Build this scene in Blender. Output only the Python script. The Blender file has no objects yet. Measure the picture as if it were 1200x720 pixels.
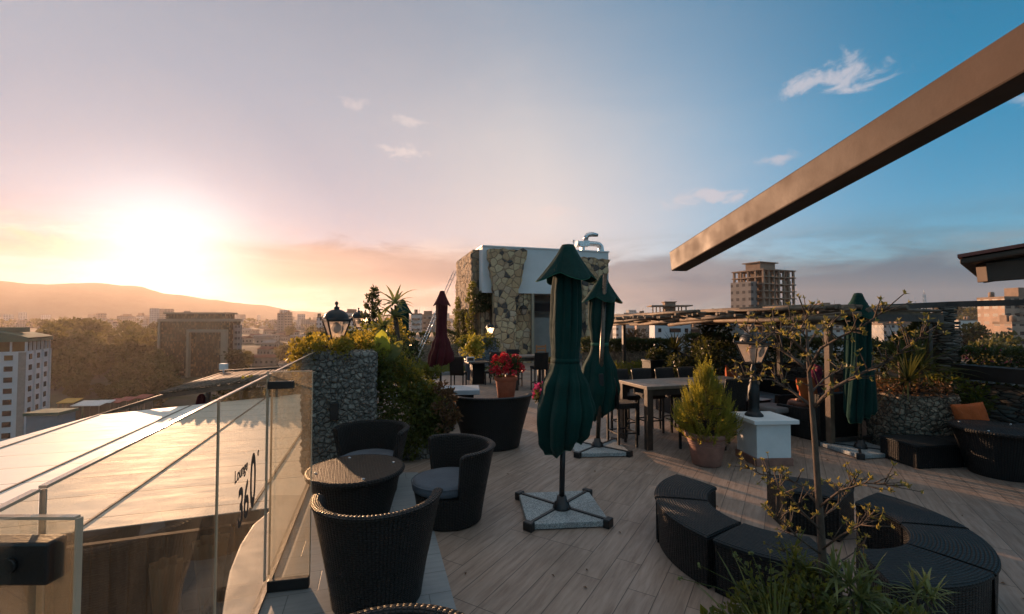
import bpy, bmesh, math, random
from mathutils import Vector, Matrix, Euler, noise as mnoise
R = math.radians
S = bpy.context.scene
COL = S.collection
CAMZ = 2.1
F = 533.33
PITCH = R(1.83)
CP, SP = math.cos(PITCH), math.sin(PITCH)

# ---------------------------------------------------------------- survey helpers
def ray(px, py):
    x = (px-600)/F; y = (360-py)/F
    return Vector((x, CP-y*SP, SP+y*CP))
def at(px, py, Y):
    d = ray(px, py); t = Y/d.y
    return Vector((d.x*t, Y, CAMZ+d.z*t))
def flo(px, py, z=0.0):
    d = ray(px, py); t = (z-CAMZ)/d.z
    return Vector((d.x*t, d.y*t, z))

# deck axes (the terrace is turned a little against the view)
TH = R(16.7)
U = Vector((math.cos(TH), math.sin(TH), 0)); V = Vector((-math.sin(TH), math.cos(TH), 0))

# ---------------------------------------------------------------- mesh builder
class MB:
    def __init__(s):
        s.v = []; s.f = []; s.uv = []; s.m = []; s.sm = []
    def add(s, verts, faces, uvs=None, mi=0, smooth=False):
        b = len(s.v)
        s.v.extend([tuple(p) for p in verts])
        for k, f in enumerate(faces):
            s.f.append(tuple(b+i for i in f)); s.uv.append(uvs[k] if uvs else None)
            s.m.append(mi); s.sm.append(smooth)
        return s
    def box(s, c, d, rz=0.0, mi=0, rx=0.0, ry=0.0):
        M = Euler((rx, ry, rz)).to_matrix()
        c = Vector(c); h = Vector(d)*0.5
        P = [c+M@Vector((x*h.x, y*h.y, z*h.z)) for z in (-1, 1) for y in (-1, 1) for x in (-1, 1)]
        return s.add(P, [(0,2,3,1),(4,5,7,6),(0,1,5,4),(2,6,7,3),(0,4,6,2),(1,3,7,5)], mi=mi)
    def span(s, a, b, w, h, up=(0,0,1), mi=0):
        """rectangular bar from a to b, w across and h along up"""
        a = Vector(a); b = Vector(b); d = (b-a).normalized(); up = Vector(up)
        r = d.cross(up)
        if r.length < 1e-4: r = d.cross(Vector((0,1,0)))
        r.normalize(); u = r.cross(d).normalized()
        P = [q+r*(x*w/2)+u*(z*h/2) for q in (a, b) for z in (-1, 1) for x in (-1, 1)]
        return s.add(P, [(0,2,3,1),(4,5,7,6),(0,1,5,4),(2,6,7,3),(0,4,6,2),(1,3,7,5)], mi=mi)
    def prism(s, poly, z0, z1, mi=0):
        n = len(poly)
        P = [(x, y, z0) for x, y in poly]+[(x, y, z1) for x, y in poly]
        fs = [tuple(range(n-1, -1, -1)), tuple(range(n, 2*n))]
        fs += [(i, (i+1) % n, n+(i+1) % n, n+i) for i in range(n)]
        return s.add(P, fs, mi=mi)
    def slab(s, pts, thick, mi=0):
        """polygon given by 3d points, thickened downwards"""
        n = len(pts)
        P = [Vector(p)-Vector((0,0,thick)) for p in pts]+[Vector(p) for p in pts]
        fs = [tuple(range(n-1, -1, -1)), tuple(range(n, 2*n))]
        fs += [(i, (i+1) % n, n+(i+1) % n, n+i) for i in range(n)]
        return s.add(P, fs, mi=mi)
    def tube(s, pts, r, n=8, cap=True, mi=0, smooth=True):
        pts = [Vector(p) for p in pts]
        rr = r if isinstance(r, (list, tuple)) else [r]*len(pts)
        P = []; prev = None; L = 0; vs = []
        for i, p in enumerate(pts):
            t = (pts[min(i+1, len(pts)-1)]-pts[max(i-1, 0)]).normalized()
            if prev is None:
                a = t.orthogonal().normalized()
            else:
                a = (prev-t*prev.dot(t)); a = a.normalized() if a.length > 1e-5 else t.orthogonal().normalized()
            prev = a; b = t.cross(a)
            if i: L += (p-pts[i-1]).length
            vs.append(L)
            for k in range(n):
                an = 2*math.pi*k/n
                P.append(p+(a*math.cos(an)+b*math.sin(an))*rr[i])
        fs = []; uvs = []
        for i in range(len(pts)-1):
            for k in range(n):
                k2 = (k+1) % n
                fs.append((i*n+k, i*n+k2, (i+1)*n+k2, (i+1)*n+k))
                c = 2*math.pi*max(rr[i], 1e-4)/n
                uvs.append([(k*c, vs[i]), ((k+1)*c, vs[i]), ((k+1)*c, vs[i+1]), (k*c, vs[i+1])])
        s.add(P, fs, uvs, mi, smooth)
        if cap:
            b = len(s.v)-len(P)
            s.f.append(tuple(b+k for k in range(n-1, -1, -1))); s.uv.append(None); s.m.append(mi); s.sm.append(False)
            q = b+(len(pts)-1)*n
            s.f.append(tuple(q+k for k in range(n))); s.uv.append(None); s.m.append(mi); s.sm.append(False)
        return s
    def lathe(s, prof, n=24, c=(0,0,0), a0=0, a1=2*math.pi, mi=0, smooth=True, rot=0.0):
        full = abs(a1-a0-2*math.pi) < 1e-6
        m = n if full else n+1
        P = []; L = [0]
        for i, (r, z) in enumerate(prof):
            if i: L.append(L[-1]+math.hypot(r-prof[i-1][0], z-prof[i-1][1]))
            for k in range(m):
                a = a0+(a1-a0)*k/n+rot
                P.append((c[0]+r*math.cos(a), c[1]+r*math.sin(a), c[2]+z))
        rm = max(p[0] for p in prof)
        fs = []; uvs = []
        for i in range(len(prof)-1):
            for k in range(n):
                k2 = (k+1) % m
                fs.append((i*m+k, i*m+k2, (i+1)*m+k2, (i+1)*m+k))
                u0 = (a1-a0)*k/n*rm; u1 = (a1-a0)*(k+1)/n*rm
                uvs.append([(u0, L[i]), (u1, L[i]), (u1, L[i+1]), (u0, L[i+1])])
        return s.add(P, fs, uvs, mi, smooth)
    def surf(s, fn, nu, nv, closed=False, mi=0, smooth=True, uvf=None):
        """fn(u,v)->point for u,v in 0..1"""
        m = nu if closed else nu+1
        P = [fn(i/nu, j/nv) for j in range(nv+1) for i in range(m)]
        fs = []; uvs = [] if uvf else None
        for j in range(nv):
            for i in range(nu):
                i2 = (i+1) % m
                fs.append((j*m+i, j*m+i2, (j+1)*m+i2, (j+1)*m+i))
                if uvf: uvs.append([uvf(i/nu, j/nv), uvf((i+1)/nu, j/nv), uvf((i+1)/nu, (j+1)/nv), uvf(i/nu, (j+1)/nv)])
        return s.add(P, fs, uvs, mi, smooth)
    def ball(s, c, r, nu=16, nv=10, mi=0, sq=(1,1,1)):
        c = Vector(c)
        def fn(u, v):
            a = 2*math.pi*u; b = math.pi*(v-0.5)
            return c+Vector((r*sq[0]*math.cos(a)*math.cos(b), r*sq[1]*math.sin(a)*math.cos(b), r*sq[2]*math.sin(b)))
        return s.surf(fn, nu, nv, True, mi)
    def leaf(s, p, d, n, L, W, fold=0.25, mi=0):
        sd = d.cross(n)
        if sd.length < 1e-4: sd = d.orthogonal()
        sd.normalize(); nn = sd.cross(d)
        q = p+d*(L*0.45)+nn*(W*fold)
        s.add([p, q+sd*(W/2), p+d*L, q-sd*(W/2)], [(0,1,2),(0,2,3)], None, mi, False)
    def strap(s, p, d, L, W, droop=0.5, seg=5, mi=0, fold=0.2, base=0.6):
        """long arching leaf"""
        d = d.normalized(); p = Vector(p); P = []
        sd = d.cross(Vector((0,0,1)))
        if sd.length < 1e-3: sd = Vector((1,0,0))
        sd.normalize(); q = p.copy(); dd = d.copy()
        for i in range(seg+1):
            t = i/seg
            w = W*(base+(1-base)*min(1, t*3))*(1-t**2.2)
            nn = sd.cross(dd)
            P += [q+sd*w/2+nn*w*fold, q, q-sd*w/2+nn*w*fold]
            dd = (dd+Vector((0,0,-droop/seg*(0.4+1.2*t)))).normalized()
            q = q+dd*(L/seg)
        fs = []
        for i in range(seg):
            a = i*3
            fs += [(a, a+1, a+4, a+3), (a+1, a+2, a+5, a+4)]
        s.add(P, fs, None, mi, True)
    def build(s, name, mat, parent=None, bev=0.0, loc=None, rz=None, segs=2, solid=0.0, sub=0):
        me = bpy.data.meshes.new(name)
        me.from_pydata(s.v, [], s.f)
        for i, m in enumerate(mat if isinstance(mat, (list, tuple)) else [mat]): me.materials.append(m)
        n = len(me.polygons)
        me.polygons.foreach_set('use_smooth', s.sm); me.polygons.foreach_set('material_index', s.m)
        ul = me.uv_layers.new(name='UVMap')
        flat = []
        for p, uv in zip(me.polygons, s.uv):
            if uv is None:
                no = p.normal; an = (abs(no.x), abs(no.y), abs(no.z))
                for vi in p.vertices:
                    c = s.v[vi]
                    if an[2] >= an[0] and an[2] >= an[1]: flat += [c[0], c[1]]
                    elif an[0] > an[1]: flat += [c[1], c[2]]
                    else: flat += [c[0], c[2]]
            else:
                for q in uv: flat += [q[0], q[1]]
        ul.data.foreach_set('uv', flat)
        me.update()
        o = bpy.data.objects.new(name, me); COL.objects.link(o)
        if parent: o.parent = parent
        if loc is not None: o.location = loc
        if rz is not None: o.rotation_euler.z = rz
        if bev > 0:
            b = o.modifiers.new('bevel', 'BEVEL'); b.width = bev; b.segments = segs; b.limit_method = 'ANGLE'; b.angle_limit = R(40)
        if solid:
            b = o.modifiers.new('solid', 'SOLIDIFY'); b.thickness = solid; b.offset = 0
        return o

def thing(name, label, cat, loc=(0,0,0), rz=0.0, group=None, rx=0.0, ry=0.0):
    o = bpy.data.objects.new(name, None); COL.objects.link(o)
    o.empty_display_size = 0.1
    o.location = loc; o.rotation_euler = (rx, ry, rz)
    o['label'] = label; o['category'] = cat
    if group: o['group'] = group
    return o
def tag(o, label, cat, group=None):
    o['label'] = label; o['category'] = cat
    if group: o['group'] = group
    return o
def struct(o): o['kind'] = 'structure'; return o
KIDS = {}
def dup(o, loc=None, rz=None, label=None, group=None, scale=None, parent=None):
    c = o.copy(); COL.objects.link(c)
    if parent is not None: c.parent = parent
    if loc is not None: c.location = loc
    if rz is not None: c.rotation_euler.z = rz
    if scale is not None: c.scale = (scale,)*3 if not isinstance(scale, (tuple, list)) else scale
    if label: c['label'] = label
    if group: c['group'] = group
    if o.name not in KIDS: KIDS[o.name] = list(o.children)
    for ch in KIDS[o.name]: dup(ch, parent=c)
    return c
def rnd_unit(rg):
    while True:
        v = Vector((rg.uniform(-1,1), rg.uniform(-1,1), rg.uniform(-1,1)))
        if 0.05 < v.length < 1: return v.normalized()

# ---------------------------------------------------------------- node helper
class NT:
    def __init__(s, tree): s.t = tree; s.n = tree.nodes; s.l = tree.links
    def new(s, typ, **kw):
        nd = s.n.new(typ)
        for k, v in kw.items(): setattr(nd, k, v)
        return nd
    def put(s, sock, v):
        if v is None: return
        if hasattr(v, 'is_output') or hasattr(v, 'links'): s.l.new(v, sock)
        else:
            if sock.type == 'RGBA' and not isinstance(v, (int, float)) and len(v) == 3: v = (*v, 1)
            if sock.type == 'RGBA' and isinstance(v, (int, float)): v = (v, v, v, 1)
            if sock.type == 'VECTOR' and isinstance(v, (int, float)): v = (v, v, v)
            sock.default_value = v
    def m(s, op, a, b=None, c=None, clamp=False):
        nd = s.new('ShaderNodeMath', operation=op); nd.use_clamp = clamp
        s.put(nd.inputs[0], a); s.put(nd.inputs[1], b); s.put(nd.inputs[2], c)
        return nd.outputs[0]
    def vm(s, op, a, b=None, sc=None):
        nd = s.new('ShaderNodeVectorMath', operation=op)
        s.put(nd.inputs[0], a); s.put(nd.inputs[1], b)
        if sc is not None: s.put(nd.inputs['Scale'], sc)
        return nd.outputs['Value'] if op in ('DOT_PRODUCT', 'LENGTH', 'DISTANCE') else nd.outputs[0]
    def mix(s, f, a, b, mode='MIX'):
        nd = s.new('ShaderNodeMix', data_type='RGBA', blend_type=mode)
        s.put(nd.inputs[0], f); s.put(nd.inputs[6], a); s.put(nd.inputs[7], b)
        return nd.outputs[2]
    def noise(s, vec, sc, det=3, rough=0.5, dist=0.0, dim='3D'):
        nd = s.new('ShaderNodeTexNoise', noise_dimensions=dim)
        s.put(nd.inputs['Vector'], vec); nd.inputs['Scale'].default_value = sc
        nd.inputs['Detail'].default_value = det; nd.inputs['Roughness'].default_value = rough
        nd.inputs['Distortion'].default_value = dist
        return nd.outputs[0]
    def vor(s, vec, sc, feat='F1', rand=1.0, out='Distance'):
        nd = s.new('ShaderNodeTexVoronoi', feature=feat)
        s.put(nd.inputs['Vector'], vec); nd.inputs['Scale'].default_value = sc
        nd.inputs['Randomness'].default_value = rand
        return nd.outputs[out]
    def ramp(s, f, stops, interp='LINEAR'):
        nd = s.new('ShaderNodeValToRGB'); nd.color_ramp.interpolation = interp
        s.put(nd.inputs[0], f); e = nd.color_ramp.elements
        while len(e) < len(stops): e.new(0.5)
        for el, (p, c) in zip(e, stops):
            el.position = p; el.color = (c, c, c, 1) if isinstance(c, (int, float)) else (*c, 1)
        return nd.outputs[0]
    def mr(s, x, a, b, c=0.0, d=1.0, smooth=False):
        nd = s.new('ShaderNodeMapRange'); nd.interpolation_type = 'SMOOTHSTEP' if smooth else 'LINEAR'
        s.put(nd.inputs[0], x)
        for i, q in enumerate((a, b, c, d)): s.put(nd.inputs[i+1], q)
        return nd.outputs[0]
    def obj(s): return s.new('ShaderNodeTexCoord').outputs['Object']
    def uv(s): return s.new('ShaderNodeTexCoord').outputs['UV']
    def pos(s): return s.new('ShaderNodeNewGeometry').outputs['Position']
    def island(s): return s.new('ShaderNodeNewGeometry').outputs['Random Per Island']
    def objrand(s): return s.new('ShaderNodeObjectInfo').outputs['Random']
    def sep(s, v):
        nd = s.new('ShaderNodeSeparateXYZ'); s.put(nd.inputs[0], v); return nd.outputs
    def comb(s, x, y, z):
        nd = s.new('ShaderNodeCombineXYZ')
        for i, q in enumerate((x, y, z)): s.put(nd.inputs[i], q)
        return nd.outputs[0]
    def bump(s, h, strength=0.5, dist=0.01):
        nd = s.new('ShaderNodeBump'); s.put(nd.inputs['Height'], h)
        nd.inputs['Strength'].default_value = strength; nd.inputs['Distance'].default_value = dist
        return nd.outputs[0]

def material(name):
    m = bpy.data.materials.new(name); m.use_nodes = True
    nt = NT(m.node_tree); b = m.node_tree.nodes['Principled BSDF']
    return m, nt, b
def pset(nt, b, **kw):
    names = {'base': 'Base Color', 'rough': 'Roughness', 'metal': 'Metallic', 'normal': 'Normal', 'spec': 'Specular IOR Level',
             'trans': 'Transmission Weight', 'coat': 'Coat Weight', 'sheen': 'Sheen Weight', 'emit': 'Emission Color', 'es': 'Emission Strength', 'ior': 'IOR'}
    for k, v in kw.items(): nt.put(b.inputs[names[k]], v)
def simple(name, col, rough=0.6, metal=0.0, var=0.25, scale=6.0, bump=0.0, bscale=60, spec=0.5):
    """paint / plaster / metal with a little unevenness"""
    m, nt, b = material(name)
    o = nt.obj()
    n1 = nt.noise(o, scale, 5, 0.6)
    lo = tuple(c*(1-var) for c in col); hi = tuple(min(1, c*(1+var)) for c in col)
    base = nt.mix(nt.mr(n1, 0.3, 0.7), lo, hi)
    pset(nt, b, base=base, rough=nt.mr(nt.noise(o, scale*3, 3), 0.3, 0.7, max(0.02, rough-0.08), min(1, rough+0.08)), metal=metal, spec=spec)
    if bump: pset(nt, b, normal=nt.bump(nt.noise(o, bscale, 4, 0.6), bump, 0.01))
    return m
# ================================================================ materials
def mat_wicker(name, col=(0.004,0.004,0.004), hi=(0.027,0.024,0.022), a=0.030, b=0.017):
    m, nt, bs = material(name)
    s = nt.sep(nt.uv())
    u = nt.m('DIVIDE', s[0], a); v = nt.m('DIVIDE', s[1], b)
    par = nt.m('MODULO', nt.m('ABSOLUTE', nt.m('ADD', nt.m('FLOOR', u), nt.m('FLOOR', v))), 2.0)
    su = nt.m('ABSOLUTE', nt.m('SINE', nt.m('MULTIPLY', u, math.pi)))
    sv = nt.m('ABSOLUTE', nt.m('SINE', nt.m('MULTIPLY', v, math.pi)))
    h1 = nt.m('MULTIPLY', nt.m('POWER', su, 0.6), nt.m('POWER', sv, 0.5))       # strand on top
    h2 = nt.m('MULTIPLY', nt.m('MULTIPLY', su, 0.55), nt.m('POWER', sv, 0.9))   # strand dipping under
    h = nt.m('ADD', nt.m('MULTIPLY', h1, par), nt.m('MULTIPLY', h2, nt.m('SUBTRACT', 1.0, par)))
    rn = nt.noise(nt.uv(), 25, 3)
    c = nt.mix(nt.m('MULTIPLY', h, nt.mr(rn, 0.3, 0.7, 0.35, 1.0)), col, hi)
    pset(nt, bs, base=c, rough=nt.mr(rn, 0.3, 0.7, 0.34, 0.5), normal=nt.bump(h, 1.0, 0.012), spec=0.28)
    return m

def mat_wicker_ring(name):
    """seat tops woven in concentric rings; uv = (arc, radius)"""
    m, nt, bs = material(name)
    s = nt.sep(nt.uv())
    v = nt.m('DIVIDE', s[1], 0.023); u = nt.m('DIVIDE', s[0], 0.034)
    sv = nt.m('ABSOLUTE', nt.m('SINE', nt.m('MULTIPLY', v, math.pi)))
    su = nt.m('ABSOLUTE', nt.m('SINE', nt.m('MULTIPLY', nt.m('ADD', u, nt.m('MULTIPLY', nt.m('FLOOR', v), 0.5)), math.pi)))
    h = nt.m('MULTIPLY', nt.m('POWER', sv, 0.6), nt.mr(nt.m('POWER', su, 0.4), 0, 1, 0.55, 1.0))
    rn = nt.noise(nt.uv(), 18, 3)
    c = nt.mix(nt.m('MULTIPLY', h, nt.mr(rn, 0.3, 0.7, 0.4, 1.0)), (0.003,0.004,0.0045), (0.022,0.027,0.03))
    pset(nt, bs, base=c, rough=nt.mr(rn, 0.3, 0.7, 0.34, 0.48), normal=nt.bump(h, 1.0, 0.012), spec=0.28)
    return m

def mat_planks(name, ang, w, l, cols, mort, rough=(0.32, 0.6), grain=1.0, gap=0.004):
    m, nt, bs = material(name)
    p = nt.sep(nt.pos())
    ca, sa = math.cos(ang), math.sin(ang)
    al = nt.m('ADD', nt.m('MULTIPLY', p[0], ca), nt.m('MULTIPLY', p[1], sa))      # along the plank
    ac = nt.m('SUBTRACT', nt.m('MULTIPLY', p[1], ca), nt.m('MULTIPLY', p[0], sa))
    r = nt.m('DIVIDE', ac, w); row = nt.m('FLOOR', r)
    off = nt.new('ShaderNodeTexWhiteNoise', noise_dimensions='1D'); nt.put(off.inputs['W'], row)
    q = nt.m('ADD', nt.m('DIVIDE', al, l), nt.m('MULTIPLY', nt.m('ROUND', nt.m('MULTIPLY', off.outputs[0], 3.0)), 0.3333)); cl = nt.m('FLOOR', q)
    wn = nt.new('ShaderNodeTexWhiteNoise', noise_dimensions='2D'); nt.put(wn.inputs['Vector'], nt.comb(row, cl, 0))
    rv = wn.outputs[0]
    def edge(x, wd):
        fr = nt.m('FRACT', x); d = nt.m('MINIMUM', fr, nt.m('SUBTRACT', 1.0, fr))
        return nt.mr(d, gap/wd*0.4, gap/wd, 0, 1)
    e = nt.m('MINIMUM', edge(r, w), edge(q, l))
    gv = nt.comb(nt.m('ADD', nt.m('MULTIPLY', al, 1.6), nt.m('MULTIPLY', rv, 37.0)), nt.m('MULTIPLY', ac, 16.0), nt.m('MULTIPLY', rv, 11.0))
    g = nt.noise(gv, 1.6, 6, 0.62, 0.6)
    g2 = nt.noise(nt.comb(nt.m('ADD', nt.m('MULTIPLY', al, 0.6), nt.m('MULTIPLY', rv, 90.0)), nt.m('MULTIPLY', ac, 5.0), rv), 2.2, 4, 0.6, 1.2)
    base = nt.mix(rv, cols[0], cols[1])
    base = nt.mix(nt.mr(g, 0.35, 0.68, 0, grain*0.75), base, cols[2])
    base = nt.mix(nt.mr(g2, 0.42, 0.7, 0, grain*0.6), base, cols[3])
    dirt = nt.noise(nt.pos(), 0.7, 5, 0.65)
    base = nt.mix(nt.mr(dirt, 0.48, 0.72, 0, 0.6), base, tuple(c*0.5 for c in cols[1]))
    base = nt.mix(e, mort, base)
    ro = nt.m('ADD', nt.mr(g, 0.3, 0.7, rough[0], rough[1]), nt.mr(dirt, 0.4, 0.7, -0.06, 0.12))
    hh = nt.m('ADD', nt.m('MULTIPLY', e, 0.8), nt.m('MULTIPLY', g, 0.25))
    pset(nt, bs, base=base, rough=ro, normal=nt.bump(hh, 0.35, 0.004), spec=0.4)
    return m

def mat_leaf(name, dark, mid, light, trans=0.45, tcol=None, rough=0.45, byobj=0.0):
    m, nt, bs = material(name)
    r = nt.island()
    pn = nt.noise(nt.pos(), 2.2, 3)
    f = nt.m('ADD', nt.m('MULTIPLY', r, 0.65), nt.mr(pn, 0.3, 0.7, -0.1, 0.45))
    f = nt.m('ADD', f, nt.m('MULTIPLY', nt.m('SUBTRACT', nt.objrand(), 0.5), byobj), clamp=True)
    c = nt.ramp(f, [(0, dark), (0.5, mid), (1, light)])
    pset(nt, bs, base=c, rough=rough, spec=0.35)
    tr = nt.new('ShaderNodeBsdfTranslucent')
    nt.put(tr.inputs[0], nt.mix(0.6, c, tcol or tuple(min(1, x*2.2) for x in light)))
    mx = nt.new('ShaderNodeMixShader'); mx.inputs[0].default_value = trans
    nt.l.new(bs.outputs[0], mx.inputs[1]); nt.l.new(tr.outputs[0], mx.inputs[2])
    nt.l.new(mx.outputs[0], nt.n['Material Output'].inputs[0])
    return m

def mat_cloth(name, col, trans=0.15, weave=900, rough=0.85):
    m, nt, bs = material(name)
    o = nt.obj()
    n = nt.noise(o, 3.0, 5, 0.6)
    c = nt.mix(nt.mr(n, 0.3, 0.72), tuple(x*0.78 for x in col), tuple(min(1, x*1.18) for x in col))
    b = nt.m('ADD', nt.m('MULTIPLY', nt.noise(o, weave, 1), 0.15), nt.m('ADD', nt.m('MULTIPLY', nt.noise(o, 14, 4, 0.6), 0.7), nt.m('MULTIPLY', nt.noise(nt.vm('MULTIPLY', o, (1,1,0.22)), 26, 4, 0.6, 0.8), 0.9)))
    pset(nt, bs, base=c, rough=rough, normal=nt.bump(b, 0.55, 0.022), spec=0.2, sheen=0.04)
    if trans:
        tr = nt.new('ShaderNodeBsdfTranslucent'); nt.put(tr.inputs[0], tuple(min(1, x*2.0) for x in col))
        mx = nt.new('ShaderNodeMixShader'); mx.inputs[0].default_value = trans
        nt.l.new(bs.outputs[0], mx.inputs[1]); nt.l.new(tr.outputs[0], mx.inputs[2])
        nt.l.new(mx.outputs[0], nt.n['Material Output'].inputs[0])
    return m

def mat_mosaic(name, sc=2.6, darkfrac=0.13, cols=None, mortar=(0.16,0.13,0.10), bump=0.8, use='obj'):
    m, nt, bs = material(name)
    o = nt.obj() if use == 'obj' else nt.pos()
    wob = nt.new('ShaderNodeTexNoise'); nt.put(wob.inputs['Vector'], o); wob.inputs['Scale'].default_value = 5.0
    o2 = nt.vm('ADD', o, nt.vm('SCALE', nt.vm('SUBTRACT', wob.outputs[1], (0.5,0.5,0.5)), None, 0.06))
    ed = nt.vor(o2, sc, 'DISTANCE_TO_EDGE'); cc = nt.vor(o2, sc, 'F1', out='Color')
    r = nt.sep(cc)
    cols = cols or [(0.36,0.26,0.13), (0.46,0.37,0.22), (0.30,0.20,0.11), (0.42,0.36,0.27)]
    base = nt.ramp(r[0], [(i/(len(cols)-1), c) for i, c in enumerate(cols)])
    base = nt.mix(nt.m('LESS_THAN', r[1], darkfrac), base, (0.055,0.058,0.062))
    base = nt.mix(nt.mr(nt.noise(o, 14, 5, 0.65), 0.35, 0.7, 0, 0.45), base, (0.17,0.13,0.085))
    e = nt.mr(ed, 0.012, 0.05, 0, 1)
    base = nt.mix(e, mortar, base)
    h = nt.m('ADD', nt.mr(ed, 0.0, 0.09, 0, 1), nt.m('MULTIPLY', nt.noise(o, 22, 5, 0.6), 0.5))
    pset(nt, bs, base=base, rough=0.82, normal=nt.bump(h, 0.9, 0.05), spec=0.25)
    return m

def mat_rubble(name, cols, sc=9.0, mortar=(0.05,0.045,0.04), stretch=(1,1,1), bump=0.9):
    """small uneven stones; the wall meshes carry real relief as well"""
    m, nt, bs = material(name)
    o = nt.vm('MULTIPLY', nt.obj(), stretch)
    cc = nt.sep(nt.vor(o, sc, 'F1', out='Color')); ed = nt.vor(o, sc, 'DISTANCE_TO_EDGE')
    base = nt.ramp(cc[0], [(i/(len(cols)-1), c) for i, c in enumerate(cols)])
    base = nt.mix(nt.mr(nt.noise(nt.obj(), 30, 5, 0.7), 0.35, 0.7, 0, 0.5), base, cols[0])
    e = nt.mr(ed, 0.01, 0.09, 0, 1)
    base = nt.mix(e, mortar, base)
    h = nt.m('ADD', nt.mr(ed, 0, 0.2, 0, 1), nt.m('MULTIPLY', nt.noise(nt.obj(), 40, 5, 0.65), 0.4))
    pset(nt, bs, base=base, rough=0.8, normal=nt.bump(h, bump, 0.03), spec=0.3)
    return m

def mat_glass(name, tint=(0.93,0.95,0.93), dust=0.05, dcol=(0.8,0.72,0.62), gloss=1.0):
    m, nt, bs = material(name)
    tr = nt.new('ShaderNodeBsdfTransparent'); nt.put(tr.inputs[0], tint)
    gl = nt.new('ShaderNodeBsdfGlossy'); nt.put(gl.inputs[0], (1,1,1)); gl.inputs['Roughness'].default_value = 0.02
    lw = nt.new('ShaderNodeFresnel'); lw.inputs[0].default_value = 1.45
    mx = nt.new('ShaderNodeMixShader'); nt.put(mx.inputs[0], nt.m('MULTIPLY', lw.outputs[0], gloss, clamp=True))
    nt.l.new(tr.outputs[0], mx.inputs[1]); nt.l.new(gl.outputs[0], mx.inputs[2])
    df = nt.new('ShaderNodeBsdfDiffuse'); nt.put(df.inputs[0], dcol)
    tl = nt.new('ShaderNodeBsdfTranslucent'); nt.put(tl.inputs[0], dcol)
    ad = nt.new('ShaderNodeMixShader'); ad.inputs[0].default_value = 0.6
    nt.l.new(df.outputs[0], ad.inputs[1]); nt.l.new(tl.outputs[0], ad.inputs[2])
    ob = nt.obj()
    n = nt.noise(ob, 3.0, 6, 0.7, 0.5)
    st = nt.noise(nt.vm('MULTIPLY', ob, (3.0, 3.0, 0.5)), 6.0, 4, 0.6)
    dm = nt.m('MULTIPLY', nt.mr(n, 0.3, 0.75, 0.4, 1.5), nt.mr(st, 0.35, 0.7, 0.6, 1.5))
    m2 = nt.new('ShaderNodeMixShader'); nt.put(m2.inputs[0], nt.m('MULTIPLY', dm, dust, clamp=True))
    nt.l.new(mx.outputs[0], m2.inputs[1]); nt.l.new(ad.outputs[0], m2.inputs[2])
    nt.l.new(m2.outputs[0], nt.n['Material Output'].inputs[0])
    return m

def mat_frost(name, col, es=0.0, ecol=(1,0.6,0.3)):
    m, nt, bs = material(name)
    tl = nt.new('ShaderNodeBsdfTranslucent'); nt.put(tl.inputs[0], col)
    pset(nt, bs, base=col, rough=0.25)
    if es: pset(nt, bs, emit=ecol, es=es)
    mx = nt.new('ShaderNodeMixShader'); mx.inputs[0].default_value = 0.65
    nt.l.new(bs.outputs[0], mx.inputs[1]); nt.l.new(tl.outputs[0], mx.inputs[2])
    tp = nt.new('ShaderNodeBsdfTransparent'); nt.put(tp.inputs[0], (0.96,0.90,0.84))
    m2 = nt.new('ShaderNodeMixShader'); m2.inputs[0].default_value = 0.62
    nt.l.new(mx.outputs[0], m2.inputs[1]); nt.l.new(tp.outputs[0], m2.inputs[2])
    nt.l.new(m2.outputs[0], nt.n['Material Output'].inputs[0])
    return m

def mat_awning(name):
    m, nt, bs = material(name)
    o = nt.sep(nt.obj())     # object frame: x along U, y along V
    def seam(x, p, wd):
        fr = nt.m('FRACT', nt.m('DIVIDE', x, p)); d = nt.m('MULTIPLY', nt.m('MINIMUM', fr, nt.m('SUBTRACT', 1.0, fr)), p)
        return nt.mr(d, wd*0.45, wd, 0, 1)
    e1 = seam(nt.m('ADD', o[0], 4.22+2.27*10), 2.27, 0.03); e2 = seam(nt.m('ADD', o[1], 50.3), 1.16, 0.02)
    e = nt.m('MINIMUM', e1, e2)
    pid = nt.new('ShaderNodeTexWhiteNoise', noise_dimensions='2D')
    nt.put(pid.inputs['Vector'], nt.comb(nt.m('FLOOR', nt.m('DIVIDE', nt.m('ADD', o[0], 26.92), 2.27)), nt.m('FLOOR', nt.m('DIVIDE', nt.m('ADD', o[1], 50.3), 1.16)), 0))
    n = nt.noise(nt.vm('MULTIPLY', nt.obj(), (0.8,3,1)), 1.4, 6, 0.65)
    c = nt.mix(nt.mr(n, 0.3, 0.72), (0.80,0.70,0.58), (0.88,0.80,0.70))
    c = nt.mix(nt.m('MULTIPLY', pid.outputs[0], 0.25), c, (0.74,0.62,0.50))
    c = nt.mix(e, (0.16,0.12,0.09), c)
    pset(nt, bs, base=c, rough=nt.mr(n, 0.3, 0.7, 0.58, 0.75), spec=0.4, normal=nt.bump(nt.m('ADD', e, nt.m('MULTIPLY', n, 0.35)), 0.12, 0.02))
    return m

def mat_bark(name, c0, c1, sc=8.0):
    m, nt, bs = material(name)
    o = nt.vm('MULTIPLY', nt.obj(), (1,1,0.25))
    n = nt.noise(o, sc*4, 5, 0.65, 0.8)
    pset(nt, bs, base=nt.mix(nt.mr(n, 0.35, 0.65), c0, c1), rough=0.85, normal=nt.bump(n, 0.6, 0.01))
    return m

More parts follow.
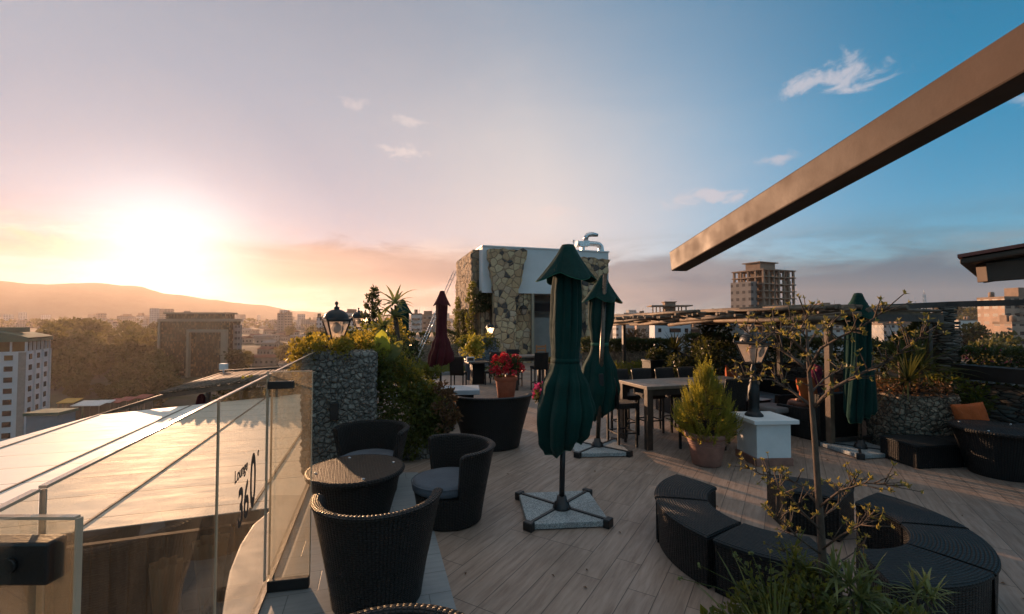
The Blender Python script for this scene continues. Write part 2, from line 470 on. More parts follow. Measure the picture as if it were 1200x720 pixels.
def mat_granite(name):
    m, nt, bs = material(name)
    o = nt.obj()
    v = nt.sep(nt.vor(o, 160, 'F1', out='Color'))
    c = nt.ramp(v[0], [(0, (0.10,0.12,0.125)), (0.45, (0.26,0.29,0.30)), (0.8, (0.42,0.45,0.45)), (1, (0.55,0.57,0.56))])
    c = nt.mix(nt.mr(nt.noise(o, 4, 5, 0.7), 0.42, 0.7, 0, 0.5), c, (0.17,0.155,0.14))
    pset(nt, bs, base=c, rough=0.62, spec=0.4, normal=nt.bump(v[1], 0.15, 0.003))
    return m

def mat_facade_far(name, wall, win, sx, sz, fx=0.5, fz=0.45):
    """far buildings of a few pixels: storeys and openings as a wall pattern"""
    m, nt, bs = material(name)
    s = nt.sep(nt.uv())
    rx = nt.m('DIVIDE', s[0], sx); rz = nt.m('DIVIDE', s[1], sz)
    ix = nt.m('LESS_THAN', nt.m('ABSOLUTE', nt.m('SUBTRACT', nt.m('FRACT', rx), 0.5)), fx/2)
    iz = nt.m('LESS_THAN', nt.m('ABSOLUTE', nt.m('SUBTRACT', nt.m('FRACT', rz), 0.5)), fz/2)
    up = nt.m('LESS_THAN', nt.m('ABSOLUTE', nt.sep(nt.new('ShaderNodeNewGeometry').outputs['Normal'])[2]), 0.5)
    k = nt.m('MULTIPLY', nt.m('MULTIPLY', ix, iz), up)
    w = nt.mix(nt.mr(nt.noise(nt.obj(), 0.35, 5, 0.65), 0.35, 0.7), wall, tuple(x*0.7 for x in wall))
    pset(nt, bs, base=nt.mix(k, w, win), rough=nt.mr(k, 0, 1, 0.85, 0.25))
    return m

def mat_objvar(name, cols, rough=0.85, sc=0.3, stripes=0.0):
    """colour picked per object (roofs and walls of the many town houses)"""
    m, nt, bs = material(name)
    c = nt.ramp(nt.objrand(), [(i/(len(cols)-1), q) for i, q in enumerate(cols)], 'CONSTANT' if len(cols) > 3 else 'LINEAR')
    n = nt.noise(nt.obj(), sc, 5, 0.7)
    c = nt.mix(nt.mr(n, 0.4, 0.7, 0, 0.5), c, (0.16,0.10,0.07))
    pset(nt, bs, base=c, rough=rough, spec=0.2)
    return m

def mat_ground(name):
    m, nt, bs = material(name)
    p = nt.pos()
    a = nt.noise(p, 0.012, 6, 0.65); b = nt.noise(p, 0.09, 5, 0.7)
    c = nt.mix(nt.mr(a, 0.42, 0.58), (0.045,0.055,0.025), (0.13,0.10,0.075))
    c = nt.mix(nt.mr(b, 0.45, 0.62, 0, 0.8), c, (0.10,0.085,0.07))
    pset(nt, bs, base=c, rough=0.95, spec=0.1)
    return m

M = {}
M['wicker'] = mat_wicker('black_wicker')
M['wicker_top'] = mat_wicker_ring('black_wicker_rings')
M['wicker_tan'] = mat_wicker('brown_wicker', (0.03,0.02,0.014), (0.13,0.085,0.055))
PL = math.pi/2 - R(31)
M['deck'] = mat_planks('wood_look_tiles', PL, 0.22, 1.2, [(0.285,0.207,0.160), (0.345,0.256,0.203), (0.17,0.118,0.090), (0.40,0.305,0.245)], (0.06,0.046,0.038), rough=(0.40,0.62))
M['edge_tile'] = mat_planks('pale_edge_tiles', TH, 0.30, 0.62, [(0.24,0.26,0.27), (0.28,0.30,0.31), (0.20,0.215,0.22), (0.31,0.33,0.335)], (0.10,0.11,0.115), grain=0.5)
M['green'] = mat_cloth('green_canvas', (0.002,0.036,0.029), 0.12)
M['green_piping'] = mat_cloth('green_piping', (0.03,0.14,0.09), 0.1)
M['maroon'] = mat_cloth('maroon_canvas', (0.075,0.010,0.014), 0.15)
M['cush_blue'] = mat_cloth('blue_grey_cushion', (0.11,0.125,0.15), 0)
M['cush_grey'] = mat_cloth('grey_cushion', (0.24,0.235,0.23), 0)
M['orange'] = mat_cloth('orange_cushion', (0.42,0.095,0.025), 0)
M['granite'] = mat_granite('granite_slab')
M['black'] = simple('black_metal', (0.012,0.012,0.013), 0.4, 0.0, 0.3, 8, 0.15, 120)
M['iron'] = simple('black_iron', (0.016,0.017,0.018), 0.45, 0.3, 0.3, 10, 0.25, 90)
M['pole'] = simple('bronze_pole', (0.10,0.075,0.055), 0.32, 0.75, 0.25, 10)
M['dark_wood'] = simple('dark_wood', (0.045,0.032,0.025), 0.5, 0, 0.4, 5, 0.3, 40)
M['post_wood'] = simple('post_wood', (0.12,0.078,0.05), 0.55, 0, 0.4, 5, 0.3, 40)
M['beam'] = simple('brown_steel_beam', (0.07,0.042,0.028), 0.6, 0.0, 0.22, 2.2, 0.05, 60, 0.3)
M['eave_red'] = simple('red_eave', (0.17,0.045,0.03), 0.6, 0, 0.3, 3, 0.2, 50)
M['bamboo'] = simple('bamboo', (0.13,0.088,0.056), 0.7, 0, 0.6, 3, 0.4, 30)
M['thatch'] = simple('reed_matting', (0.12,0.085,0.055), 0.9, 0, 0.5, 4, 0.7, 25)
M['white'] = simple('white_render', (0.60,0.62,0.63), 0.7, 0, 0.07, 1.2, 0.15, 30)
M['white_paint'] = simple('white_paint', (0.70,0.72,0.72), 0.5, 0, 0.07, 4, 0.08, 40)
M['grey_wall'] = simple('grey_render', (0.21,0.205,0.19), 0.8, 0, 0.15, 1.5, 0.2, 30)
M['concrete'] = simple('raw_concrete', (0.235,0.165,0.12), 0.9, 0, 0.2, 0.3, 0.0)
M['steel'] = simple('galvanised_duct', (0.55,0.56,0.57), 0.28, 0.9, 0.15, 5)
M['terracotta'] = simple('terracotta', (0.36,0.115,0.06), 0.75, 0, 0.2, 7, 0.25, 60)
M['terracotta_old'] = simple('weathered_terracotta', (0.27,0.135,0.10), 0.8, 0, 0.25, 6, 0.3, 60)
M['soil'] = simple('soil', (0.04,0.03,0.022), 0.95, 0, 0.4, 12, 0.8, 40)
M['blue_pot'] = simple('dark_blue_pot', (0.02,0.04,0.06), 0.35, 0, 0.3, 6)
M['orange_wood'] = simple('orange_wood', (0.34,0.13,0.045), 0.5, 0, 0.3, 6, 0.2, 40)
M['table_grey'] = simple('grey_table_top', (0.36,0.38,0.41), 0.45, 0, 0.1, 5)
M['table_wood'] = simple('weathered_table_top', (0.16,0.12,0.09), 0.5, 0, 0.3, 5, 0.25, 40)
M['mosaic'] = mat_mosaic('yellow_stone_mosaic', 3.3, 0.15, [(0.52,0.345,0.185), (0.62,0.47,0.29), (0.46,0.29,0.16), (0.58,0.46,0.34)], (0.27,0.19,0.125))
M['mosaic_wall'] = mat_mosaic('brown_stone_mosaic', 2.6, 0.06, [(0.30,0.20,0.12),(0.38,0.27,0.17),(0.26,0.17,0.10),(0.33,0.25,0.18)])
M['pebble'] = mat_rubble('grey_pebble_stone', [(0.15,0.138,0.122),(0.23,0.212,0.188),(0.31,0.288,0.25),(0.19,0.178,0.16),(0.40,0.365,0.31)], 14.0, (0.10,0.09,0.08))
M['pebble_brown'] = mat_rubble('brown_pebble_stone', [(0.17,0.125,0.088),(0.31,0.235,0.165),(0.40,0.31,0.225),(0.22,0.165,0.118)], 13.0, (0.09,0.068,0.05))
M['pebble_fine'] = mat_rubble('blue_grey_shingle', [(0.06,0.08,0.095),(0.18,0.215,0.24),(0.28,0.31,0.33),(0.11,0.14,0.16)], 11.0)
M['dry_wall'] = mat_rubble('stacked_slate', [(0.09,0.075,0.06),(0.20,0.17,0.14),(0.29,0.26,0.22),(0.13,0.11,0.095)], 4.2, (0.03,0.026,0.022), (1,1,4.5))
M['glass'] = mat_glass('railing_glass', (0.95,0.94,0.90), 0.028, (0.85,0.70,0.52), 0.28)
M['glass_door'] = mat_glass('door_glass', (0.93,0.92,0.87), 0.08, (0.85,0.70,0.52), 0.4)
M['glass_edge'] = simple('glass_edge', (0.62,0.44,0.30), 0.2, 0, 0.1, 4)
M['frost'] = mat_frost('lantern_glass', (0.72,0.66,0.60))
M['frost_lit'] = mat_frost('lit_lantern_glass', (0.8,0.75,0.68), 1.6, (1,0.72,0.45))
m_, nt_, b_ = material('lit_bulb'); pset(nt_, b_, base=(1,0.8,0.5), emit=(1,0.62,0.28), es=14.0); M['bulb'] = m_
m_, nt_, b_ = material('bulb_glass'); pset(nt_, b_, base=(0.85,0.62,0.5), rough=0.2); M['bulb_off'] = m_
M['awning'] = mat_awning('white_metal_panels')
M['mesh_screen'] = simple('dark_mesh_screen', (0.018,0.014,0.011), 0.8, 0, 0.5, 2.5, 0.6, 90)
M['curtain'] = mat_cloth('brown_curtain', (0.16,0.105,0.06), 0.2)
M['ledge'] = simple('pale_ledge', (0.48,0.42,0.36), 0.6, 0, 0.12, 2)
M['skin'] = simple('skin', (0.36,0.18,0.12), 0.5, 0, 0.06, 10)
M['scarf'] = mat_cloth('plum_scarf', (0.22,0.03,0.07), 0)
M['blouse'] = mat_cloth('dark_blouse', (0.05,0.03,0.045), 0)
m_, nt_, b_ = material('blue_glass'); pset(nt_, b_, base=(0.05,0.16,0.42), rough=0.08, trans=0.4, ior=1.45); M['blue_glass'] = m_
m_, nt_, b_ = material('clear_glass'); pset(nt_, b_, base=(0.75,0.78,0.8), rough=0.06, trans=0.5, ior=1.3); M['clear_glass'] = m_
M['paper'] = simple('paper', (0.6,0.58,0.55), 0.7, 0, 0.05, 4)
M['lettering'] = simple('lettering_film', (0.085,0.06,0.05), 0.5, 0, 0.1, 8)
M['ivy'] = mat_leaf('ivy_leaves', (0.022,0.038,0.012), (0.05,0.072,0.018), (0.12,0.13,0.03), 0.4, (0.42,0.38,0.04))
M['gold_leaf'] = mat_leaf('golden_leaves', (0.07,0.08,0.012), (0.17,0.15,0.02), (0.32,0.25,0.035), 0.5, (0.6,0.42,0.05))
M['hedge'] = mat_leaf('hedge_leaves', (0.012,0.022,0.010), (0.028,0.042,0.016), (0.06,0.07,0.022), 0.3, (0.2,0.2,0.04))
M['conifer'] = mat_leaf('conifer_sprays', (0.045,0.065,0.014), (0.12,0.135,0.022), (0.27,0.25,0.04), 0.5, (0.6,0.5,0.06))
M['tree_leaf'] = mat_leaf('young_tree_leaves', (0.05,0.06,0.018), (0.12,0.115,0.03), (0.25,0.20,0.05), 0.45, (0.55,0.42,0.09))
M['agave'] = mat_leaf('sword_leaves', (0.02,0.035,0.016), (0.05,0.065,0.025), (0.11,0.115,0.04), 0.3, (0.3,0.28,0.06))
M['spider'] = mat_leaf('striped_leaves', (0.05,0.075,0.025), (0.11,0.14,0.05), (0.26,0.28,0.11), 0.35, (0.4,0.4,0.1))
M['banana'] = mat_leaf('broad_leaf', (0.12,0.16,0.02), (0.18,0.21,0.03), (0.26,0.27,0.04), 0.55, (0.55,0.55,0.05))
M['red_leaf'] = mat_leaf('russet_leaves', (0.045,0.03,0.014), (0.10,0.05,0.024), (0.20,0.11,0.05), 0.3, (0.4,0.2,0.08))
M['red_flower'] = mat_leaf('red_petals', (0.30,0.008,0.012), (0.48,0.015,0.03), (0.62,0.04,0.07), 0.3, (0.8,0.05,0.06))
M['pink_flower'] = mat_leaf('pink_petals', (0.34,0.02,0.10), (0.52,0.04,0.17), (0.66,0.14,0.30), 0.3, (0.8,0.1,0.3))
M['far_leaf'] = mat_leaf('far_tree_leaves', (0.010,0.015,0.006), (0.026,0.034,0.012), (0.065,0.07,0.022), 0.38, (0.3,0.24,0.05), 0.5, 0.9)
M['bark'] = mat_bark('bark', (0.04,0.027,0.02), (0.11,0.075,0.052))
M['pale_bark'] = mat_bark('pale_bark', (0.22,0.20,0.17), (0.38,0.35,0.31))
M['lawn'] = simple('lawn_soil', (0.05,0.06,0.02), 0.95, 0, 0.4, 5, 0.5, 60)
M['grass'] = mat_leaf('grass_blades', (0.05,0.07,0.012), (0.09,0.11,0.02), (0.16,0.16,0.03), 0.35, (0.35,0.33,0.05))
M['kerb'] = simple('grey_kerb', (0.22,0.22,0.22), 0.75, 0, 0.15, 3, 0.2, 40)
M['ground'] = mat_ground('city_ground')
M['hill'] = simple('hill_slopes', (0.045,0.05,0.03), 0.95, 0, 0.35, 0.02, 0.0)
M['slab'] = simple('terrace_slab', (0.13,0.115,0.10), 0.85, 0, 0.2, 1.0, 0.2, 20)
M['town_roof'] = mat_objvar('town_roofs', [(0.16,0.055,0.035),(0.20,0.09,0.06),(0.13,0.10,0.085),(0.24,0.22,0.20),(0.10,0.05,0.04),(0.18,0.13,0.10)])
M['town_wall'] = mat_facade_far('town_walls', (0.36,0.30,0.25), (0.04,0.035,0.03), 2.6, 3.0, 0.4, 0.4)
M['apt_white'] = mat_facade_far('far_white_flats', (0.50,0.48,0.46), (0.06,0.055,0.055), 3.0, 3.0, 0.5, 0.42)
M['apt_pink'] = mat_facade_far('far_buff_flats', (0.44,0.30,0.22), (0.07,0.05,0.045), 3.2, 3.0, 0.6, 0.4)
M['apt_grey'] = mat_facade_far('far_grey_flats', (0.22,0.20,0.19), (0.05,0.045,0.045), 3.0, 3.0, 0.5, 0.42)
M['apt_render'] = simple('white_tower_render', (0.48,0.50,0.52), 0.8, 0, 0.1, 0.15)
M['pane'] = simple('dark_window_pane', (0.02,0.02,0.022), 0.6, 0, 0.3, 0.5, 0, 60, 0.05)
M['pane_gold'] = simple('bronze_window_pane', (0.16,0.10,0.045), 0.15, 0.6, 0.5, 0.5)
M['green_roof'] = simple('green_metal_roof', (0.05,0.11,0.085), 0.9, 0, 0.2, 0.2, 0, 60, 0.1)
M['teal_shed'] = simple('teal_shed_wall', (0.08,0.17,0.21), 0.7, 0, 0.15, 0.3)
M['stone_trim'] = simple('stone_trim', (0.28,0.23,0.165), 0.7, 0, 0.1, 0.2)
M['market_red'] = simple('red_awning', (0.30,0.06,0.04), 0.7, 0, 0.2, 0.3)
M['market_yellow'] = simple('yellow_awning', (0.42,0.24,0.03), 0.7, 0, 0.2, 0.3)
M['white_roof'] = simple('white_sheet_roof', (0.6,0.58,0.55), 0.6, 0, 0.1, 0.3)
def mat_curtain_wall(name):
    m, nt, b = material(name)
    s = nt.sep(nt.uv())
    cu = nt.m('FLOOR', nt.m('DIVIDE', s[0], 0.75)); cv = nt.m('FLOOR', nt.m('DIVIDE', s[1], 1.15))
    wn = nt.new('ShaderNodeTexWhiteNoise', noise_dimensions='2D'); nt.put(wn.inputs['Vector'], nt.comb(cu, cv, 0))
    def ed(x, p, w):
        fr = nt.m('FRACT', nt.m('DIVIDE', x, p)); return nt.m('LESS_THAN', nt.m('MINIMUM', fr, nt.m('SUBTRACT', 1.0, fr)), w)
    fr = nt.m('MAXIMUM', ed(s[0], 1.5, 0.10), ed(s[1], 3.45, 0.05))
    c = nt.mix(wn.outputs[0], (0.12,0.075,0.04), (0.32,0.19,0.09))
    c = nt.mix(nt.mr(nt.noise(nt.obj(), 0.12, 4, 0.7), 0.45, 0.6, 0, 0.8), c, (0.08,0.055,0.035))
    c = nt.mix(fr, c, (0.10,0.075,0.05))
    pset(nt, b, base=c, rough=nt.mr(wn.outputs[0], 0, 1, 0.08, 0.4), metal=0.45)
    tilt = nt.vm('SCALE', nt.vm('SUBTRACT', wn.outputs[1], (0.5,0.5,0.5)), None, 0.10)
    nn = nt.vm('NORMALIZE', nt.vm('ADD', nt.new('ShaderNodeNewGeometry').outputs['Normal'], tilt))
    pset(nt, b, normal=nn)
    return m
M['curtain_wall'] = mat_curtain_wall('bronze_curtain_wall')
# ================================================================ camera, light, sky
cam = bpy.data.cameras.new('camera'); camo = bpy.data.objects.new('camera', cam); COL.objects.link(camo)
cam.sensor_width = 36; cam.lens = 16.0; cam.clip_start = 0.05; cam.clip_end = 12000
camo.location = (0, 0, CAMZ); camo.rotation_euler = (math.pi/2+PITCH, 0, 0)
S.camera = camo
S.view_settings.view_transform = 'Standard'; S.view_settings.look = 'None'; S.view_settings.gamma = 1
S.view_settings.exposure = 1.02
try: S.view_settings.use_curve_mapping = False
except Exception: pass
S.cycles.use_denoising = True
S.cycles.max_bounces = 6; S.cycles.diffuse_bounces = 3; S.cycles.glossy_bounces = 3
S.cycles.transparent_max_bounces = 16; S.cycles.transmission_bounces = 4; S.cycles.volume_bounces = 0
S.cycles.sample_clamp_indirect = 6.0
S.cycles.caustics_reflective = False; S.cycles.caustics_refractive = False
SUN_AZ = R(-37.4); SUN_EL = R(7.4)
sv = Vector((math.sin(SUN_AZ)*math.cos(SUN_EL), math.cos(SUN_AZ)*math.cos(SUN_EL), math.sin(SUN_EL)))
sl = bpy.data.lights.new('sun', 'SUN'); so = bpy.data.objects.new('sun', sl); COL.objects.link(so)
sl.energy = 5.0; sl.angle = R(0.6); sl.color = (1.0, 0.58, 0.33)
so.rotation_euler = (-sv).to_track_quat('-Z', 'Y').to_euler()

W = bpy.data.worlds.new('World'); S.world = W; W.use_nodes = True
nt = NT(W.node_tree)
bg = nt.n['Background']
sky = nt.new('ShaderNodeTexSky'); sky.sky_type = 'NISHITA'; sky.sun_disc = False
sky.sun_elevation = SUN_EL; sky.sun_rotation = SUN_AZ
sky.altitude = 2300; sky.air_density = 1.0; sky.dust_density = 1.6; sky.ozone_density = 2.2
D = nt.new('ShaderNodeTexCoord').outputs['Generated']
D = nt.vm('NORMALIZE', D)
dx = nt.sep(D)
cosg = nt.vm('DOT_PRODUCT', D, tuple(sv))
ang = nt.m('ARCCOSINE', nt.m('MINIMUM', cosg, 1.0))
el = nt.m('ARCSINE', dx[2])
# clear air away from the sun
tint = nt.mix(nt.mr(ang, 0.45, 1.1, 0, 1, True), (1.0,1.25,1.25), nt.mix(nt.mr(el, 0.05, 0.36, 0, 1), (0.85,1.62,1.75), (-0.15,2.15,2.25)))
col = nt.mix(1.0, sky.outputs[0], tint, 'MULTIPLY')
# thin veil of high cloud lit by the low sun, thinning overhead and away from it
veil = nt.m('MULTIPLY', nt.mr(ang, 0.62, 1.42, 1.0, 0.0, True), nt.mr(el, 0.27, 0.68, 1.0, 0.42, True))
az_n = nt.noise(nt.vm('MULTIPLY', D, (1.2,1.2,4.0)), 1.8, 6, 0.6, 0.5)
veil = nt.m('MULTIPLY', veil, nt.mr(az_n, 0.3, 0.7, 0.88, 1.06))
col = nt.mix(nt.m('MULTIPLY', veil, 0.97, clamp=True), col, nt.mix(nt.mr(ang, 0.30, 0.72, 0, 1), nt.mix(nt.mr(el, 0.2, 0.62, 0, 1), (2.8,3.8,5.2), (2.9,3.7,4.4)), nt.mix(nt.mr(el, 0.2, 0.62, 0, 1), (7.3,6.8,6.75), (6.0,5.8,5.7))))
# veil added to the unseen sky behind and overhead, to light the deck
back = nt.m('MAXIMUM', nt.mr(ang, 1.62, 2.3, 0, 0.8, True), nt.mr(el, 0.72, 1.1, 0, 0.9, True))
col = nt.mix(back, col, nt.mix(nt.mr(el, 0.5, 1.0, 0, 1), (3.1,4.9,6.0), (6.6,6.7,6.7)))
# cloud bank low over the horizon
elw = nt.m('ADD', el, nt.m('MULTIPLY', nt.m('SUBTRACT', nt.noise(nt.vm('MULTIPLY', D, (1,1,2)), 3.0, 3), 0.5), 0.05))
azs = nt.vm('MULTIPLY', D, (1.0,1.0,5.5))
cb = nt.noise(azs, 3.4, 8, 0.62, 0.35)
band = nt.m('MULTIPLY', nt.mr(elw, 0.0, 0.035, 0.55, 1, True), nt.mr(elw, 0.10, 0.21, 1, 0, True))
dens = nt.m('MULTIPLY', nt.m('MAXIMUM', nt.mr(cb, 0.38, 0.60, 0, 1, True), nt.mr(elw, 0.02, 0.12, 0.85, 0.0, True)), band)
lit = nt.noise(nt.vm('ADD', azs, (sv.x*0.02, sv.y*0.02, 0.16)), 3.4, 8, 0.62, 0.35)
edge = nt.mr(nt.m('SUBTRACT', cb, lit), -0.02, 0.10, 0, 1, True)
near = nt.mr(ang, 0.15, 1.25, 1, 0, True)
shade = nt.mix(near, (0.5,1.9,2.7), (5.2,3.3,2.6))
bright = nt.mix(near, (2.0,2.9,3.5), (9.5,7.2,5.6))
ccol = nt.mix(nt.m('MULTIPLY', edge, 0.75), shade, bright)
col = nt.mix(nt.m('MULTIPLY', dens, 0.82), col, ccol)
# broad soft cloud banks over the hills
def bank(px, py, rx, ry, seed, amt, c):
    global col
    d = ray(px, py).normalized(); r = Vector((d.y, -d.x, 0)).normalized(); u = r.cross(d)
    a = nt.m('DIVIDE', nt.vm('DOT_PRODUCT', D, tuple(r)), rx/F); b = nt.m('DIVIDE', nt.vm('DOT_PRODUCT', D, tuple(u)), ry/F)
    fr = nt.m('GREATER_THAN', nt.vm('DOT_PRODUCT', D, tuple(d)), 0.4)
    rr = nt.m('SQRT', nt.m('ADD', nt.m('MULTIPLY', a, a), nt.m('MULTIPLY', b, b)))
    n = nt.noise(nt.vm('ADD', nt.vm('MULTIPLY', D, (1,1,4.0)), (seed, seed*0.7, 0)), 5.0, 8, 0.62, 0.5)
    k = nt.m('MULTIPLY', nt.mr(nt.m('SUBTRACT', nt.mr(n, 0.25, 0.75, 0.35, 1.25), rr), -0.15, 0.42, 0, 1, True), fr)
    col = nt.mix(nt.m('MULTIPLY', k, amt), col, c)
bank(430, 326, 260, 46, 3.3, 0.92, (1.0,1.25,1.7))
bank(50, 292, 90, 14, 8.1, 0.6, (3.4,2.5,2.2))
bank(330, 300, 120, 20, 18.1, 0.45, (3.4,2.8,2.7))
bank(500, 306, 130, 16, 28.1, 0.5, (3.2,2.7,2.8))
bank(740, 332, 190, 42, 5.2, 0.85, (1.3,2.0,2.7))
bank(1060, 345, 330, 48, 6.6, 0.95, (0.0,1.15,2.1))
# small fair-weather clouds where the photograph has them
def puff(px, py, rx, ry, seed, amt, c):
    global col
    d = ray(px, py).normalized(); r = Vector((d.y, -d.x, 0)).normalized(); u = r.cross(d)
    a = nt.m('DIVIDE', nt.vm('DOT_PRODUCT', D, tuple(r)), rx/F); b = nt.m('DIVIDE', nt.vm('DOT_PRODUCT', D, tuple(u)), ry/F)
    fr = nt.m('GREATER_THAN', nt.vm('DOT_PRODUCT', D, tuple(d)), 0.5)
    rr = nt.m('SQRT', nt.m('ADD', nt.m('MULTIPLY', a, a), nt.m('MULTIPLY', b, b)))
    n = nt.noise(nt.vm('ADD', nt.vm('MULTIPLY', D, (1,1,1.8)), (seed, seed*0.7, 0)), 17.0, 7, 0.62, 0.5)
    k = nt.m('MULTIPLY', nt.mr(nt.m('SUBTRACT', nt.mr(n, 0.25, 0.75, 0, 1.0), nt.m('MULTIPLY', rr, 0.55)), 0.08, 0.5, 0, 1, True), fr)
    col = nt.mix(nt.m('MULTIPLY', k, amt), col, c)
puff(973, 92, 46, 21, 1.3, 0.6, (7.4,6.6,6.8))
puff(470, 178, 34, 15, 4.1, 0.45, (8.8,7.6,7.2))
puff(822, 228, 56, 15, 7.7, 0.5, (7.8,6.4,6.4))
puff(912, 186, 22, 9, 2.9, 0.5, (7.4,6.2,6.3))
puff(415, 122, 26, 12, 9.9, 0.3, (8.8,7.6,7.2))
puff(478, 141, 20, 9, 12.4, 0.35, (8.8,7.6,7.2))
puff(60, 290, 70, 17, 15.2, 0.8, (6.6,4.4,3.0))
puff(1190, 108, 45, 12, 19.2, 0.5, (6.6,6.2,6.6))
puff(640, 250, 30, 12, 23.2, 0.3, (8.0,6.6,6.4))
# the aureole of the sun itself
sg = Vector((math.sin(SUN_AZ)*math.cos(R(5.6)), math.cos(SUN_AZ)*math.cos(R(5.6)), math.sin(R(5.6))))
ang2 = nt.m('ARCCOSINE', nt.m('MINIMUM', nt.vm('DOT_PRODUCT', D, tuple(sg)), 1.0))
gl = nt.m('ADD', nt.m('MULTIPLY', nt.m('EXPONENT', nt.m('MULTIPLY', nt.m('MULTIPLY', ang2, ang2), -80.0)), 8.0),
          nt.m('MULTIPLY', nt.m('EXPONENT', nt.m('MULTIPLY', ang2, -6.0)), 0.15))
col = nt.mix(1.0, col, nt.vm('SCALE', (0.92,0.92,0.92), None, gl), 'ADD')
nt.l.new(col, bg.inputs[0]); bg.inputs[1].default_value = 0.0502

# the air: pale haze filling the valley
hz, ntz, b_ = material('haze_air')
ntz.n.remove(b_)
pv = ntz.new('ShaderNodeVolumePrincipled')
pv.inputs['Color'].default_value = (1.0, 0.86, 0.78, 1); pv.inputs['Density'].default_value = 0.000125
pv.inputs['Anisotropy'].default_value = 0.50
ntz.l.new(pv.outputs[0], ntz.n['Material Output'].inputs['Volume'])
mb = MB(); mb.box((0, 300, 128), (8800, 7800, 326))
ho = mb.build('haze', hz); ho['kind'] = 'stuff'

# ================================================================ ground and hills
GZ = -32.0
def sst(a, b, x):
    t = min(1.0, max(0.0, (x-a)/(b-a))); return t*t*(3-2*t)
def gz(x, y):
    r = math.hypot(x, y); az = math.degrees(math.atan2(x, y))
    left = -31+15*sst(215, 380, r)*sst(-20, -30, az)+8*sst(380, 900, r)
    mid = -31+19*sst(150, 420, r)+6*sst(420, 1000, r)
    right = -30+19*sst(70, 190, r)+5*sst(190, 500, r)
    k = sst(-33, -22, az); k2 = sst(-5, 14, az)
    z = (left*(1-k)+mid*k)*(1-k2)+right*k2
    if abs(az) > 75: z = z+(-30-z)*sst(75, 100, abs(az))
    return z+(-7-z)*sst(800, 1150, r)
mb = MB()
RR = [0.5, 20, 40, 60, 75, 90, 105, 120, 140, 160, 180, 200, 230, 260, 300, 340, 380, 430, 500, 600, 750, 900, 1050, 1250, 1600, 2300, 3200, 3700]
mb.surf(lambda u, v: (lambda a, r: (r*math.sin(a), r*math.cos(a), gz(r*math.sin(a), r*math.cos(a))+0.5*mnoise.noise(Vector((r*math.sin(a)/25, r*math.cos(a)/25, 0)))))(2*math.pi*u, RR[int(round(v*(len(RR)-1)))]), 180, len(RR)-1, True)
struct(mb.build('ground', M['ground']))
prof = [(-900,44),(-400,46),(0,47),(100,47),(150,43),(200,34),(250,26),(300,20),(350,12),(420,8),(600,7),(800,9),(900,11),(1000,10),(1060,13),(1100,17),(1150,20),(1200,23),(1500,26),(2200,20)]
def hill_px(px):
    for (a, ha), (b, hb) in zip(prof, prof[1:]):
        if a <= px <= b:
            t = (px-a)/(b-a); t = t*t*(3-2*t); return ha+(hb-ha)*t
    return 10
mb = MB()
NA, NR = 260, 14
def hillf(u, v):
    az = R(-66+132*u); px = 600+math.tan(az)*F
    r = 2200+1040*v if v < 0.75 else 2980+600*(v-0.75)/0.25
    crest = 2900
    H = hill_px(px)/F*math.cos(az)*crest*1.0 + CAMZ+8
    k = (r-2200)/(crest-2200)
    s = k*k*(3-2*k) if k < 1 else max(0.0, 1-(k-1)*0.5)
    n = mnoise.fractal(Vector((math.sin(az)*r/320, math.cos(az)*r/320, 3.1)), 1.0, 2.0, 5)
    z = -8+H*s*(1+0.10*n*min(1, k*1.5)) + (3.0*mnoise.noise(Vector((px/9.0, 0, 5)))*s)
    return (r*math.sin(az), r*math.cos(az), z)
mb.surf(hillf, NA, NR, False)
struct(mb.build('hills', M['hill']))

# ================================================================ town trees
def crown_mesh(rg, h, r, n, ls, lobes, mat, parent, name='crown', base=0.16):
    mb = MB()
    L = []
    for i in range(lobes):
        a = rg.uniform(0, 6.28); q = rg.uniform(0.15, 0.75)*r
        z = h*(base+(1-base)*rg.uniform(0.15, 0.85))
        L.append((Vector((q*math.cos(a), q*math.sin(a), z)), r*rg.uniform(0.35, 0.62)))
    for i in range(n):
        c, rr = rg.choice(L); d = rnd_unit(rg)
        p = c+Vector((d.x, d.y, d.z*0.8))*rr*rg.uniform(0.6, 1.05)
        dd = (d+rnd_unit(rg)*0.9+Vector((0,0,0.15))).normalized()
        mb.leaf(p, dd, rnd_unit(rg), ls*rg.uniform(0.6, 1.3), ls*rg.uniform(0.5, 0.9), 0.2)
    return mb.build(name, mat, parent)
def trunk_mesh(rg, h, r, mat, parent):
    mb = MB()
    mb.tube([(0,0,-0.3),(rg.uniform(-.1,.1)*h*0.3,0.0,h*0.3),(rg.uniform(-.06,.06)*h,rg.uniform(-.05,.05)*h,h*0.62)], [r, r*0.75, r*0.35], 7)
    for i in range(4):
        a = rg.uniform(0, 6.28); z = h*rg.uniform(0.3, 0.5)
        mb.tube([(0,0,z),(math.cos(a)*h*0.12, math.sin(a)*h*0.12, z+h*0.13),(math.cos(a)*h*0.24, math.sin(a)*h*0.24, z+h*0.22)], [r*0.5, r*0.32, r*0.12], 5)
    return mb.build('trunk', mat, parent)
rg = random.Random(5)
TREES = []
for k, (h, r, lob, n) in enumerate([(13, 5.2, 11, 900), (16, 5.0, 14, 1000), (10, 4.6, 9, 750)]):
    t = thing('leafy_tree', 'tree', 'tree', (0,0,0))
    crown_mesh(rg, h, r, n, 1.45, lob, M['far_leaf'], t); trunk_mesh(rg, h, 0.32, M['bark'], t)
    TREES.append([t, False])
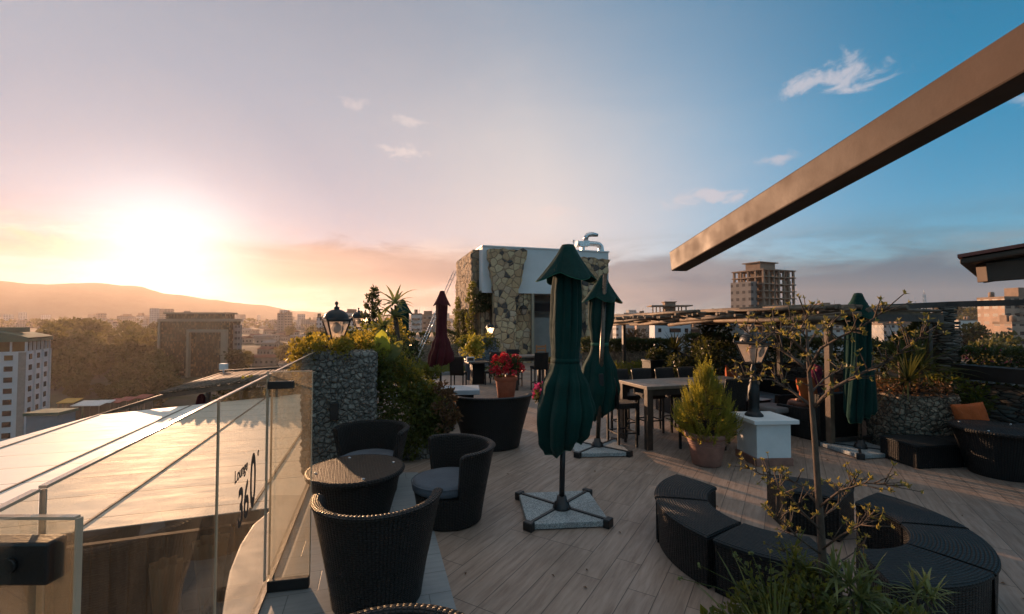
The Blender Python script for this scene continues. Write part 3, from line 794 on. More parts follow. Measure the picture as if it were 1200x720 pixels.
def put_tree(x, y, s, label, group, k=None):
    e = TREES[k if k is not None else rg.randrange(3)]
    rz = rg.uniform(0, 6.28)
    if not e[1]:
        o = e[0]; e[1] = True; o.location = (x, y, gz(x, y)); o.rotation_euler.z = rz; o.scale = (s, s, s); o['label'] = label; o['group'] = group
        return o
    return dup(e[0], (x, y, gz(x, y)), rz, label, group, s*rg.uniform(0.85, 1.15))
def gpos(px, Y): return ((px-600)/F*Y, Y)
# wood between the white flats and the glass tower
cnt = 0
for i in range(190):
    px = rg.uniform(52, 200); Y = 178*math.exp(rg.uniform(0, 1)**0.8*0.80)
    sc = rg.uniform(0.6, 1.2)
    if 115 < px < 147 and Y < 312: sc = rg.uniform(0.38, 0.5)*(0.8 if Y > 260 else 1.1)
    x, y = gpos(px, Y)
    put_tree(x, y, sc, 'dark tree of the hazy wood between the white flats and the glass tower', 'trees of the wood behind the dome')
# trees scattered over the town
for i in range(36):
    px = rg.uniform(262, 420); Y = rg.uniform(0, 1)**1.5*480+120
    x, y = gpos(px, Y)
    put_tree(x, y, rg.uniform(0.5, 0.95), 'tree among the low roofs left of the big lantern', 'trees among the hazy roofs')
for i in range(44):
    px = rg.uniform(1030, 1290) if i > 12 else rg.uniform(735, 1000); Y = rg.uniform(0, 1)**1.5*420+110
    x, y = gpos(px, Y)
    put_tree(x, y, rg.uniform(0.5, 0.85), 'dark tree among the roofs beyond the terrace wall on the right', 'trees in the town on the right')
for i in range(26):
    px = rg.uniform(1120, 1230); Y = rg.uniform(480, 640); x, y = gpos(px, Y)
    put_tree(x, y, rg.uniform(1.3, 1.9), 'dark tree of the wooded ridge behind the white block', 'trees on the ridge to the right')
x, y = gpos(1166, 105); put_tree(x, y, 1.15, 'round dark tree standing alone below the buff tower', 'lone tree', 0)
for (px, Y) in ((262, 78), (284, 84), (300, 92), (322, 100)):
    x, y = gpos(px, Y); put_tree(x, y, 1.3, 'near dark tree rising right of the glass tower', 'near trees by the glass tower')

# ================================================================ town houses
HP = []
def house_proto(k):
    w, d, h = [(9,7,3.4),(7,6,3.2),(12,8,4.0),(8,8,6.2),(10,9,9.3)][k]
    t = thing('low_house', 'house', 'house', (0,0,0))
    mb = MB(); mb.box((0,0,h/2-0.5), (w,d,h+1)); mb.build('wall', M['town_wall'], t)
    mb = MB()
    if k < 3:
        e = 0.5; rh = 1.5
        P = [(-w/2-e,-d/2-e,h),(w/2+e,-d/2-e,h),(w/2+e,d/2+e,h),(-w/2-e,d/2+e,h),(-w/2-e,0,h+rh),(w/2+e,0,h+rh)]
        mb.add(P, [(0,1,5,4),(2,3,4,5),(0,4,3),(1,2,5),(3,2,1,0)])
    else:
        mb.box((0,0,h+0.62), (w+0.5,d+0.5,0.2)); mb.box((w*0.2,0,h+1.4), (2.6,2.4,1.4))
    mb.build('roof', M['town_roof'], t)
    return t
for k in range(5): HP.append([house_proto(k), False])
KN = ['small house with a pitched tin roof', 'tiny house with a pitched rusty roof', 'long low house with a pitched tin roof', 'two storey flat roofed house', 'three storey flat roofed block']
def put_house(x, y, k, where, s=1.0):
    lab = f'{KN[k]} {where}'; g = f'{KN[k].replace("house","houses").replace("block","blocks")} {where}'
    rz = rg.uniform(-0.5, 0.5)
    e = HP[k]
    if not e[1]:
        e[1] = True; o = e[0]; o.location = (x, y, gz(x, y)); o.rotation_euler.z = rz; o['label'] = lab; o['group'] = g
    else: dup(e[0], (x, y, gz(x, y)), rz, lab, g, s*rg.uniform(0.85, 1.2))
used = []
def spread(n, p0, p1, y0, y1, where, ks, pw=1.4, md=11):
    c = 0; tries = 0
    while c < n and tries < n*20:
        tries += 1
        px = rg.uniform(p0, p1); Y = y0+(y1-y0)*rg.uniform(0, 1)**pw
        x, y = gpos(px, Y)
        if any((x-a)**2+(y-b)**2 < md*md for a, b in used): continue
        used.append((x, y)); put_house(x, y, rg.choice(ks), where); c += 1
spread(62, 268, 430, 120, 620, 'in the haze left of the big lantern', [0,1,2,2,3,0], 1.2)
spread(24, 90, 190, 560, 900, 'far off behind the wood', [2,3,3,4])
spread(34, 700, 860, 150, 620, 'beyond the bamboo shade', [0,3,3,4,4,4], 1.2, 13)
spread(70, 1000, 1290, 110, 560, 'below the terrace on the right', [0,1,2,2,0,3], 1.2)
# the far town under the hills: too small and too many to count
mb = MB(); rgf = random.Random(19)
for i in range(2600):
    px = rgf.uniform(-60, 1260); Y = 620*math.exp(rgf.random()*1.15)
    x, y = gpos(px, Y); z = gz(x, y)
    if rgf.random() < 0.5:
        w = rgf.uniform(6, 16); h = rgf.choice([3,4,6,9,9,12,15]) if rgf.random() < 0.9 else rgf.uniform(18, 30)
        mb.box((x, y, z+h/2-0.5), (w, rgf.uniform(6,14), h+1), rz=rgf.uniform(-.6,.6), mi=rgf.randrange(3))
    else:
        h = rgf.uniform(6, 15); r = h*rgf.uniform(0.3, 0.55)
        for j in range(14):
            d = rnd_unit(rgf); c = Vector((x, y, z+h*0.55))+Vector((d.x*r*0.7, d.y*r*0.7, d.z*h*0.32))
            mb.leaf(c, (d+rnd_unit(rgf)).normalized(), rnd_unit(rgf), r*0.9, r*0.8, 0.2, mi=3)
g = mb.build('far_town', [M['apt_white'], M['town_wall'], M['apt_pink'], M['far_leaf']]); g['kind'] = 'stuff'; tag(g, 'hazy far town with its trees below the hills', 'town')
# hazy towers on the skyline
def block(name, label, cat, px0, px1, pyt, Y, mat, depth=None, rz=0.0, top=None, group=None):
    a = at(px0, pyt, Y); b = at(px1, pyt, Y)
    w = b.x-a.x; d = depth or w*0.8; g0 = gz((a.x+b.x)/2, Y)-1.5; h = a.z-g0
    t = thing(name, label, cat, ((a.x+b.x)/2, Y+d/2, g0), rz, group)
    mb = MB(); mb.box((0,0,h/2), (w,d,h)); mb.build('wall', mat, t)
    mb = MB(); mb.box((0,0,h+0.4), (w*1.02,d*1.02,0.8))
    if top: mb.box((w*top[0], 0, h+0.8+top[2]/2), (w*top[1], d*0.5, top[2]))
    for q in range(rg.randint(1, 3)):
        xx, yy = rg.uniform(-0.35,0.35)*w, rg.uniform(-0.3,0.3)*d
        if rg.random() < 0.5: mb.box((xx, yy, h+1.9), (w*0.14+0.8, 2.2, 2.2))
        else: mb.lathe([(0,h+0.8),(0.9,h+0.8),(0.9,h+2.6),(0.5,h+2.9),(0,h+2.95)], 10, (xx, yy, 0))
    mb.tube([(w*0.3, 0, h+0.8), (w*0.3, 0, h+4.2)], 0.08, 4)
    mb.build('roof', M['concrete'], t)
    if Y < 300 and w > 5:
        x0 = rg.uniform(-0.2, 0.2)*w
        mb = MB()
        for k in range(1, int(min(h, 45)/3)):
            mb.box((x0, -d/2-0.45, h-k*3.0), (w*0.42, 0.9, 0.16)); mb.box((x0, -d/2-0.86, h-k*3.0+0.5), (w*0.42, 0.06, 0.9))
        mb.build('balconies', M['concrete'], t)
    return t
block('tower_block', 'faint broad tower block far off in the sun haze above the wood', 'building', 137, 150, 371, 760, M['apt_grey'], top=(0.1,0.5,3))
block('tower_block', 'faintest slim tower block at left on the hazy skyline', 'building', 103, 111, 369, 1000, M['apt_grey'])
block('tower_block', 'pale stepped tower block just left of the glass tower in the haze', 'building', 160, 169, 370, 900, M['apt_grey'], top=(-0.2,0.5,4))
block('tower_block', 'grey brown slab on the skyline midway between glass tower and lantern', 'building', 325, 333, 368, 520, M['apt_grey'])
block('tower_block', 'second half of the grey brown slab pair, the right taller one', 'building', 333.4, 340, 367, 520, M['apt_pink'])
block('tower_block', 'slim white tower seen just left of the big lantern', 'building', 371, 376, 373, 300, M['apt_white'])
block('tower_block', 'wide white tower half hidden by the big lantern', 'building', 378, 386, 371, 320, M['apt_white'])
block('tower_block', 'pale broad block between the big and the small lantern', 'building', 398, 416, 367, 330, M['apt_white'], top=(0.2,0.4,2))
block('tower_block', 'white and grey office block behind the green umbrella at left', 'building', 482, 493, 369, 260, M['apt_white'])
block('tower_block', 'grey glazed office block right of the white one behind the stay cables', 'building', 493, 508, 370, 268, M['apt_grey'], top=(0,0.6,2))
block('tower_block', 'tan office block left of the stone house, behind the maroon umbrella', 'building', 505, 517, 372, 290, M['apt_pink'])
block('apartment_block', 'small white block seen between the umbrellas and the bamboo shade', 'building', 722, 745, 380, 230, M['apt_white'], top=(0.1,0.4,2.4))
block('apartment_block', 'buff narrow block left of the pergola post', 'building', 746, 757, 372, 210, M['apt_pink'])
block('apartment_block', 'grey brown block with many windows behind the bamboo shade', 'building', 833, 872, 378, 140, M['apt_grey'])
block('apartment_block', 'long pale low block right of the concrete tower', 'building', 936, 1003, 387, 190, M['apt_white'], top=(0.1,0.3,2.5))
block('apartment_block', 'white rooftop block with pale tank room above the bamboo shade', 'building', 962, 993, 361, 240, M['apt_white'], top=(-0.25,0.35,1.6))
block('apartment_block', 'wide plain white block on the ridge at right', 'building', 1126, 1159, 376, 300, M['white_roof'], depth=12, rz=-0.1)
block('apartment_block', 'pale low block left of the slate pillar', 'building', 1042, 1100, 381, 230, M['apt_white'], top=(0.2,0.3,2))
block('office_tower', 'tall buff office tower at the right edge of the view', 'building', 1177, 1216, 350, 170, M['apt_pink'], top=(0.3,0.3,3.5))
block('apartment_block', 'sunlit buff block standing in front of the tall buff tower', 'building', 1186, 1222, 380, 150, M['apt_pink'], depth=6)
block('apartment_block', 'blue glazed block right of the white tower beyond the bamboo shade', 'building', 807, 822, 386, 175, M['pane'])

# white tower with roof canopy (middle right)
a = at(771, 371, 150); b = at(812, 371, 150); w = b.x-a.x; h = a.z-GZ
t = thing('white_tower', 'white apartment tower with balconies and an open roof canopy', 'building', ((a.x+b.x)/2, 156, GZ), -0.12)
mb = MB(); mb.box((0,0,h/2), (w,10,h)); mb.build('wall', M['apt_render'], t)
wb = None
for k in range(9):
    for xx, ww in ((-w*0.36, 1.0), (0.8, 3.6), (w*0.38, 1.1)):
        mb = MB(); mb.box((0,0,0), (ww,0.2,1.3))
        mb.build('window', M['pane'], t, loc=(xx, -5.05, h-1.6-k*3.0))
mb = MB()
for k in range(5): mb.box((-w*0.42+k*w*0.21, -3, h+1.7), (0.35,0.35,3.4)); mb.box((-w*0.42+k*w*0.21, 3, h+1.7), (0.35,0.35,3.4))
mb.box((0,0,h+3.6), (w*1.15,9.5,0.4)); mb.build('roof_canopy', M['concrete'], t)
mb = MB(); mb.box((0,0,h+2.4), (w*0.3,4,4.8)); mb.box((0,0,h+4.95), (w*0.36,5,0.3)); mb.build('stair_head', M['concrete'], t)

# unfinished concrete tower
Y = 190
a = at(876, 316, Y); b = at(942, 316, Y); w = b.x-a.x; h = a.z-GZ
t = thing('unfinished_tower', 'bare concrete tower under construction with open floors and columns', 'building', ((a.x+b.x)/2, Y+w*0.4, GZ), 0.42)
w = w*0.80; d = w*0.75
fl = 3.0; nf = int(h/fl)
mb = MB()
for k in range(nf+1): mb.box((0,0,h-k*fl), (w+1.6,d+1.6,0.45))
mb.build('floor_slab', M['concrete'], t)
mb = MB()
for i in range(7):
    for j in range(5):
        if 0 < i < 6 and 0 < j < 4: continue
        mb.box((-w/2+w*i/6, -d/2+d*j/4, h/2), (0.8,0.8,h-0.02))
mb.build('column', M['concrete'], t)
mb = MB(); mb.box((0,0,h/2), (w*0.42,d*0.45,h-0.1)); mb.build('core', M['concrete'], t)
for k in range(nf):
    for i in range(6):
        if rg.random() < 0.5:
            z = h-k*fl-fl/2-0.05
            mb = MB(); mb.box((-w/2+w*(i+0.5)/6, -d/2+0.6, z-0.5), (w/6*rg.uniform(0.3,0.6),0.25,1.5)); mb.build('infill_panel', M['concrete'], t)
        if rg.random() < 0.12: mb = MB(); mb.box((-w/2+0.6, -d/2+d*(rg.randrange(4)+0.5)/4, h-k*fl-fl/2-0.5), (0.25,d/4*0.5,1.5)); mb.build('infill_panel', M['concrete'], t)
mb = MB(); mb.box((-w*0.1,0,h+1.9), (w*0.5,d*0.5,3.2)); mb.box((-w*0.1,0,h+3.6), (w*0.62,d*0.62,0.4)); mb.build('roof_room', M['concrete'], t)
mb = MB(); mb.box((-w/2-3,0,h/2-2.5), (3.6,d*0.7,h-5)); mb.build('side_wing', M['apt_grey'], t)

# radio masts
def mast(px, pyt, pyb, Y, label):
    a = at(px, pyt, Y); h = a.z-GZ
    t = thing('radio_mast', label, 'mast', (a.x, Y, GZ))
    mb = MB(); wd = 2.2
    for sx in (-1, 1):
        for sy in (-1, 1): mb.tube([(sx*wd/2, sy*wd/2, 0), (sx*wd*0.25, sy*wd*0.25, h)], 0.28, 5)
    n = int(h/3)
    for k in range(n):
        z0 = h*k/n; z1 = h*(k+1)/n; q0 = wd/2*(1-0.5*k/n); q1 = wd/2*(1-0.5*(k+1)/n)
        mb.tube([(-q0,-q0,z0),(q1,-q1,z1)], 0.16, 4); mb.tube([(q0,q0,z0),(-q1,q1,z1)], 0.16, 4); mb.tube([(q0,-q0,z0),(-q0,-q0,z0)], 0.16, 4)
    mb.build('lattice', M['steel'], t)
    mb = MB(); mb.tube([(0,0,h-0.2),(0,0,h+4)], 0.2, 5); mb.build('antenna', M['steel'], t)
    for k in range(2):
        mb = MB(); mb.lathe([(0.05,-0.25),(0.7,0.1),(0.9,0.3)], 12, (0,0,0)); d = mb.build('dish', M['white_paint'], t, loc=(0,-1.2,h*0.8-k*5)); d.rotation_euler = (R(90),0,0)
mast(1083, 345, 375, 330, 'tall pale lattice radio mast on the skyline')
mast(1073, 355, 375, 360, 'shorter thin radio mast left of the tall one')

# white flats with the green roof, far left
Yw = 128
cx, cy = gpos(32, Yw)
rot = R(30)
t = thing('white_apartment_tower', 'white apartment tower with a curved green metal roof', 'building', (cx, cy, GZ), rot)
h = at(32, 412, Yw).z-GZ; fw, fd = 24.0, 17.0     # corner at origin; front runs to -x, side to +y
mb = MB(); mb.box((-fw/2, fd/2, h/2), (fw, fd, h)); mb.build('wall', M['apt_render'], t)
mb = MB(); mb.box((-fw/2, fd/2, h+1.5), (fw-0.6, fd-0.6, 3.0))
att = mb.build('attic_glazing', M['pane_gold'], t)
mb = MB()
for k in range(9): mb.box((-fw+fw*k/8, -0.02, h+1.5), (0.3,0.5,3.0))
for k in range(7): mb.box((0.02, fd*k/6, h+1.5), (0.5,0.3,3.0))
mb.build('mullion', M['apt_render'], t)
mb = MB()
mb.surf(lambda u, v: (-fw*u*1.02+0.6, -0.7+(fd+1.4)*v, h+3.05+2.9*math.sin(math.pi*min(1,max(0,(0.05+0.9*u))))**0.7), 24, 6)
mb.add([(0.6,-0.7,h+2.7),(-fw,-0.7,h+2.7),(-fw,fd+0.7,h+2.7),(0.6,fd+0.7,h+2.7)], [(0,1,2,3)])
mb.box((-fw/2,-0.7,h+3.1), (fw+1.2,0.25,0.8)); mb.box((0.6,fd/2,h+3.1), (0.25,fd+1.4,0.8))
for s in (0, 1):
    n = 16; P = [(-fw*k/n*1.02+0.6, -0.7+(fd+1.4)*s, h+3.05+2.9*math.sin(math.pi*(0.05+0.9*k/n))**0.7) for k in range(n+1)]
    P += [(-fw*1.02+0.6, -0.7+(fd+1.4)*s, h+2.7), (0.6, -0.7+(fd+1.4)*s, h+2.7)]
    mb.add(P, [tuple(range(len(P)))])
mb.box((-5,fd*0.5,h+6.0), (5,4,1.4)); mb.build('roof', M['green_roof'], t)
for k in range(9):
    mb = MB(); mb.box((0,0,0), (1.7,0.25,1.4)); mb.build('window', M['pane'] if k else M['pane_gold'], t, loc=(-3.4, -0.03, h-1.7-k*3.05))
mb = MB(); mb.box((-0.7,-0.05,h/2), (1.5,0.35,h-0.4)); mb.build('recess_strip', M['grey_wall'], t)
for j, yy in enumerate((3.0, 8.6, 14.2)):
    for k in range(9):
        mb = MB(); mb.box((0,0,0), (0.25,1.8,1.5)); mb.build('window', M['pane'], t, loc=(0.03, yy, h-1.6-k*3.05))
for j, yy in enumerate((3.0, 8.6, 14.2)):
    mb = MB(); mb.box((0.25, yy+2.8, h/2), (0.5,0.5,h)); mb.build('pilaster', M['apt_render'], t)

# glass tower
Yg = 230
a = at(187, 377, Yg); b = at(268, 377, Yg); w = b.x-a.x; h = a.z-GZ; mx = (a.x+b.x)/2
t = thing('glass_tower', 'bronze glass office tower with stone portal frame and stepped crown', 'building', (mx, Yg, GZ))
mb = MB(); mb.box((0,5,h/2), (w,10,h)); mb.build('glass_wall', M['curtain_wall'], t)
mb = MB(); mb.box((0,5,h+0.7), (w+1.4,11.4,1.4)); mb.build('parapet', M['stone_trim'], t)
mb = MB(); mb.box((0,5,h+2.6), (w-5,8,2.4)); mb.build('crown_storey', M['curtain_wall'], t)
mb = MB(); mb.box((0,5,h+4.2), (w-3,9.6,0.9)); mb.build('crown_roof', M['stone_trim'], t)
mb = MB(); mb.box((-w/2+0.3,-0.4,h/2), (0.9,0.8,h)); mb.box((-w/2-1.4,1.5,h/2-1), (0.9,0.8,h-2)); mb.build('corner_fin', M['stone_trim'], t)
x0 = at(223, 388, Yg).x-mx; x1 = at(266, 388, Yg).x-mx; zt = at(223, 388, Yg).z-GZ; zb = at(223, 446, Yg).z-GZ
mb = MB(); mb.box(((x0+x1)/2,-1.0,zt), (x1-x0+1.2,2.0,1.5)); mb.box((x0,-0.96,(zt+zb)/2), (1.2,1.9,zt-zb)); mb.box((x1-0.6,-0.96,(zt+zb)/2-8), (2.6,1.9,zt-zb+16)); mb.box(((x0+x1)/2,-0.94,zb), (x1-x0,1.85,0.8))
mb.build('portal_frame', M['stone_trim'], t)
for s, pxa, pxb, pyt in ((-1, 180, 186, 378), (1, 269, 274, 381)):
    a = at(pxa, pyt, Yg); b = at(pxb, pyt, Yg); hh = a.z-GZ
    mb = MB(); mb.box(((a.x+b.x)/2-mx, 5, hh/2), (b.x-a.x, 4, hh)); mb.build('side_wing', M['apt_grey'], t)

# domed pavilion in the wood
a = at(131, 413, 300)
t = thing('domed_pavilion', 'small white domed pavilion rising out of the dark wood', 'pavilion', (a.x, 300, GZ))
dz = a.z-GZ
mb = MB(); mb.lathe([(5.2,0),(5.2,dz-0.8),(5.6,dz-0.7),(5.6,dz)], 16, smooth=False); mb.build('drum', M['apt_render'], t)
mb = MB(); mb.lathe([(4.7*math.cos(x), dz+4.4*math.sin(x)*0.85) for x in [k*math.pi/2/9 for k in range(10)]], 20); mb.build('dome', M['white_paint'], t)
mb = MB(); mb.tube([(0,0,dz+3.6),(0,0,dz+6.2)], [0.35,0.08], 6); mb.ball((0,0,dz+4.6), 0.5, 8, 6); mb.build('finial', M['stone_trim'], t)
# teal shed with flat green edged roof beside the flats
a = at(33, 487, 105); b = at(66, 487, 105); w = b.x-a.x; h = a.z-GZ
t = thing('teal_shed', 'teal blue flat roofed shed at the foot of the white flats', 'shed', ((a.x+b.x)/2, 105, GZ), R(8))
mb = MB(); mb.box((0,2.5,h/2), (w,5,h)); mb.build('wall', M['teal_shed'], t)
mb = MB(); mb.box((0,2.5,h+0.3), (w+0.8,5.8,0.7)); mb.build('roof_edge', M['green_roof'], t)
# street market: long sheet roofs
def stall(px, py, Y, w, d, mat, label):
    a = at(px, py, Y); g0 = gz(a.x, Y)
    t = thing('market_shed', label, 'market shed', (a.x, Y, g0), rg.uniform(-0.15,0.15)); h = max(3.0, a.z-g0)
    mb = MB(); mb.add([(-w/2,-d/2,h),(w/2,-d/2,h),(w/2,d/2,h+0.9),(-w/2,d/2,h+0.9),(-w/2,-d/2,h-0.2),(w/2,-d/2,h-0.2),(w/2,d/2,h+0.7),(-w/2,d/2,h+0.7)],
        [(0,1,2,3),(7,6,5,4),(0,4,5,1),(1,5,6,2),(2,6,7,3),(3,7,4,0)]); mb.build('roof', mat, t)
    for k in range(4):
        mb = MB(); mb.box((-w/2+0.4+(w-0.8)*k/3,-d/2+0.3,h/2-0.1), (0.3,0.3,h-0.2)); mb.build('post', M['concrete'], t)
    mb = MB(); mb.box((0,d/2-0.3,h/2), (w-0.6,0.2,h)); mb.build('back_wall', M['concrete'], t)
stall(107, 474, 150, 9, 5, M['white_roof'], 'long white sheet roof at the foot of the wood')
stall(121, 473, 156, 5, 4, M['white_roof'], 'short white sheet roof next to the red awnings')
stall(137, 471, 160, 4.5, 4, M['market_red'], 'red awning of the street market, left one')
stall(149, 469, 164, 5, 4, M['market_red'], 'larger red awning beside the stay roof edge')
stall(82, 471, 150, 5, 4, M['market_yellow'], 'yellow awning of the street market')
stall(168, 466, 170, 5, 4, M['market_red'], 'farthest red awning before the glass tower')
# ================================================================ roof deck
def rail_x(Y): return -1.82-0.3*(Y-3.26)
def wall_x(Y): return 8.05-0.3*(Y-8.0)
def strip_x(Y): return -0.71-0.3*(Y-4.4)
mb = MB()
deck = [(rail_x(-3)-0.0,-3),(12,-3),(12,-1),(wall_x(3)+0.4,3),(wall_x(16)+0.3,16),(wall_x(16)+0.3,16.6),(6.2,31),(-9.5,29),(rail_x(24),24)]
mb.prism(deck, -0.4, 0.0); struct(mb.build('roof_deck', M['deck']))
mb = MB()
mb.add([(rail_x(-3)+0.01,-3,0.004),(strip_x(-3),-3,0.004),(strip_x(6.4),6.4,0.004),(rail_x(6.4)+0.01,6.4,0.004)], [(0,1,2,3)])
struct(mb.build('edge_path', M['edge_tile']))
# body of the building under the deck and the lower terrace outside the railing
mb = MB(); mb.prism([(rail_x(-3)+.05,-3),(12,-3),(wall_x(3)+0.3,3),(wall_x(16)+0.25,16.5),(6.1,30.9),(-9.4,28.9),(rail_x(24)+.05,24)], -31, -0.402)
tag(mb.build('host_building', M['grey_wall']), 'grey building body carrying the roof terrace', 'building')
mb = MB(); mb.prism([(-12.6,2.0),(rail_x(2)-.1,2.0),(rail_x(24)-.1,24),(-14,24)], -4.0, -3.6)
struct(mb.build('lower_terrace', M['slab']))

# curved pale ledge outside the railing
mb = MB()
pts = []
oc = [(260,720),(264,693),(269,668),(281,638),(296,615),(315,599)]
for px, py in oc: p = flo(px, py, -0.15); pts.append((p.x, p.y))
pts = [(rail_x(1.0)-0.2,1.0),(rail_x(2.4)-0.27,2.4)]+pts+[(rail_x(6.0)-0.52,6.0)]
inn = [(rail_x(y)-0.02, y) for y in (6.0,5,4,3,2,1.0)]
mb.prism(pts+inn, -0.75, -0.15)
led = tag(mb.build('curved_ledge', M['ledge'], bev=0.02), 'pale curved ledge running just outside the glass railing', 'ledge')

# ---------------------------------------------------------------- glass railing
t = thing('glass_railing', 'frameless glass wind screen railing along the left edge of the terrace', 'railing', (rail_x(3.74), 3.74, 0))
ox, oy = rail_x(3.74), 3.74
dirv = Vector((-0.3, 1, 0)).normalized()
js = [-0.2, 1.16, 2.46, 3.74, 6.34]
HT = 1.66
for a, b in zip(js, js[1:]):
    p = Vector((rail_x(a+0.012)-ox, a+0.012-oy, 0)); q = Vector((rail_x(b-0.012)-ox, b-0.012-oy, 0))
    mb = MB(); mb.span(p+Vector((0,0,0.03+HT/2)), q+Vector((0,0,0.03+HT/2)), 0.012, HT-0.03); g = mb.build('glass_pane', M['glass'], t)
    mb = MB()
    mb.span(p+Vector((0,0,HT+0.019)), q+Vector((0,0,HT+0.019)), 0.018, 0.008)
    mb.span(p+Vector((0,0,HT/2+.03)), p+Vector((0,0,HT/2+.03))+dirv*0.005, 0.0135, HT-0.035)
    mb.build('glass_edge', M['glass_edge'], g)
mb = MB(); p = Vector((rail_x(-0.2)-ox, -0.2-oy, 0.012)); q = Vector((rail_x(6.34)-ox, 6.34-oy, 0.012)); mb.span(p, q, 0.05, 0.03)
mb.build('floor_channel', M['dark_wood'], t)
# lettering on the pane, facing the terrace
def text_mesh(body, size, extr):
    cu = bpy.data.curves.new('lettering', 'FONT'); cu.body = body; cu.size = size; cu.extrude = extr; cu.offset = size*0.022
    o = bpy.data.objects.new('tmp', cu); COL.objects.link(o)
    dg = bpy.context.evaluated_depsgraph_get(); me = bpy.data.meshes.new_from_object(o.evaluated_get(dg))
    bpy.data.objects.remove(o); return me
def place_text(me, name, mat, origin, xdir, zdir, parent=None, sx=1.0, sz=1.0):
    xs = [v.co.x for v in me.vertices]
    me.materials.clear(); me.materials.append(mat)
    o = bpy.data.objects.new(name, me); COL.objects.link(o)
    xd = Vector(xdir).normalized(); zd = Vector(zdir).normalized(); yd = zd; nd = xd.cross(yd)
    Mx = Matrix(((xd.x*sx, yd.x*sz, nd.x, origin[0]), (xd.y*sx, yd.y*sz, nd.y, origin[1]), (xd.z*sx, yd.z*sz, nd.z, origin[2]), (0,0,0,1)))
    me.transform(Mx)
    if parent: o.parent = parent
    return o
off = Vector((0.0105*0.958, 0.0105*0.287, 0))
yy = 2.80; base = Vector((rail_x(yy)-ox, yy-oy, 0))+off
place_text(text_mesh('36', 0.33, 0.0008), 'numerals', M['lettering'], base+dirv*0.02+Vector((0,0,0.83)), dirv, (0,0,1), t, 0.78, 1.0)
place_text(text_mesh('0', 0.50, 0.0008), 'numerals', M['lettering'], base+dirv*0.30+Vector((0,0,0.84)), dirv, (0,0,1), t, 0.62, 1.0)
place_text(text_mesh('o', 0.09, 0.0008), 'degree_sign', M['lettering'], base+dirv*0.49+Vector((0,0,1.14)), dirv, (0,0,1), t, 0.9, 0.9)
place_text(text_mesh('Lounge', 0.105, 0.0008), 'lettering', M['lettering'], base+dirv*-0.06+Vector((0,0,1.13)), dirv, (0,0,1), t, 0.95, 1.0)

# the glass door standing at right angles to the railing
A = Vector((rail_x(3.62)+0.03, 3.60, 0)); B = Vector((-1.60, 3.66, 0))
t = thing('glass_door', 'frameless glass door leaf with dark patch fittings beside the stone pillar', 'glass door', A)
e = B-A; w = e.length; ed = e.normalized()
mb = MB(); mb.span((0,0,0.9), tuple(e+Vector((0,0,0.9))), 0.012, 1.60); g = mb.build('glass_pane', M['glass_door'], t)
mb = MB(); mb.span(tuple(e+Vector((0,0,0.9))), tuple(e+ed*0.006+Vector((0,0,0.9))), 0.014, 1.60); mb.span((0,0,1.704), tuple(e+Vector((0,0,1.704))), 0.014, 0.007)
mb.span(tuple(-ed*0.028+Vector((0,0,0.9))), tuple(-ed*0.016+Vector((0,0,0.9))), 0.026, 1.62); mb.build('glass_edge', M['glass_edge'], g)
mb = MB(); mb.span(tuple(ed*0.0+Vector((0,0,0.05))), tuple(e*1.0+Vector((0,0,0.05))), 0.05, 0.085); mb.build('floor_fitting', M['black'], t, bev=0.006)
mb = MB(); mb.span(tuple(-ed*0.02+Vector((0,0,1.60))), tuple(e*0.55+Vector((0,0,1.60))), 0.045, 0.06); mb.build('top_fitting', M['black'], t, bev=0.006)
# nearer leaf at the lower left
t = thing('glass_door', 'nearest glass leaf with a broad black clamp in the lower left corner', 'glass door', (-1.35, 1.10, 0))
mb = MB(); mb.box((0.115,0,0.83), (0.40,0.012,1.60)); g = mb.build('glass_pane', M['glass_door'], t)
mb = MB(); mb.box((0.319,0,0.83), (0.006,0.015,1.605)); mb.box((0.115,0,1.634), (0.40,0.015,0.007)); mb.build('glass_edge', M['glass_edge'], g)
mb = MB(); mb.box((0.07,0,1.535), (0.40,0.05,0.098)); f = mb.build('clamp', M['black'], t, bev=0.006)
mb = MB(); mb.tube([(0.185,-0.025,1.535),(0.185,-0.034,1.535)], 0.018, 16); mb.build('screw_cap', M['iron'], f)

# ---------------------------------------------------------------- white panel awning and what is under it
aw = [flo(323, 589.5, -1.0), Vector((-12.0,4.8,-1)), Vector((-13.8,15.2,-1)), flo(345,462.5,-1.0), flo(361,462,-1.0), flo(373,500,-1.0)]
aw[0] = Vector((-3.55, 7.86, -1)); 
t = thing('panel_awning', 'big white metal panel awning roof below the glass railing', 'awning', (0,0,-1.0), TH)
Ri = Matrix.Rotation(-TH, 3, 'Z')
loc = [Ri@Vector((p.x, p.y, 0)) for p in aw]
mb = MB(); mb.slab(loc, 0.06); mb.build('panel_roof', M['awning'], t)
n = len(loc); xs_ = [p.x for p in loc]
for k in range(-4, 6):          # standing seams
    xx = -4.22+2.27*k; ys = []
    for i in range(n):
        a, b = loc[i], loc[(i+1) % n]
        if (a.x-xx)*(b.x-xx) < 0: ys.append(a.y+(b.y-a.y)*(xx-a.x)/(b.x-a.x))
    if len(ys) >= 2:
        mb = MB(); mb.box((xx, (min(ys)+max(ys))/2, 0.014), (0.035, max(ys)-min(ys)-0.05, 0.024)); mb.build('seam_rib', M['awning'], t)
mb = MB()
for i in (0, 1, 2): mb.span(loc[i]+Vector((0,0,-0.09)), loc[(i+1) % n]+Vector((0,0,-0.09)), 0.06, 0.16)
mb.build('edge_frame', M['dark_wood'], t)
for k in range(3):
    q = loc[0].lerp(loc[1], 0.12+0.36*k)
    mb = MB(); mb.box((q.x, q.y+0.25, -1.36), (0.1,0.1,2.5)); mb.build('post', M['dark_wood'], t)
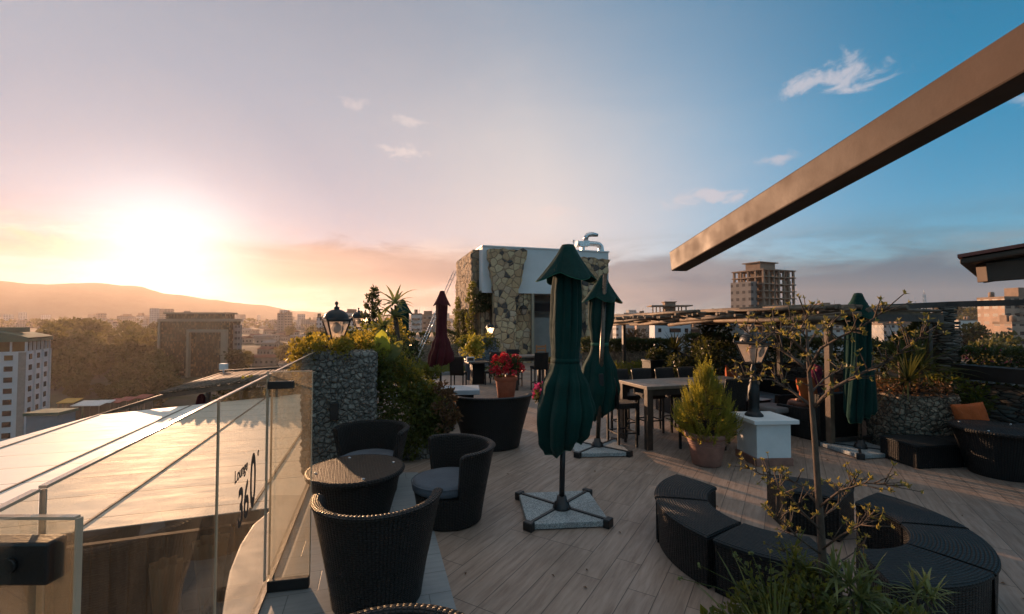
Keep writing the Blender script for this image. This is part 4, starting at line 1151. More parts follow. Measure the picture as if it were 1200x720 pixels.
# dark mesh wall below the near edge
mb = MB(); a = aw[0]+Vector((0.1,0.05,0)); b = aw[1]
mb.span(Vector((a.x, a.y+0.06, -2.4)), Vector((b.x, b.y+0.06, -2.4)), 0.03, 2.3)
for k in range(40):
    q = a.lerp(b, k/39.0); mb.span((q.x, q.y+0.03, -3.55), (q.x, q.y+0.03, -1.25), 0.035, 0.03)
for k in range(9):
    z = -1.45-0.25*k; mb.span((a.x, a.y+0.036, z), (b.x, b.y+0.036, z), 0.02, 0.025)
tag(mb.build('mesh_screen', M['mesh_screen']), 'dark mesh screen wall hanging below the white awning edge', 'screen')
def curtain(x, y, z0, z1, r, label, seed):
    rg2 = random.Random(seed)
    t = thing('tied_curtain', label, 'curtain', (x, y, z0))
    h = z1-z0; ph = rg2.uniform(0, 6)
    def rr(v): return r*(0.55+0.75*abs(v-0.52)**0.8*1.5) if v > 0.05 else r*0.9
    mb = MB(); mb.surf(lambda u, v: (rr(v)*(1+0.22*math.sin(u*44+ph+v*2))*math.cos(u*2*math.pi), rr(v)*(1+0.22*math.sin(u*44+ph+v*2))*math.sin(u*2*math.pi), h*v), 60, 16, True)
    mb.build('drape', M['curtain'], t)
    mb = MB(); mb.lathe([(r*0.62,h*0.50),(r*0.70,h*0.52),(r*0.62,h*0.54)], 16); mb.build('tie_band', M['dark_wood'], t)
p = flo(268, 640, -1.9); curtain(-4.45, 6.85, -3.1, -1.12, 0.17, 'tied brown curtain beside the pale ledge', 2)
curtain(-4.75, 6.35, -3.3, -1.2, 0.14, 'slim rolled brown curtain left of the tied one', 3)
# ---------------------------------------------------------------- lower bamboo lean-to at the left
P0 = at(190,461,17.2); P1 = at(335,441.5,19.0); P2 = at(336,434.5,25.0); P3 = at(262,438,25.0)
t = thing('reed_lean_to', 'low reed covered lean to roof on the lower terrace', 'lean-to', (P0.x, P0.y, -3.6))
base = Vector((P0.x, P0.y, -3.6))
mb = MB(); mb.slab([p-base for p in (P0, P1, P2, P3)], 0.08); rf = mb.build('reed_roof', M['thatch'], t)
rg = random.Random(9)
mb = MB()
for k in range(34):
    s = k/33.0+rg.uniform(-.01,.01); a = P0.lerp(P1, s); b = P3.lerp(P2, s); a = a+(a-b).normalized()*rg.uniform(0.0,0.5)
    mb.tube([a-base+Vector((0,0,0.04)), b-base+Vector((0,0,0.05+rg.uniform(0,.05)))], rg.uniform(0.025,0.05), 5)
mb.build('bamboo_canes', M['bamboo'], rf)
mb = MB(); q0 = at(118,487,16.2); mb.span(q0-base, P0-base+Vector((0,0,-0.1)), 0.10, 0.12); mb.span(P0-base+Vector((0,0,-0.12)), P1-base+Vector((0,0,-0.12)), 0.10, 0.14); mb.build('edge_beam', M['post_wood'], t)
mb = MB(); mb.span(P3-base+Vector((-0.2,0,0.12)), P2-base+Vector((0.6,0,0.2)), 0.12, 0.12); mb.build('ridge_beam', M['dark_wood'], t)
for s in (0.35, 0.62, 0.93):
    a = P0.lerp(P1, s)-base; mb = MB(); mb.box((a.x,a.y,(a.z-0.2)/2), (0.12,0.12,a.z-0.2)); mb.build('post', M['dark_wood'], t)
a = at(262, 433, 24.6)
mb = MB(); mb.box((0,0,0.15), (0.34,0.25,0.32)); mb.box((0,-0.13,0.16), (0.22,0.02,0.2)); mb.box((0,0,-0.2), (0.06,0.06,0.5))
tag(mb.build('floodlight_box', M['white_paint'], loc=tuple(a)), 'small white box on a stub above the reed lean to', 'box')

# ---------------------------------------------------------------- stone relief walls
def relief(mb, o, ex, ey, nrm, w, h, res=0.05, amp=0.035, freq=9.0, seed=0.0, stretch=(1,1,1), edge=0.0):
    """a rough stone face: grid pushed out along nrm by cell noise"""
    o = Vector(o); ex = Vector(ex).normalized(); ey = Vector(ey).normalized(); nrm = Vector(nrm).normalized()
    nu = max(2, int(w/res)); nv = max(2, int(h/res))
    def fn(u, v):
        p = o+ex*(w*u)+ey*(h*v)
        q = Vector((p.x*stretch[0]+seed, p.y*stretch[1], p.z*stretch[2]))*freq
        d, pts = mnoise.voronoi(q); g = d[1]-d[0]
        k = min(1.0, g*2.2)**0.6
        f = min(1, u*w/0.03, (1-u)*w/0.03, v*h/0.03, (1-v)*h/0.03)
        return p+nrm*((amp*k+0.3*amp*mnoise.noise(q*0.35))*f)
    mb.surf(fn, nu, nv, False, smooth=True)
def stone_box(name, label, cat, o, ux, w, d, h, mat, res, amp, freq, faces='fblr', stretch=(1,1,1), top=True, group=None, core=None):
    """box whose local x runs along ux from corner o; rough front, back, left, right"""
    ux = Vector(ux).normalized(); vy = Vector((-ux.y, ux.x, 0)); rz = math.atan2(ux.y, ux.x)
    t = thing(name, label, cat, o, rz, group) if label else None
    mb = MB()
    if 'f' in faces: relief(mb, (0,0,0), (1,0,0), (0,0,1), (0,-1,0), w, h, res, amp, freq, o[0], stretch)
    if 'b' in faces: relief(mb, (w,d,0), (-1,0,0), (0,0,1), (0,1,0), w, h, res, amp, freq, o[0]+5, stretch)
    if 'l' in faces: relief(mb, (0,d,0), (0,-1,0), (0,0,1), (-1,0,0), d, h, res, amp, freq, o[0]+9, stretch)
    if 'r' in faces: relief(mb, (w,0,0), (0,1,0), (0,0,1), (1,0,0), d, h, res, amp, freq, o[0]+13, stretch)
    if top: relief(mb, (0,0,h), (1,0,0), (0,1,0), (0,0,1), w, d, res*1.5, amp*0.7, freq, o[0]+17, stretch)
    st = mb.build('stone_facing', mat, t)
    return t
# pillar with the big lantern
pil = stone_box('stone_pillar', 'grey cobble stone pillar planter carrying the big lantern', 'pillar', (-2.86, 6.28, 0), U, 0.93, 1.1, 1.66, M['pebble'], 0.019, 0.045, 12.0)
mb = MB(); mb.box((0.40,-0.045,0.86), (0.11,0.09,0.24)); wl = mb.build('up_down_light', M['black'], bev=0.008)
wl.matrix_world = Matrix.Translation((-2.86,6.28,0))@Matrix.Rotation(TH,4,'Z'); tag(wl, 'small black box light fixed on the front of the cobble pillar', 'wall light')
# planter walls running on along the edge behind the pillar
po = Vector((-2.86,6.28,0))+V*1.15
stone_box('planter_wall', 'long grey stone planter wall along the left terrace edge behind the pillar', 'planter', tuple(po-U*0.02), U, 0.9, 7.4, 1.25, M['pebble'], 0.08, 0.05, 7.0, 'frl')
mb = MB(); p2 = Vector((-2.0,6.75,0))
stone_box('low_planter', 'low stone planter under the ivy right of the cobble pillar', 'planter', (-1.92,6.85,0), U, 0.75, 1.4, 0.22, M['pebble'], 0.06, 0.04, 8.0, 'frl')

# ---------------------------------------------------------------- stone house on the terrace
HO = Vector((-1.36, 22.0, 0))
t = thing('stone_house', 'rooftop stone house with a plain white upper band and mosaic pillars', 'house', HO, TH)
WL, DP, H1, H2 = 6.9, 5.7, 3.52, 5.80
mb = MB(); mb.box((WL/2,DP/2+0.15,(H1+H2)/2), (WL,DP-0.3,H2-H1)); bnd = mb.build('white_band', M['white'], t)
mb = MB(); mb.box((WL/2,DP/2+0.15,H2+0.03), (WL+0.08,DP-0.2,0.06)); mb.build('roof_cap', M['white_paint'], t)
mb = MB(); mb.box((WL/2,DP/2+0.9,H1/2), (WL-0.3,DP-1.9,H1-0.004)); mb.build('inner_wall', M['grey_wall'], t)
# rough left flank rising above the band
mb = MB(); relief(mb, (-0.32,DP+0.2,0), (0,-1,0), (0,0,1), (-1,0,0), DP-0.9, H2-0.05, 0.12, 0.10, 3.2, 3.0)
relief(mb, (-0.32,1.1,0), (1,0,0), (0,0,1), (0,-1,0), 0.33, H2-0.05, 0.11, 0.06, 3.2, 5.0)
mb.add([(-0.32,DP+.2,H2-0.05),(-0.32,1.1,H2-0.05),(0.01,1.1,H2-0.05),(0.01,DP+.2,H2-0.05)], [(0,1,2,3)])
mb.build('flank_wall', M['mosaic_wall'], t)
def mosaic_pillar(xb0, xb1, xt0, xt1, zt, seed, y0=-0.14, dd=0.5):
    rg2 = random.Random(seed); n = 26; L = []; Rr = []
    for k in range(n+1):
        z = zt*k/n; q = max(0.0, (z-H1*0.92)/(zt-H1*0.92))
        jl = rg2.uniform(-1,1)*(0.02 if q == 0 else 0.07); jr = rg2.uniform(-1,1)*(0.02 if q == 0 else 0.07)
        L.append((xb0+(xt0-xb0)*q**0.8+jl, z)); Rr.append((xb1+(xt1-xb1)*q**0.8+jr, z))
    top = [(xt1+(xt0-xt1)*k/8, zt+rg2.uniform(-0.02,0.12)) for k in range(1, 8)]
    out = L[::-1]; poly = [(x, z) for x, z in L[:1]]+Rr+top+L[::-1][:-1]
    mb = MB(); m = len(poly)
    P = [(x, y0, z) for x, z in poly]+[(x, y0+dd, z) for x, z in poly]
    mb.add(P, [tuple(range(m)), tuple(range(2*m-1, m-1, -1))]+[(i, m+i, m+(i+1) % m, (i+1) % m) for i in range(m)])
    return mb
mosaic_pillar(0.50, 1.58, 0.22, 2.20, 5.62, 4).build('mosaic_pillar', M['mosaic'], t)
mosaic_pillar(5.35, 6.25, 5.0, 6.75, 5.35, 7).build('mosaic_pillar', M['mosaic'], t)
mb = MB(); mb.box((0.25,0.95,H1/2), (0.52,0.3,H1-0.01)); mb.box((2.05,0.6,H1/2), (1.0,0.3,H1-0.01)); mb.build('mosaic_wall', M['mosaic'], t)
mb = MB(); mb.box((2.62,0.55,H1/2), (0.14,0.5,H1-0.01)); mb.build('door_jamb', M['stone_trim'], t)
mb = MB(); mb.box((3.35,1.02,1.15), (1.3,0.06,2.3)); dr = mb.build('door', M['grey_wall'], t)
mb = MB(); mb.box((3.35,1.0,2.85), (1.2,0.12,0.55)); wf = mb.build('transom_window', M['dark_wood'], t)
mb = MB(); mb.box((3.35,0.93,2.85), (1.05,0.03,0.42)); mb.build('pane', M['pane'], wf)
mb = MB(); mb.box((4.9,0.8,H1/2), (0.5,0.4,H1-0.01)); mb.build('side_pier', M['grey_wall'], t)
mb = MB(); mb.box((6.55,0.6,H1/2), (0.5,0.4,H1-0.01)); mb.build('mosaic_wall', M['mosaic'], t)
# duct on the roof
t = thing('roof_duct', 'shiny metal ventilation fan with gooseneck ducts on the house roof', 'duct', HO+U*5.55+V*1.0+Vector((0,0,H2+0.06)), TH)
def duct(mb, pts, w, h):
    for a, b in zip(pts, pts[1:]): mb.span(a, b, w, h, up=(0,1,0))
mb = MB()
c = Vector((1.25,0,0.35))
arc = [Vector((1.6,0,-0.05)),Vector((1.6,0,0.30))]+[Vector((1.25+0.35*math.cos(a),0,0.30+0.38*math.sin(a))) for a in [k*math.pi/2/6 for k in range(1,7)]]+[Vector((0.35,0,0.68))]
mb.surf(lambda u, v: (lambda i, f: tuple((arc[i].lerp(arc[min(i+1, len(arc)-1)], f))+((Vector((0,1,0))*math.sin(u*6.283)+ (Vector((arc[min(i+1,len(arc)-1)].z-arc[max(i-1,0)].z,0,-(arc[min(i+1,len(arc)-1)].x-arc[max(i-1,0)].x))).normalized())*math.cos(u*6.283))*0.2)))(int(v*(len(arc)-1)) if v < 1 else len(arc)-1, 0.0), 14, len(arc)-1, True)
mb.build('gooseneck', M['steel'], t)
mb = MB(); mb.box((0.25,0,0.62), (0.75,0.5,0.42), ry=-0.12); mb.box((0.2,0,0.22), (0.25,0.3,0.46)); mb.tube([(-0.25,0,0.62),(-0.12,0,0.6)], 0.26, 14); mb.build('fan_housing', M['steel'], t, bev=0.02)
mb = MB(); a2 = [Vector((0.45,0,0.85)),Vector((0.47,0,1.15)),Vector((0.62,0,1.34)),Vector((0.9,0,1.40)),Vector((1.35,0,1.36))]
mb.tube(a2, [0.17,0.17,0.18,0.19,0.12], 12); mb.build('outlet_hood', M['steel'], t)
mb = MB(); mb.tube([(-0.5,-0.1,0),(-0.5,-0.1,0.75)], 0.03, 6); mb.ball((-0.5,-0.1,0.8), 0.09, 8, 6); mb.build('vent_pipe', M['steel'], t)

t.scale = (0.8,0.8,0.72)
# cable stays coming down left of the house
t = thing('stay_cable', 'pair of steel stay rods with cross ties slanting up to the house', 'cable stay', at(486,424,20.5))
o0 = at(486,424,20.5); o1 = at(533,318,24.2)
mb = MB()
for s in (-0.07, 0.07): mb.tube([Vector((s,0,0)), o1-o0+Vector((s,0,0))], 0.02, 6)
mb.build('rod', M['steel'], t)
mb = MB()
for k in range(14): q = (o1-o0)*((k+0.5)/14); mb.tube([q+Vector((-0.07,0,0)), q+Vector((0.07,0,0))], 0.012, 5)
mb.build('cross_tie', M['steel'], t)

# lawn strip with kerb and low pebble wall left of the house
L0 = Vector((-6.6,16.2,0)); 
mb = MB()
q0 = Vector((-5.2,17.2,0)); q1 = q0+U*4.4; q2 = q1+V*4.6; q3 = q0+V*5.0
mb.slab([Vector((p.x,p.y,0.10)) for p in (q0,q1,q2,q3)], 0.09); struct(mb.build('lawn', M['lawn']))
mb = MB(); mb.span(q0+Vector((0,-0.06,0.065)), q1+Vector((0.1,-0.03,0.065)), 0.12, 0.126); tag(mb.build('lawn_kerb', M['kerb'], bev=0.01), 'grey kerb in front of the small lawn', 'kerb')
stone_box('pebble_wall', 'low brown pebble wall under the dark hedge behind the lawn', 'wall', tuple(q3-U*3.2), U, 7.4, 0.4, 0.95, M['pebble_brown'], 0.12, 0.05, 5.0, 'f')
stone_box('pebble_wall', 'low grey pebble planter wall against the left corner of the house', 'wall', (-2.2,20.0,0), U, 1.7, 0.8, 0.95, M['pebble'], 0.10, 0.05, 6.0, 'fl')

# boundary walls on the right: far wall and long side wall
WV = Vector((0.3,-1,0)).normalized()
fw0 = Vector((2.3,15.0,0)); fw1 = Vector((wall_x(16.1),16.1,0))
stone_box('boundary_wall', 'low rubble wall closing the terrace behind the bar tables', 'wall', tuple(fw0), fw1-fw0, (fw1-fw0).length, 0.35, 1.08, M['pebble_brown'], 0.10, 0.05, 5.0, 'f')
sw0 = Vector((wall_x(16.1),16.1,0)); sw1 = Vector((wall_x(2.5),2.5,0))
stone_box('boundary_wall', 'long wall of stacked slate along the right side of the terrace', 'wall', tuple(sw0), sw1-sw0, (sw1-sw0).length, 0.4, 1.05, M['dry_wall'], 0.07, 0.05, 5.0, 'f', (0.6,0.6,2.6))
# slate pillar
pp = at(1109,430,8.3)
rg = random.Random(31)
t = thing('slate_pillar', 'round pillar of thin stacked slates carrying the dark beam', 'pillar', (pp.x, 8.3, 0))
mb = MB(); z = 0
while z < 2.36:
    th = rg.uniform(0.035,0.075); r = 0.19+rg.uniform(-0.035,0.025); n = rg.randint(8,11); a0 = rg.uniform(0,6)
    mb.prism([(r*rg.uniform(0.9,1.1)*math.cos(a0+6.283*k/n), r*rg.uniform(0.9,1.1)*math.sin(a0+6.283*k/n)) for k in range(n)], z, z+th-0.012)
    z += th
mb.build('slates', M['dry_wall'], t)
mb = MB(); mb.lathe([(0.13,0),(0.13,2.37)], 12); mb.build('core', M['dark_wood'], t)
# dark beam from the pergola over the pillar to the building at the right
b0 = at(1030,360.5,8.1); b1 = at(1109,357,8.3); b2 = b1+Vector((2.2,-0.9,0.02))
b2 = at(1186,355.0,7.6); b3 = at(1260,353,7.2)
mb = MB(); mb.span(b0, b1, 0.09, 0.10); mb.span(b1, b3, 0.09, 0.10)
tag(mb.build('tie_beam', M['dark_wood']), 'thin dark horizontal beam resting on the slate pillar at the right', 'beam')

# ---------------------------------------------------------------- bamboo pergola
PA = Vector((3.35,14.6,2.20)); PB = Vector((5.42,7.35,2.27))
def perg(s, w): return PA.lerp(PB, s)+U*w
t = thing('bamboo_pergola', 'bamboo covered shade on dark posts above the lounge sofas', 'pergola', (PB.x, PB.y, 0))
pb = Vector((PB.x, PB.y, 0))
mb = MB(); mb.slab([perg(0,-0.1)-pb, perg(1,-0.1)-pb, perg(1.0,2.2)-pb+Vector((0,0,-0.02)), perg(0,2.9)-pb], 0.04); rf = mb.build('reed_roof', M['thatch'], t)
rg = random.Random(12); mb = MB()
for k in range(60):        # canes lying along the shade, ends sticking out irregularly
    s0 = rg.uniform(-0.06, 0.72); s1 = s0+rg.uniform(0.25,0.5); w0 = rg.uniform(-0.28,0.8)+ (rg.uniform(0,2.0) if k > 34 else 0); w1 = w0+rg.uniform(-0.5,0.5)
    mb.tube([perg(s0,w0)-pb+Vector((0,0,rg.uniform(0.03,0.09))), perg((s0+s1)/2,(w0+w1)/2)-pb+Vector((0,0,rg.uniform(0.04,0.11))), perg(min(1.02,s1),w1)-pb+Vector((0,0,rg.uniform(0.03,0.10)))], rg.uniform(0.026,0.05), 6)
for k in range(74):        # canes across, showing their ends at the front edge
    s = k/73.0+rg.uniform(-.006,.006); o1 = rg.uniform(-0.6,-0.08)
    mb.tube([perg(s,o1)-pb+Vector((0,0,rg.uniform(-0.03,0.05))), perg(s+rg.uniform(-.03,.03),2.1+rg.uniform(-.3,.2))-pb+Vector((0,0,rg.uniform(0.0,0.06)))], rg.uniform(0.02,0.038), 6)
for k in range(80):        # rough bundle along the front edge
    s0 = rg.uniform(-0.08, 0.8); s1 = min(1.03, s0+rg.uniform(0.18,0.4)); w0 = rg.uniform(-0.35,0.12); w1 = w0+rg.uniform(-0.15,0.15)
    za, zb = rg.uniform(-0.22,0.07), rg.uniform(-0.22,0.07)
    mb.tube([perg(s0,w0)-pb+Vector((0,0,za)), perg((s0+s1)/2,(w0+w1)/2)-pb+Vector((0,0,(za+zb)/2-rg.uniform(0,0.03))), perg(s1,w1)-pb+Vector((0,0,zb))], rg.uniform(0.022,0.045), 6)
mb.build('bamboo_canes', M['bamboo'], rf)
mb = MB(); mb.span(perg(0,0.0)-pb+Vector((0,0,-0.09)), perg(1,0.0)-pb+Vector((0,0,-0.09)), 0.08, 0.1); mb.span(perg(1,0)-pb+Vector((0,0,-0.11)), perg(1.0,2.2)-pb+Vector((0,0,-0.11)), 0.08, 0.12)
mb.build('edge_beam', M['dark_wood'], t)
for s, w, m in ((0.06,0,'dark_wood'),(0.955,0.0,'post_wood'),(0.98,2.1,'dark_wood'),(0.55,2.2,'dark_wood'),(0.55,0.02,'dark_wood')):
    if s == 0.55 and w < 1: continue
    a = perg(s, w)-pb; mb = MB(); mb.box((a.x,a.y,1.03), (0.09,0.09,2.06), rz=TH); mb.build('post', M[m], t)
mb = MB(); a = perg(0.955,0)-pb; b = perg(0.98,2.1)-pb; mb.span((a.x,a.y,0.12), (b.x,b.y,0.12), 0.06, 0.06); mb.build('foot_rail', M['dark_wood'], t)

# ---------------------------------------------------------------- overhead beam and eave at the right
Ye = 3.5
e0 = at(784.5,307,Ye); bd = Vector((0.113,0.993,0)).normalized(); 
zc = (at(784.5,296,Ye).z+at(784.5,318,Ye).z)/2
c0 = Vector((e0.x+0.065, Ye, zc)); c1 = c0+Vector((0.172,-1.0,0.183))*6.8
mb = MB(); mb.span(c0, c1, 0.13, 0.155); tag(mb.build('roof_beam', M['beam'], bev=0.008), 'big brown beam reaching overhead from the upper right', 'beam')
t = thing('eave', 'red edged roof eave corner entering at the right edge', 'eave', (4.0,4.0,2.5))
o = Vector((4.0,4.0,2.5))
q0 = at(1122,303,4.05); q1 = q0+Vector((2.6,-0.95,0.46)); q2 = q1+Vector((2.3,2.0,0)); q3 = q0+Vector((2.3,2.0,0.0))
mb = MB(); mb.slab([p-o+Vector((0,0,0.035)) for p in (q0,q1,q2,q3)], 0.03); mb.build('red_sheet', M['eave_red'], t)
mb = MB(); mb.slab([p-o for p in (q0+Vector((0.03,0.01,0)),q1,q2,q3)], 0.055); mb.build('fascia_board', M['beam'], t, bev=0.015)
mb = MB(); g0 = at(1150,320,4.15); mb.span(g0-o, g0-o+Vector((2.4,-0.75,0.16)), 0.14, 0.17); mb.build('rafter_beam', M['beam'], t, bev=0.006)
mb = MB(); g1 = at(1172,306,4.2); mb.span(g1-o, g1-o+Vector((2.2,-0.7,0.24)), 0.10, 0.09); mb.build('spacer_block', M['dark_wood'], t)
# ================================================================ closed parasols
def parasol(name, label, px_base, Y, ztop, zhem, spec, mats, group, rz=0.0, tilt=0.0, base=None, pole_off=(0,0), seed=1, pole_mat='pole', front_pole=False):
    """spec: list of (t, radius, pleat depth) from hem (0) to top (1)"""
    rg = random.Random(seed)
    x = (px_base-600)/F*Y
    t = thing(name, label, 'parasol', (x, Y, 0), rz, group)
    H = ztop-zhem
    lean = math.tan(tilt)
    ph = [rg.uniform(0, 6.28) for _ in range(6)]
    def prof(v):
        for (a, r0, p0), (b, r1, p1) in zip(spec, spec[1:]):
            if a <= v <= b:
                q = (v-a)/(b-a); q = q*q*(3-2*q); return r0+(r1-r0)*q, p0+(p1-p0)*q
        return spec[-1][1], spec[-1][2]
    cx, cy = pole_off
    lob = [rg.uniform(0.65, 1.25) for _ in range(8)]; hemz = [rg.uniform(-0.5, 1.0) for _ in range(8)]
    def fab(u, v):
        a = 2*math.pi*u; r, p = prof(v)
        w = a+0.22*math.sin(a+ph[1])+0.12*math.sin(2*a+ph[2])+0.55*max(0.0, 0.45-v)+0.10*math.sin(5*v+ph[3])
        q = (8*w/(2*math.pi)) % 8.0; i = int(q) % 8; fr = q-int(q)
        am = lob[i]*(1-fr)+lob[(i+1) % 8]*fr
        k = abs(math.sin(math.pi*fr))**0.75               # rounded fold with a sharp valley
        k2 = math.sin(19*w+ph[0]+3*v)*0.18+math.sin(11*w-ph[4]-4*v)*0.22
        rr = r*(1+p*am*(k-0.62)*1.25+p*0.45*k2)
        z = zhem+H*v
        if v < 0.30:
            hz = hemz[i]*(1-fr)+hemz[(i+1) % 8]*fr
            z += (0.30-v)/0.30*H*(0.03*hz-0.018*(1-abs(2*fr-1))**2+0.05*math.cos(a-0.3))
        sq = 1+0.10*math.cos(2*a+ph[5])*(1-v)
        return (cx+rr*math.cos(a)*sq+lean*z, cy+rr*math.sin(a)*sq, z)
    mb = MB(); mb.surf(fab, 192, 60, True); cn = mb.build('canopy', mats[0], t, solid=0.008)
    # hem piping
    n = 192; mb = MB(); mb.tube([fab(i/n, 0.0) for i in range(n+1)], 0.006, 5, cap=False); mb.build('hem_piping', mats[1], cn)
    return t, fab, lean, H
def vent_flap(t, lean, cx, cy, z1, z0, r0, r1, mats, seed, lobes=4, rot=0.6):
    def fl(u, v):
        a = 2*math.pi*u
        k = abs(math.cos(lobes/2*(a-rot)))
        r = r0+(r1-r0)*v**1.08*(0.56+0.44*k**1.3)
        z = z1+(z0-z1)*v**0.92*(0.80+0.22*(k**1.6))
        r *= 1+0.03*math.sin(9*a+seed)*v
        return (cx+r*math.cos(a)+lean*z, cy+r*math.sin(a), z)
    mb = MB(); mb.surf(fl, 96, 18, True); f = mb.build('vent_flap', mats[0], t, solid=0.008)
    mb = MB(); mb.tube([fl(i/96, 1.0) for i in range(97)], 0.005, 5, cap=False); mb.build('hem_piping', mats[1], f)
    for q in range(lobes*2):
        uu = ((rot+q*math.pi/lobes)/(2*math.pi)) % 1.0
        mb = MB(); mb.tube([Vector(fl(uu, w/10))+Vector((0,0,0.004)) for w in range(11)], 0.004, 4); mb.build('seam', mats[0], f)
    mb = MB(); mb.lathe([(0.0,z1+0.03),(r0*0.9,z1+0.02),(r0,z1-0.03)], 14, (cx+lean*z1, cy, 0)); mb.build('cap', mats[0], t)
def tie_band(t, fab, v, mat, r=0.012):
    n = 96; mb = MB(); P = []
    for i in range(n+1):
        a = fab(i/n, v-0.012); b = fab(i/n, v+0.012)
        P.append((a, b))
    c = Vector((0,0,0))
    for a, b in P[:-1]: c += Vector(a)
    c /= n
    vs = []
    for a, b in P:
        for q in (a, b):
            d = Vector(q)-Vector((c.x, c.y, q[2])); vs.append(Vector(q)+d.normalized()*0.008)
    mb.add(vs, [(2*i, 2*i+2, 2*i+3, 2*i+1) for i in range(n)], None, 0, True)
    mb.build('tie_band', mat, t, solid=0.006)
def granite_base(t, cx, cy, size, rz, polez, pole_r=0.03, px=0, py=0, lean=0.0, ptop=1.0, mat='black', socket=True):
    b = bpy.data.objects.new('base', None); COL.objects.link(b); b.parent = t; b.location = (cx, cy, 0); b.rotation_euler.z = rz
    h = size/2; g = 0.028
    for sx, sy in ((0,1),(0,-1),(1,0),(-1,0)):    # four triangular slabs between the arms of the cross
        mb = MB()
        tri = [Vector((h*(sx-sy), h*(sy+sx), 0)), Vector((h*(sx+sy), h*(sy-sx), 0)), Vector((0,0,0))] if True else None
        off = Vector((sx, sy, 0))*g
        tr = [(p+off) for p in tri]
        tr = [Vector((max(-h,min(h,p.x)), max(-h,min(h,p.y)), 0)) for p in tr]
        a, bb, c = tr
        if (bb-a).cross(c-a).z < 0: a, bb = bb, a
        mb.prism([(p.x, p.y) for p in (a, bb, c)], 0.012, 0.068); mb.build('granite_slab', M['granite'], b, bev=0.004)
    for k in range(2):
        a = math.pi/4+k*math.pi/2; L = h*1.414
        mb = MB(); mb.box((0,0,0.052+0.002*k), (2*L-0.02,0.036,0.055), rz=a); mb.build('cross_arm', M['black'], b, bev=0.004)
    for k in range(4):
        a = math.pi/4+k*math.pi/2; L = h*1.414
        mb = MB(); mb.box((math.cos(a)*(L-0.015), math.sin(a)*(L-0.015), 0.045), (0.07,0.11,0.09), rz=a); mb.build('end_cap', M['black'], b, bev=0.012)
    mb = MB(); mb.lathe([(0.0,0.06),(0.095,0.06),(0.10,0.085),(0.085,0.10),(0.08,0.13),(0.06,0.14),(0.05,0.20),(0.0,0.20)], 20, (px-cx, py-cy, 0)); mb.build('socket', M['black'], b)
    mb = MB(); mb.tube([(px+lean*0.1,py,0.1),(px+lean*ptop,py,ptop)], pole_r, 14); mb.build('pole', M[mat], t)

GM = (M['green'], M['green_piping'])
G1 = 'tall closed parasols with canvas canopies on the terrace'
# foremost
sp1 = [(0,0.20,0.26),(0.05,0.27,0.30),(0.16,0.30,0.30),(0.29,0.245,0.26),(0.40,0.17,0.10),(0.435,0.148,0.06),(0.47,0.155,0.08),(0.6,0.168,0.18),(0.78,0.158,0.22),(0.92,0.135,0.2),(1,0.06,0.1)]
t, fab, ln, H = parasol('closed_parasol', 'big closed green parasol in the middle foreground, nearest to the viewer', 657, 5.03, 2.84, 0.78, sp1, GM, G1, tilt=R(1.6), seed=4)
tie_band(t, fab, 0.435, M['green']); vent_flap(t, ln, 0, 0, 2.93, 2.54, 0.075, 0.355, GM, 2.0, 4, 0.35)
granite_base(t, 0.0, 0.06, 0.84, R(5.5), 1, 0.03, 0, 0, ln, 0.9, 'black')
# second, with the pole standing free in front of the folded canvas
sp2 = [(0,0.12,0.3),(0.05,0.23,0.32),(0.2,0.30,0.26),(0.33,0.26,0.2),(0.50,0.14,0.08),(0.53,0.13,0.05),(0.57,0.15,0.1),(0.72,0.20,0.16),(0.9,0.20,0.2),(1,0.07,0.1)]
t, fab, ln, H = parasol('closed_parasol', 'closed green parasol behind the foremost one, its bare pole standing in front of the canvas', 699, 7.5, 2.78, 0.52, sp2, GM, G1, tilt=R(3.0), seed=8, pole_off=(0.0,0.22))
tie_band(t, fab, 0.53, M['green_piping']); vent_flap(t, ln, 0.0, 0.22, 2.86, 2.42, 0.06, 0.36, GM, 1.0, 4, 0.2)
granite_base(t, 0.0, 0.03, 0.84, R(4), 1, 0.036, 0, 0, ln, 2.88, 'pole')
mb = MB(); mb.box((ln*1.1,-0.05,1.15), (0.075,0.07,0.2)); mb.build('crank_box', M['black'], t, bev=0.01)
# right hand one by the stone planter
sp3 = [(0,0.16,0.3),(0.04,0.185,0.34),(0.2,0.18,0.32),(0.45,0.165,0.3),(0.7,0.155,0.3),(0.88,0.16,0.25),(0.95,0.12,0.2),(1,0.05,0.1)]
t, fab, ln, H = parasol('closed_parasol', 'closed green parasol at the right between the post and the round stone planter', 1004, 7.4, 2.48, 0.58, sp3, GM, G1, tilt=R(0.6), seed=15)
vent_flap(t, ln, 0, 0, 2.54, 2.14, 0.06, 0.29, GM, 3.0, 4, 0.1)
granite_base(t, 0.02, 0.05, 0.80, R(10), 1, 0.03, 0, 0, ln, 0.9, 'pole')
# maroon
sp4 = [(0,0.22,0.3),(0.05,0.33,0.32),(0.15,0.33,0.3),(0.3,0.25,0.24),(0.45,0.16,0.14),(0.6,0.15,0.16),(0.85,0.17,0.16),(0.95,0.13,0.15),(1,0.06,0.1)]
MM = (M['maroon'], M['maroon'])
t, fab, ln, H = parasol('closed_parasol', 'slim closed maroon parasol in front of the stay rods left of the house', 516.5, 14.0, 2.95, 0.72, sp4, MM, G1, tilt=R(0.8), seed=21)
vent_flap(t, ln, 0, 0, 3.02, 2.58, 0.07, 0.27, MM, 1.0, 4, 0.4)
granite_base(t, 0, 0, 0.7, R(15), 1, 0.035, 0, 0, ln, 1.0, 'black')
t, fab, ln, H = parasol('closed_parasol', 'closed green parasol half hidden behind the palm at left', 470, 12.6, 2.62, 0.7, sp3, GM, G1, tilt=R(1.0), seed=27)
vent_flap(t, ln, 0, 0, 2.68, 2.28, 0.06, 0.30, GM, 3.0, 4, 0.1)
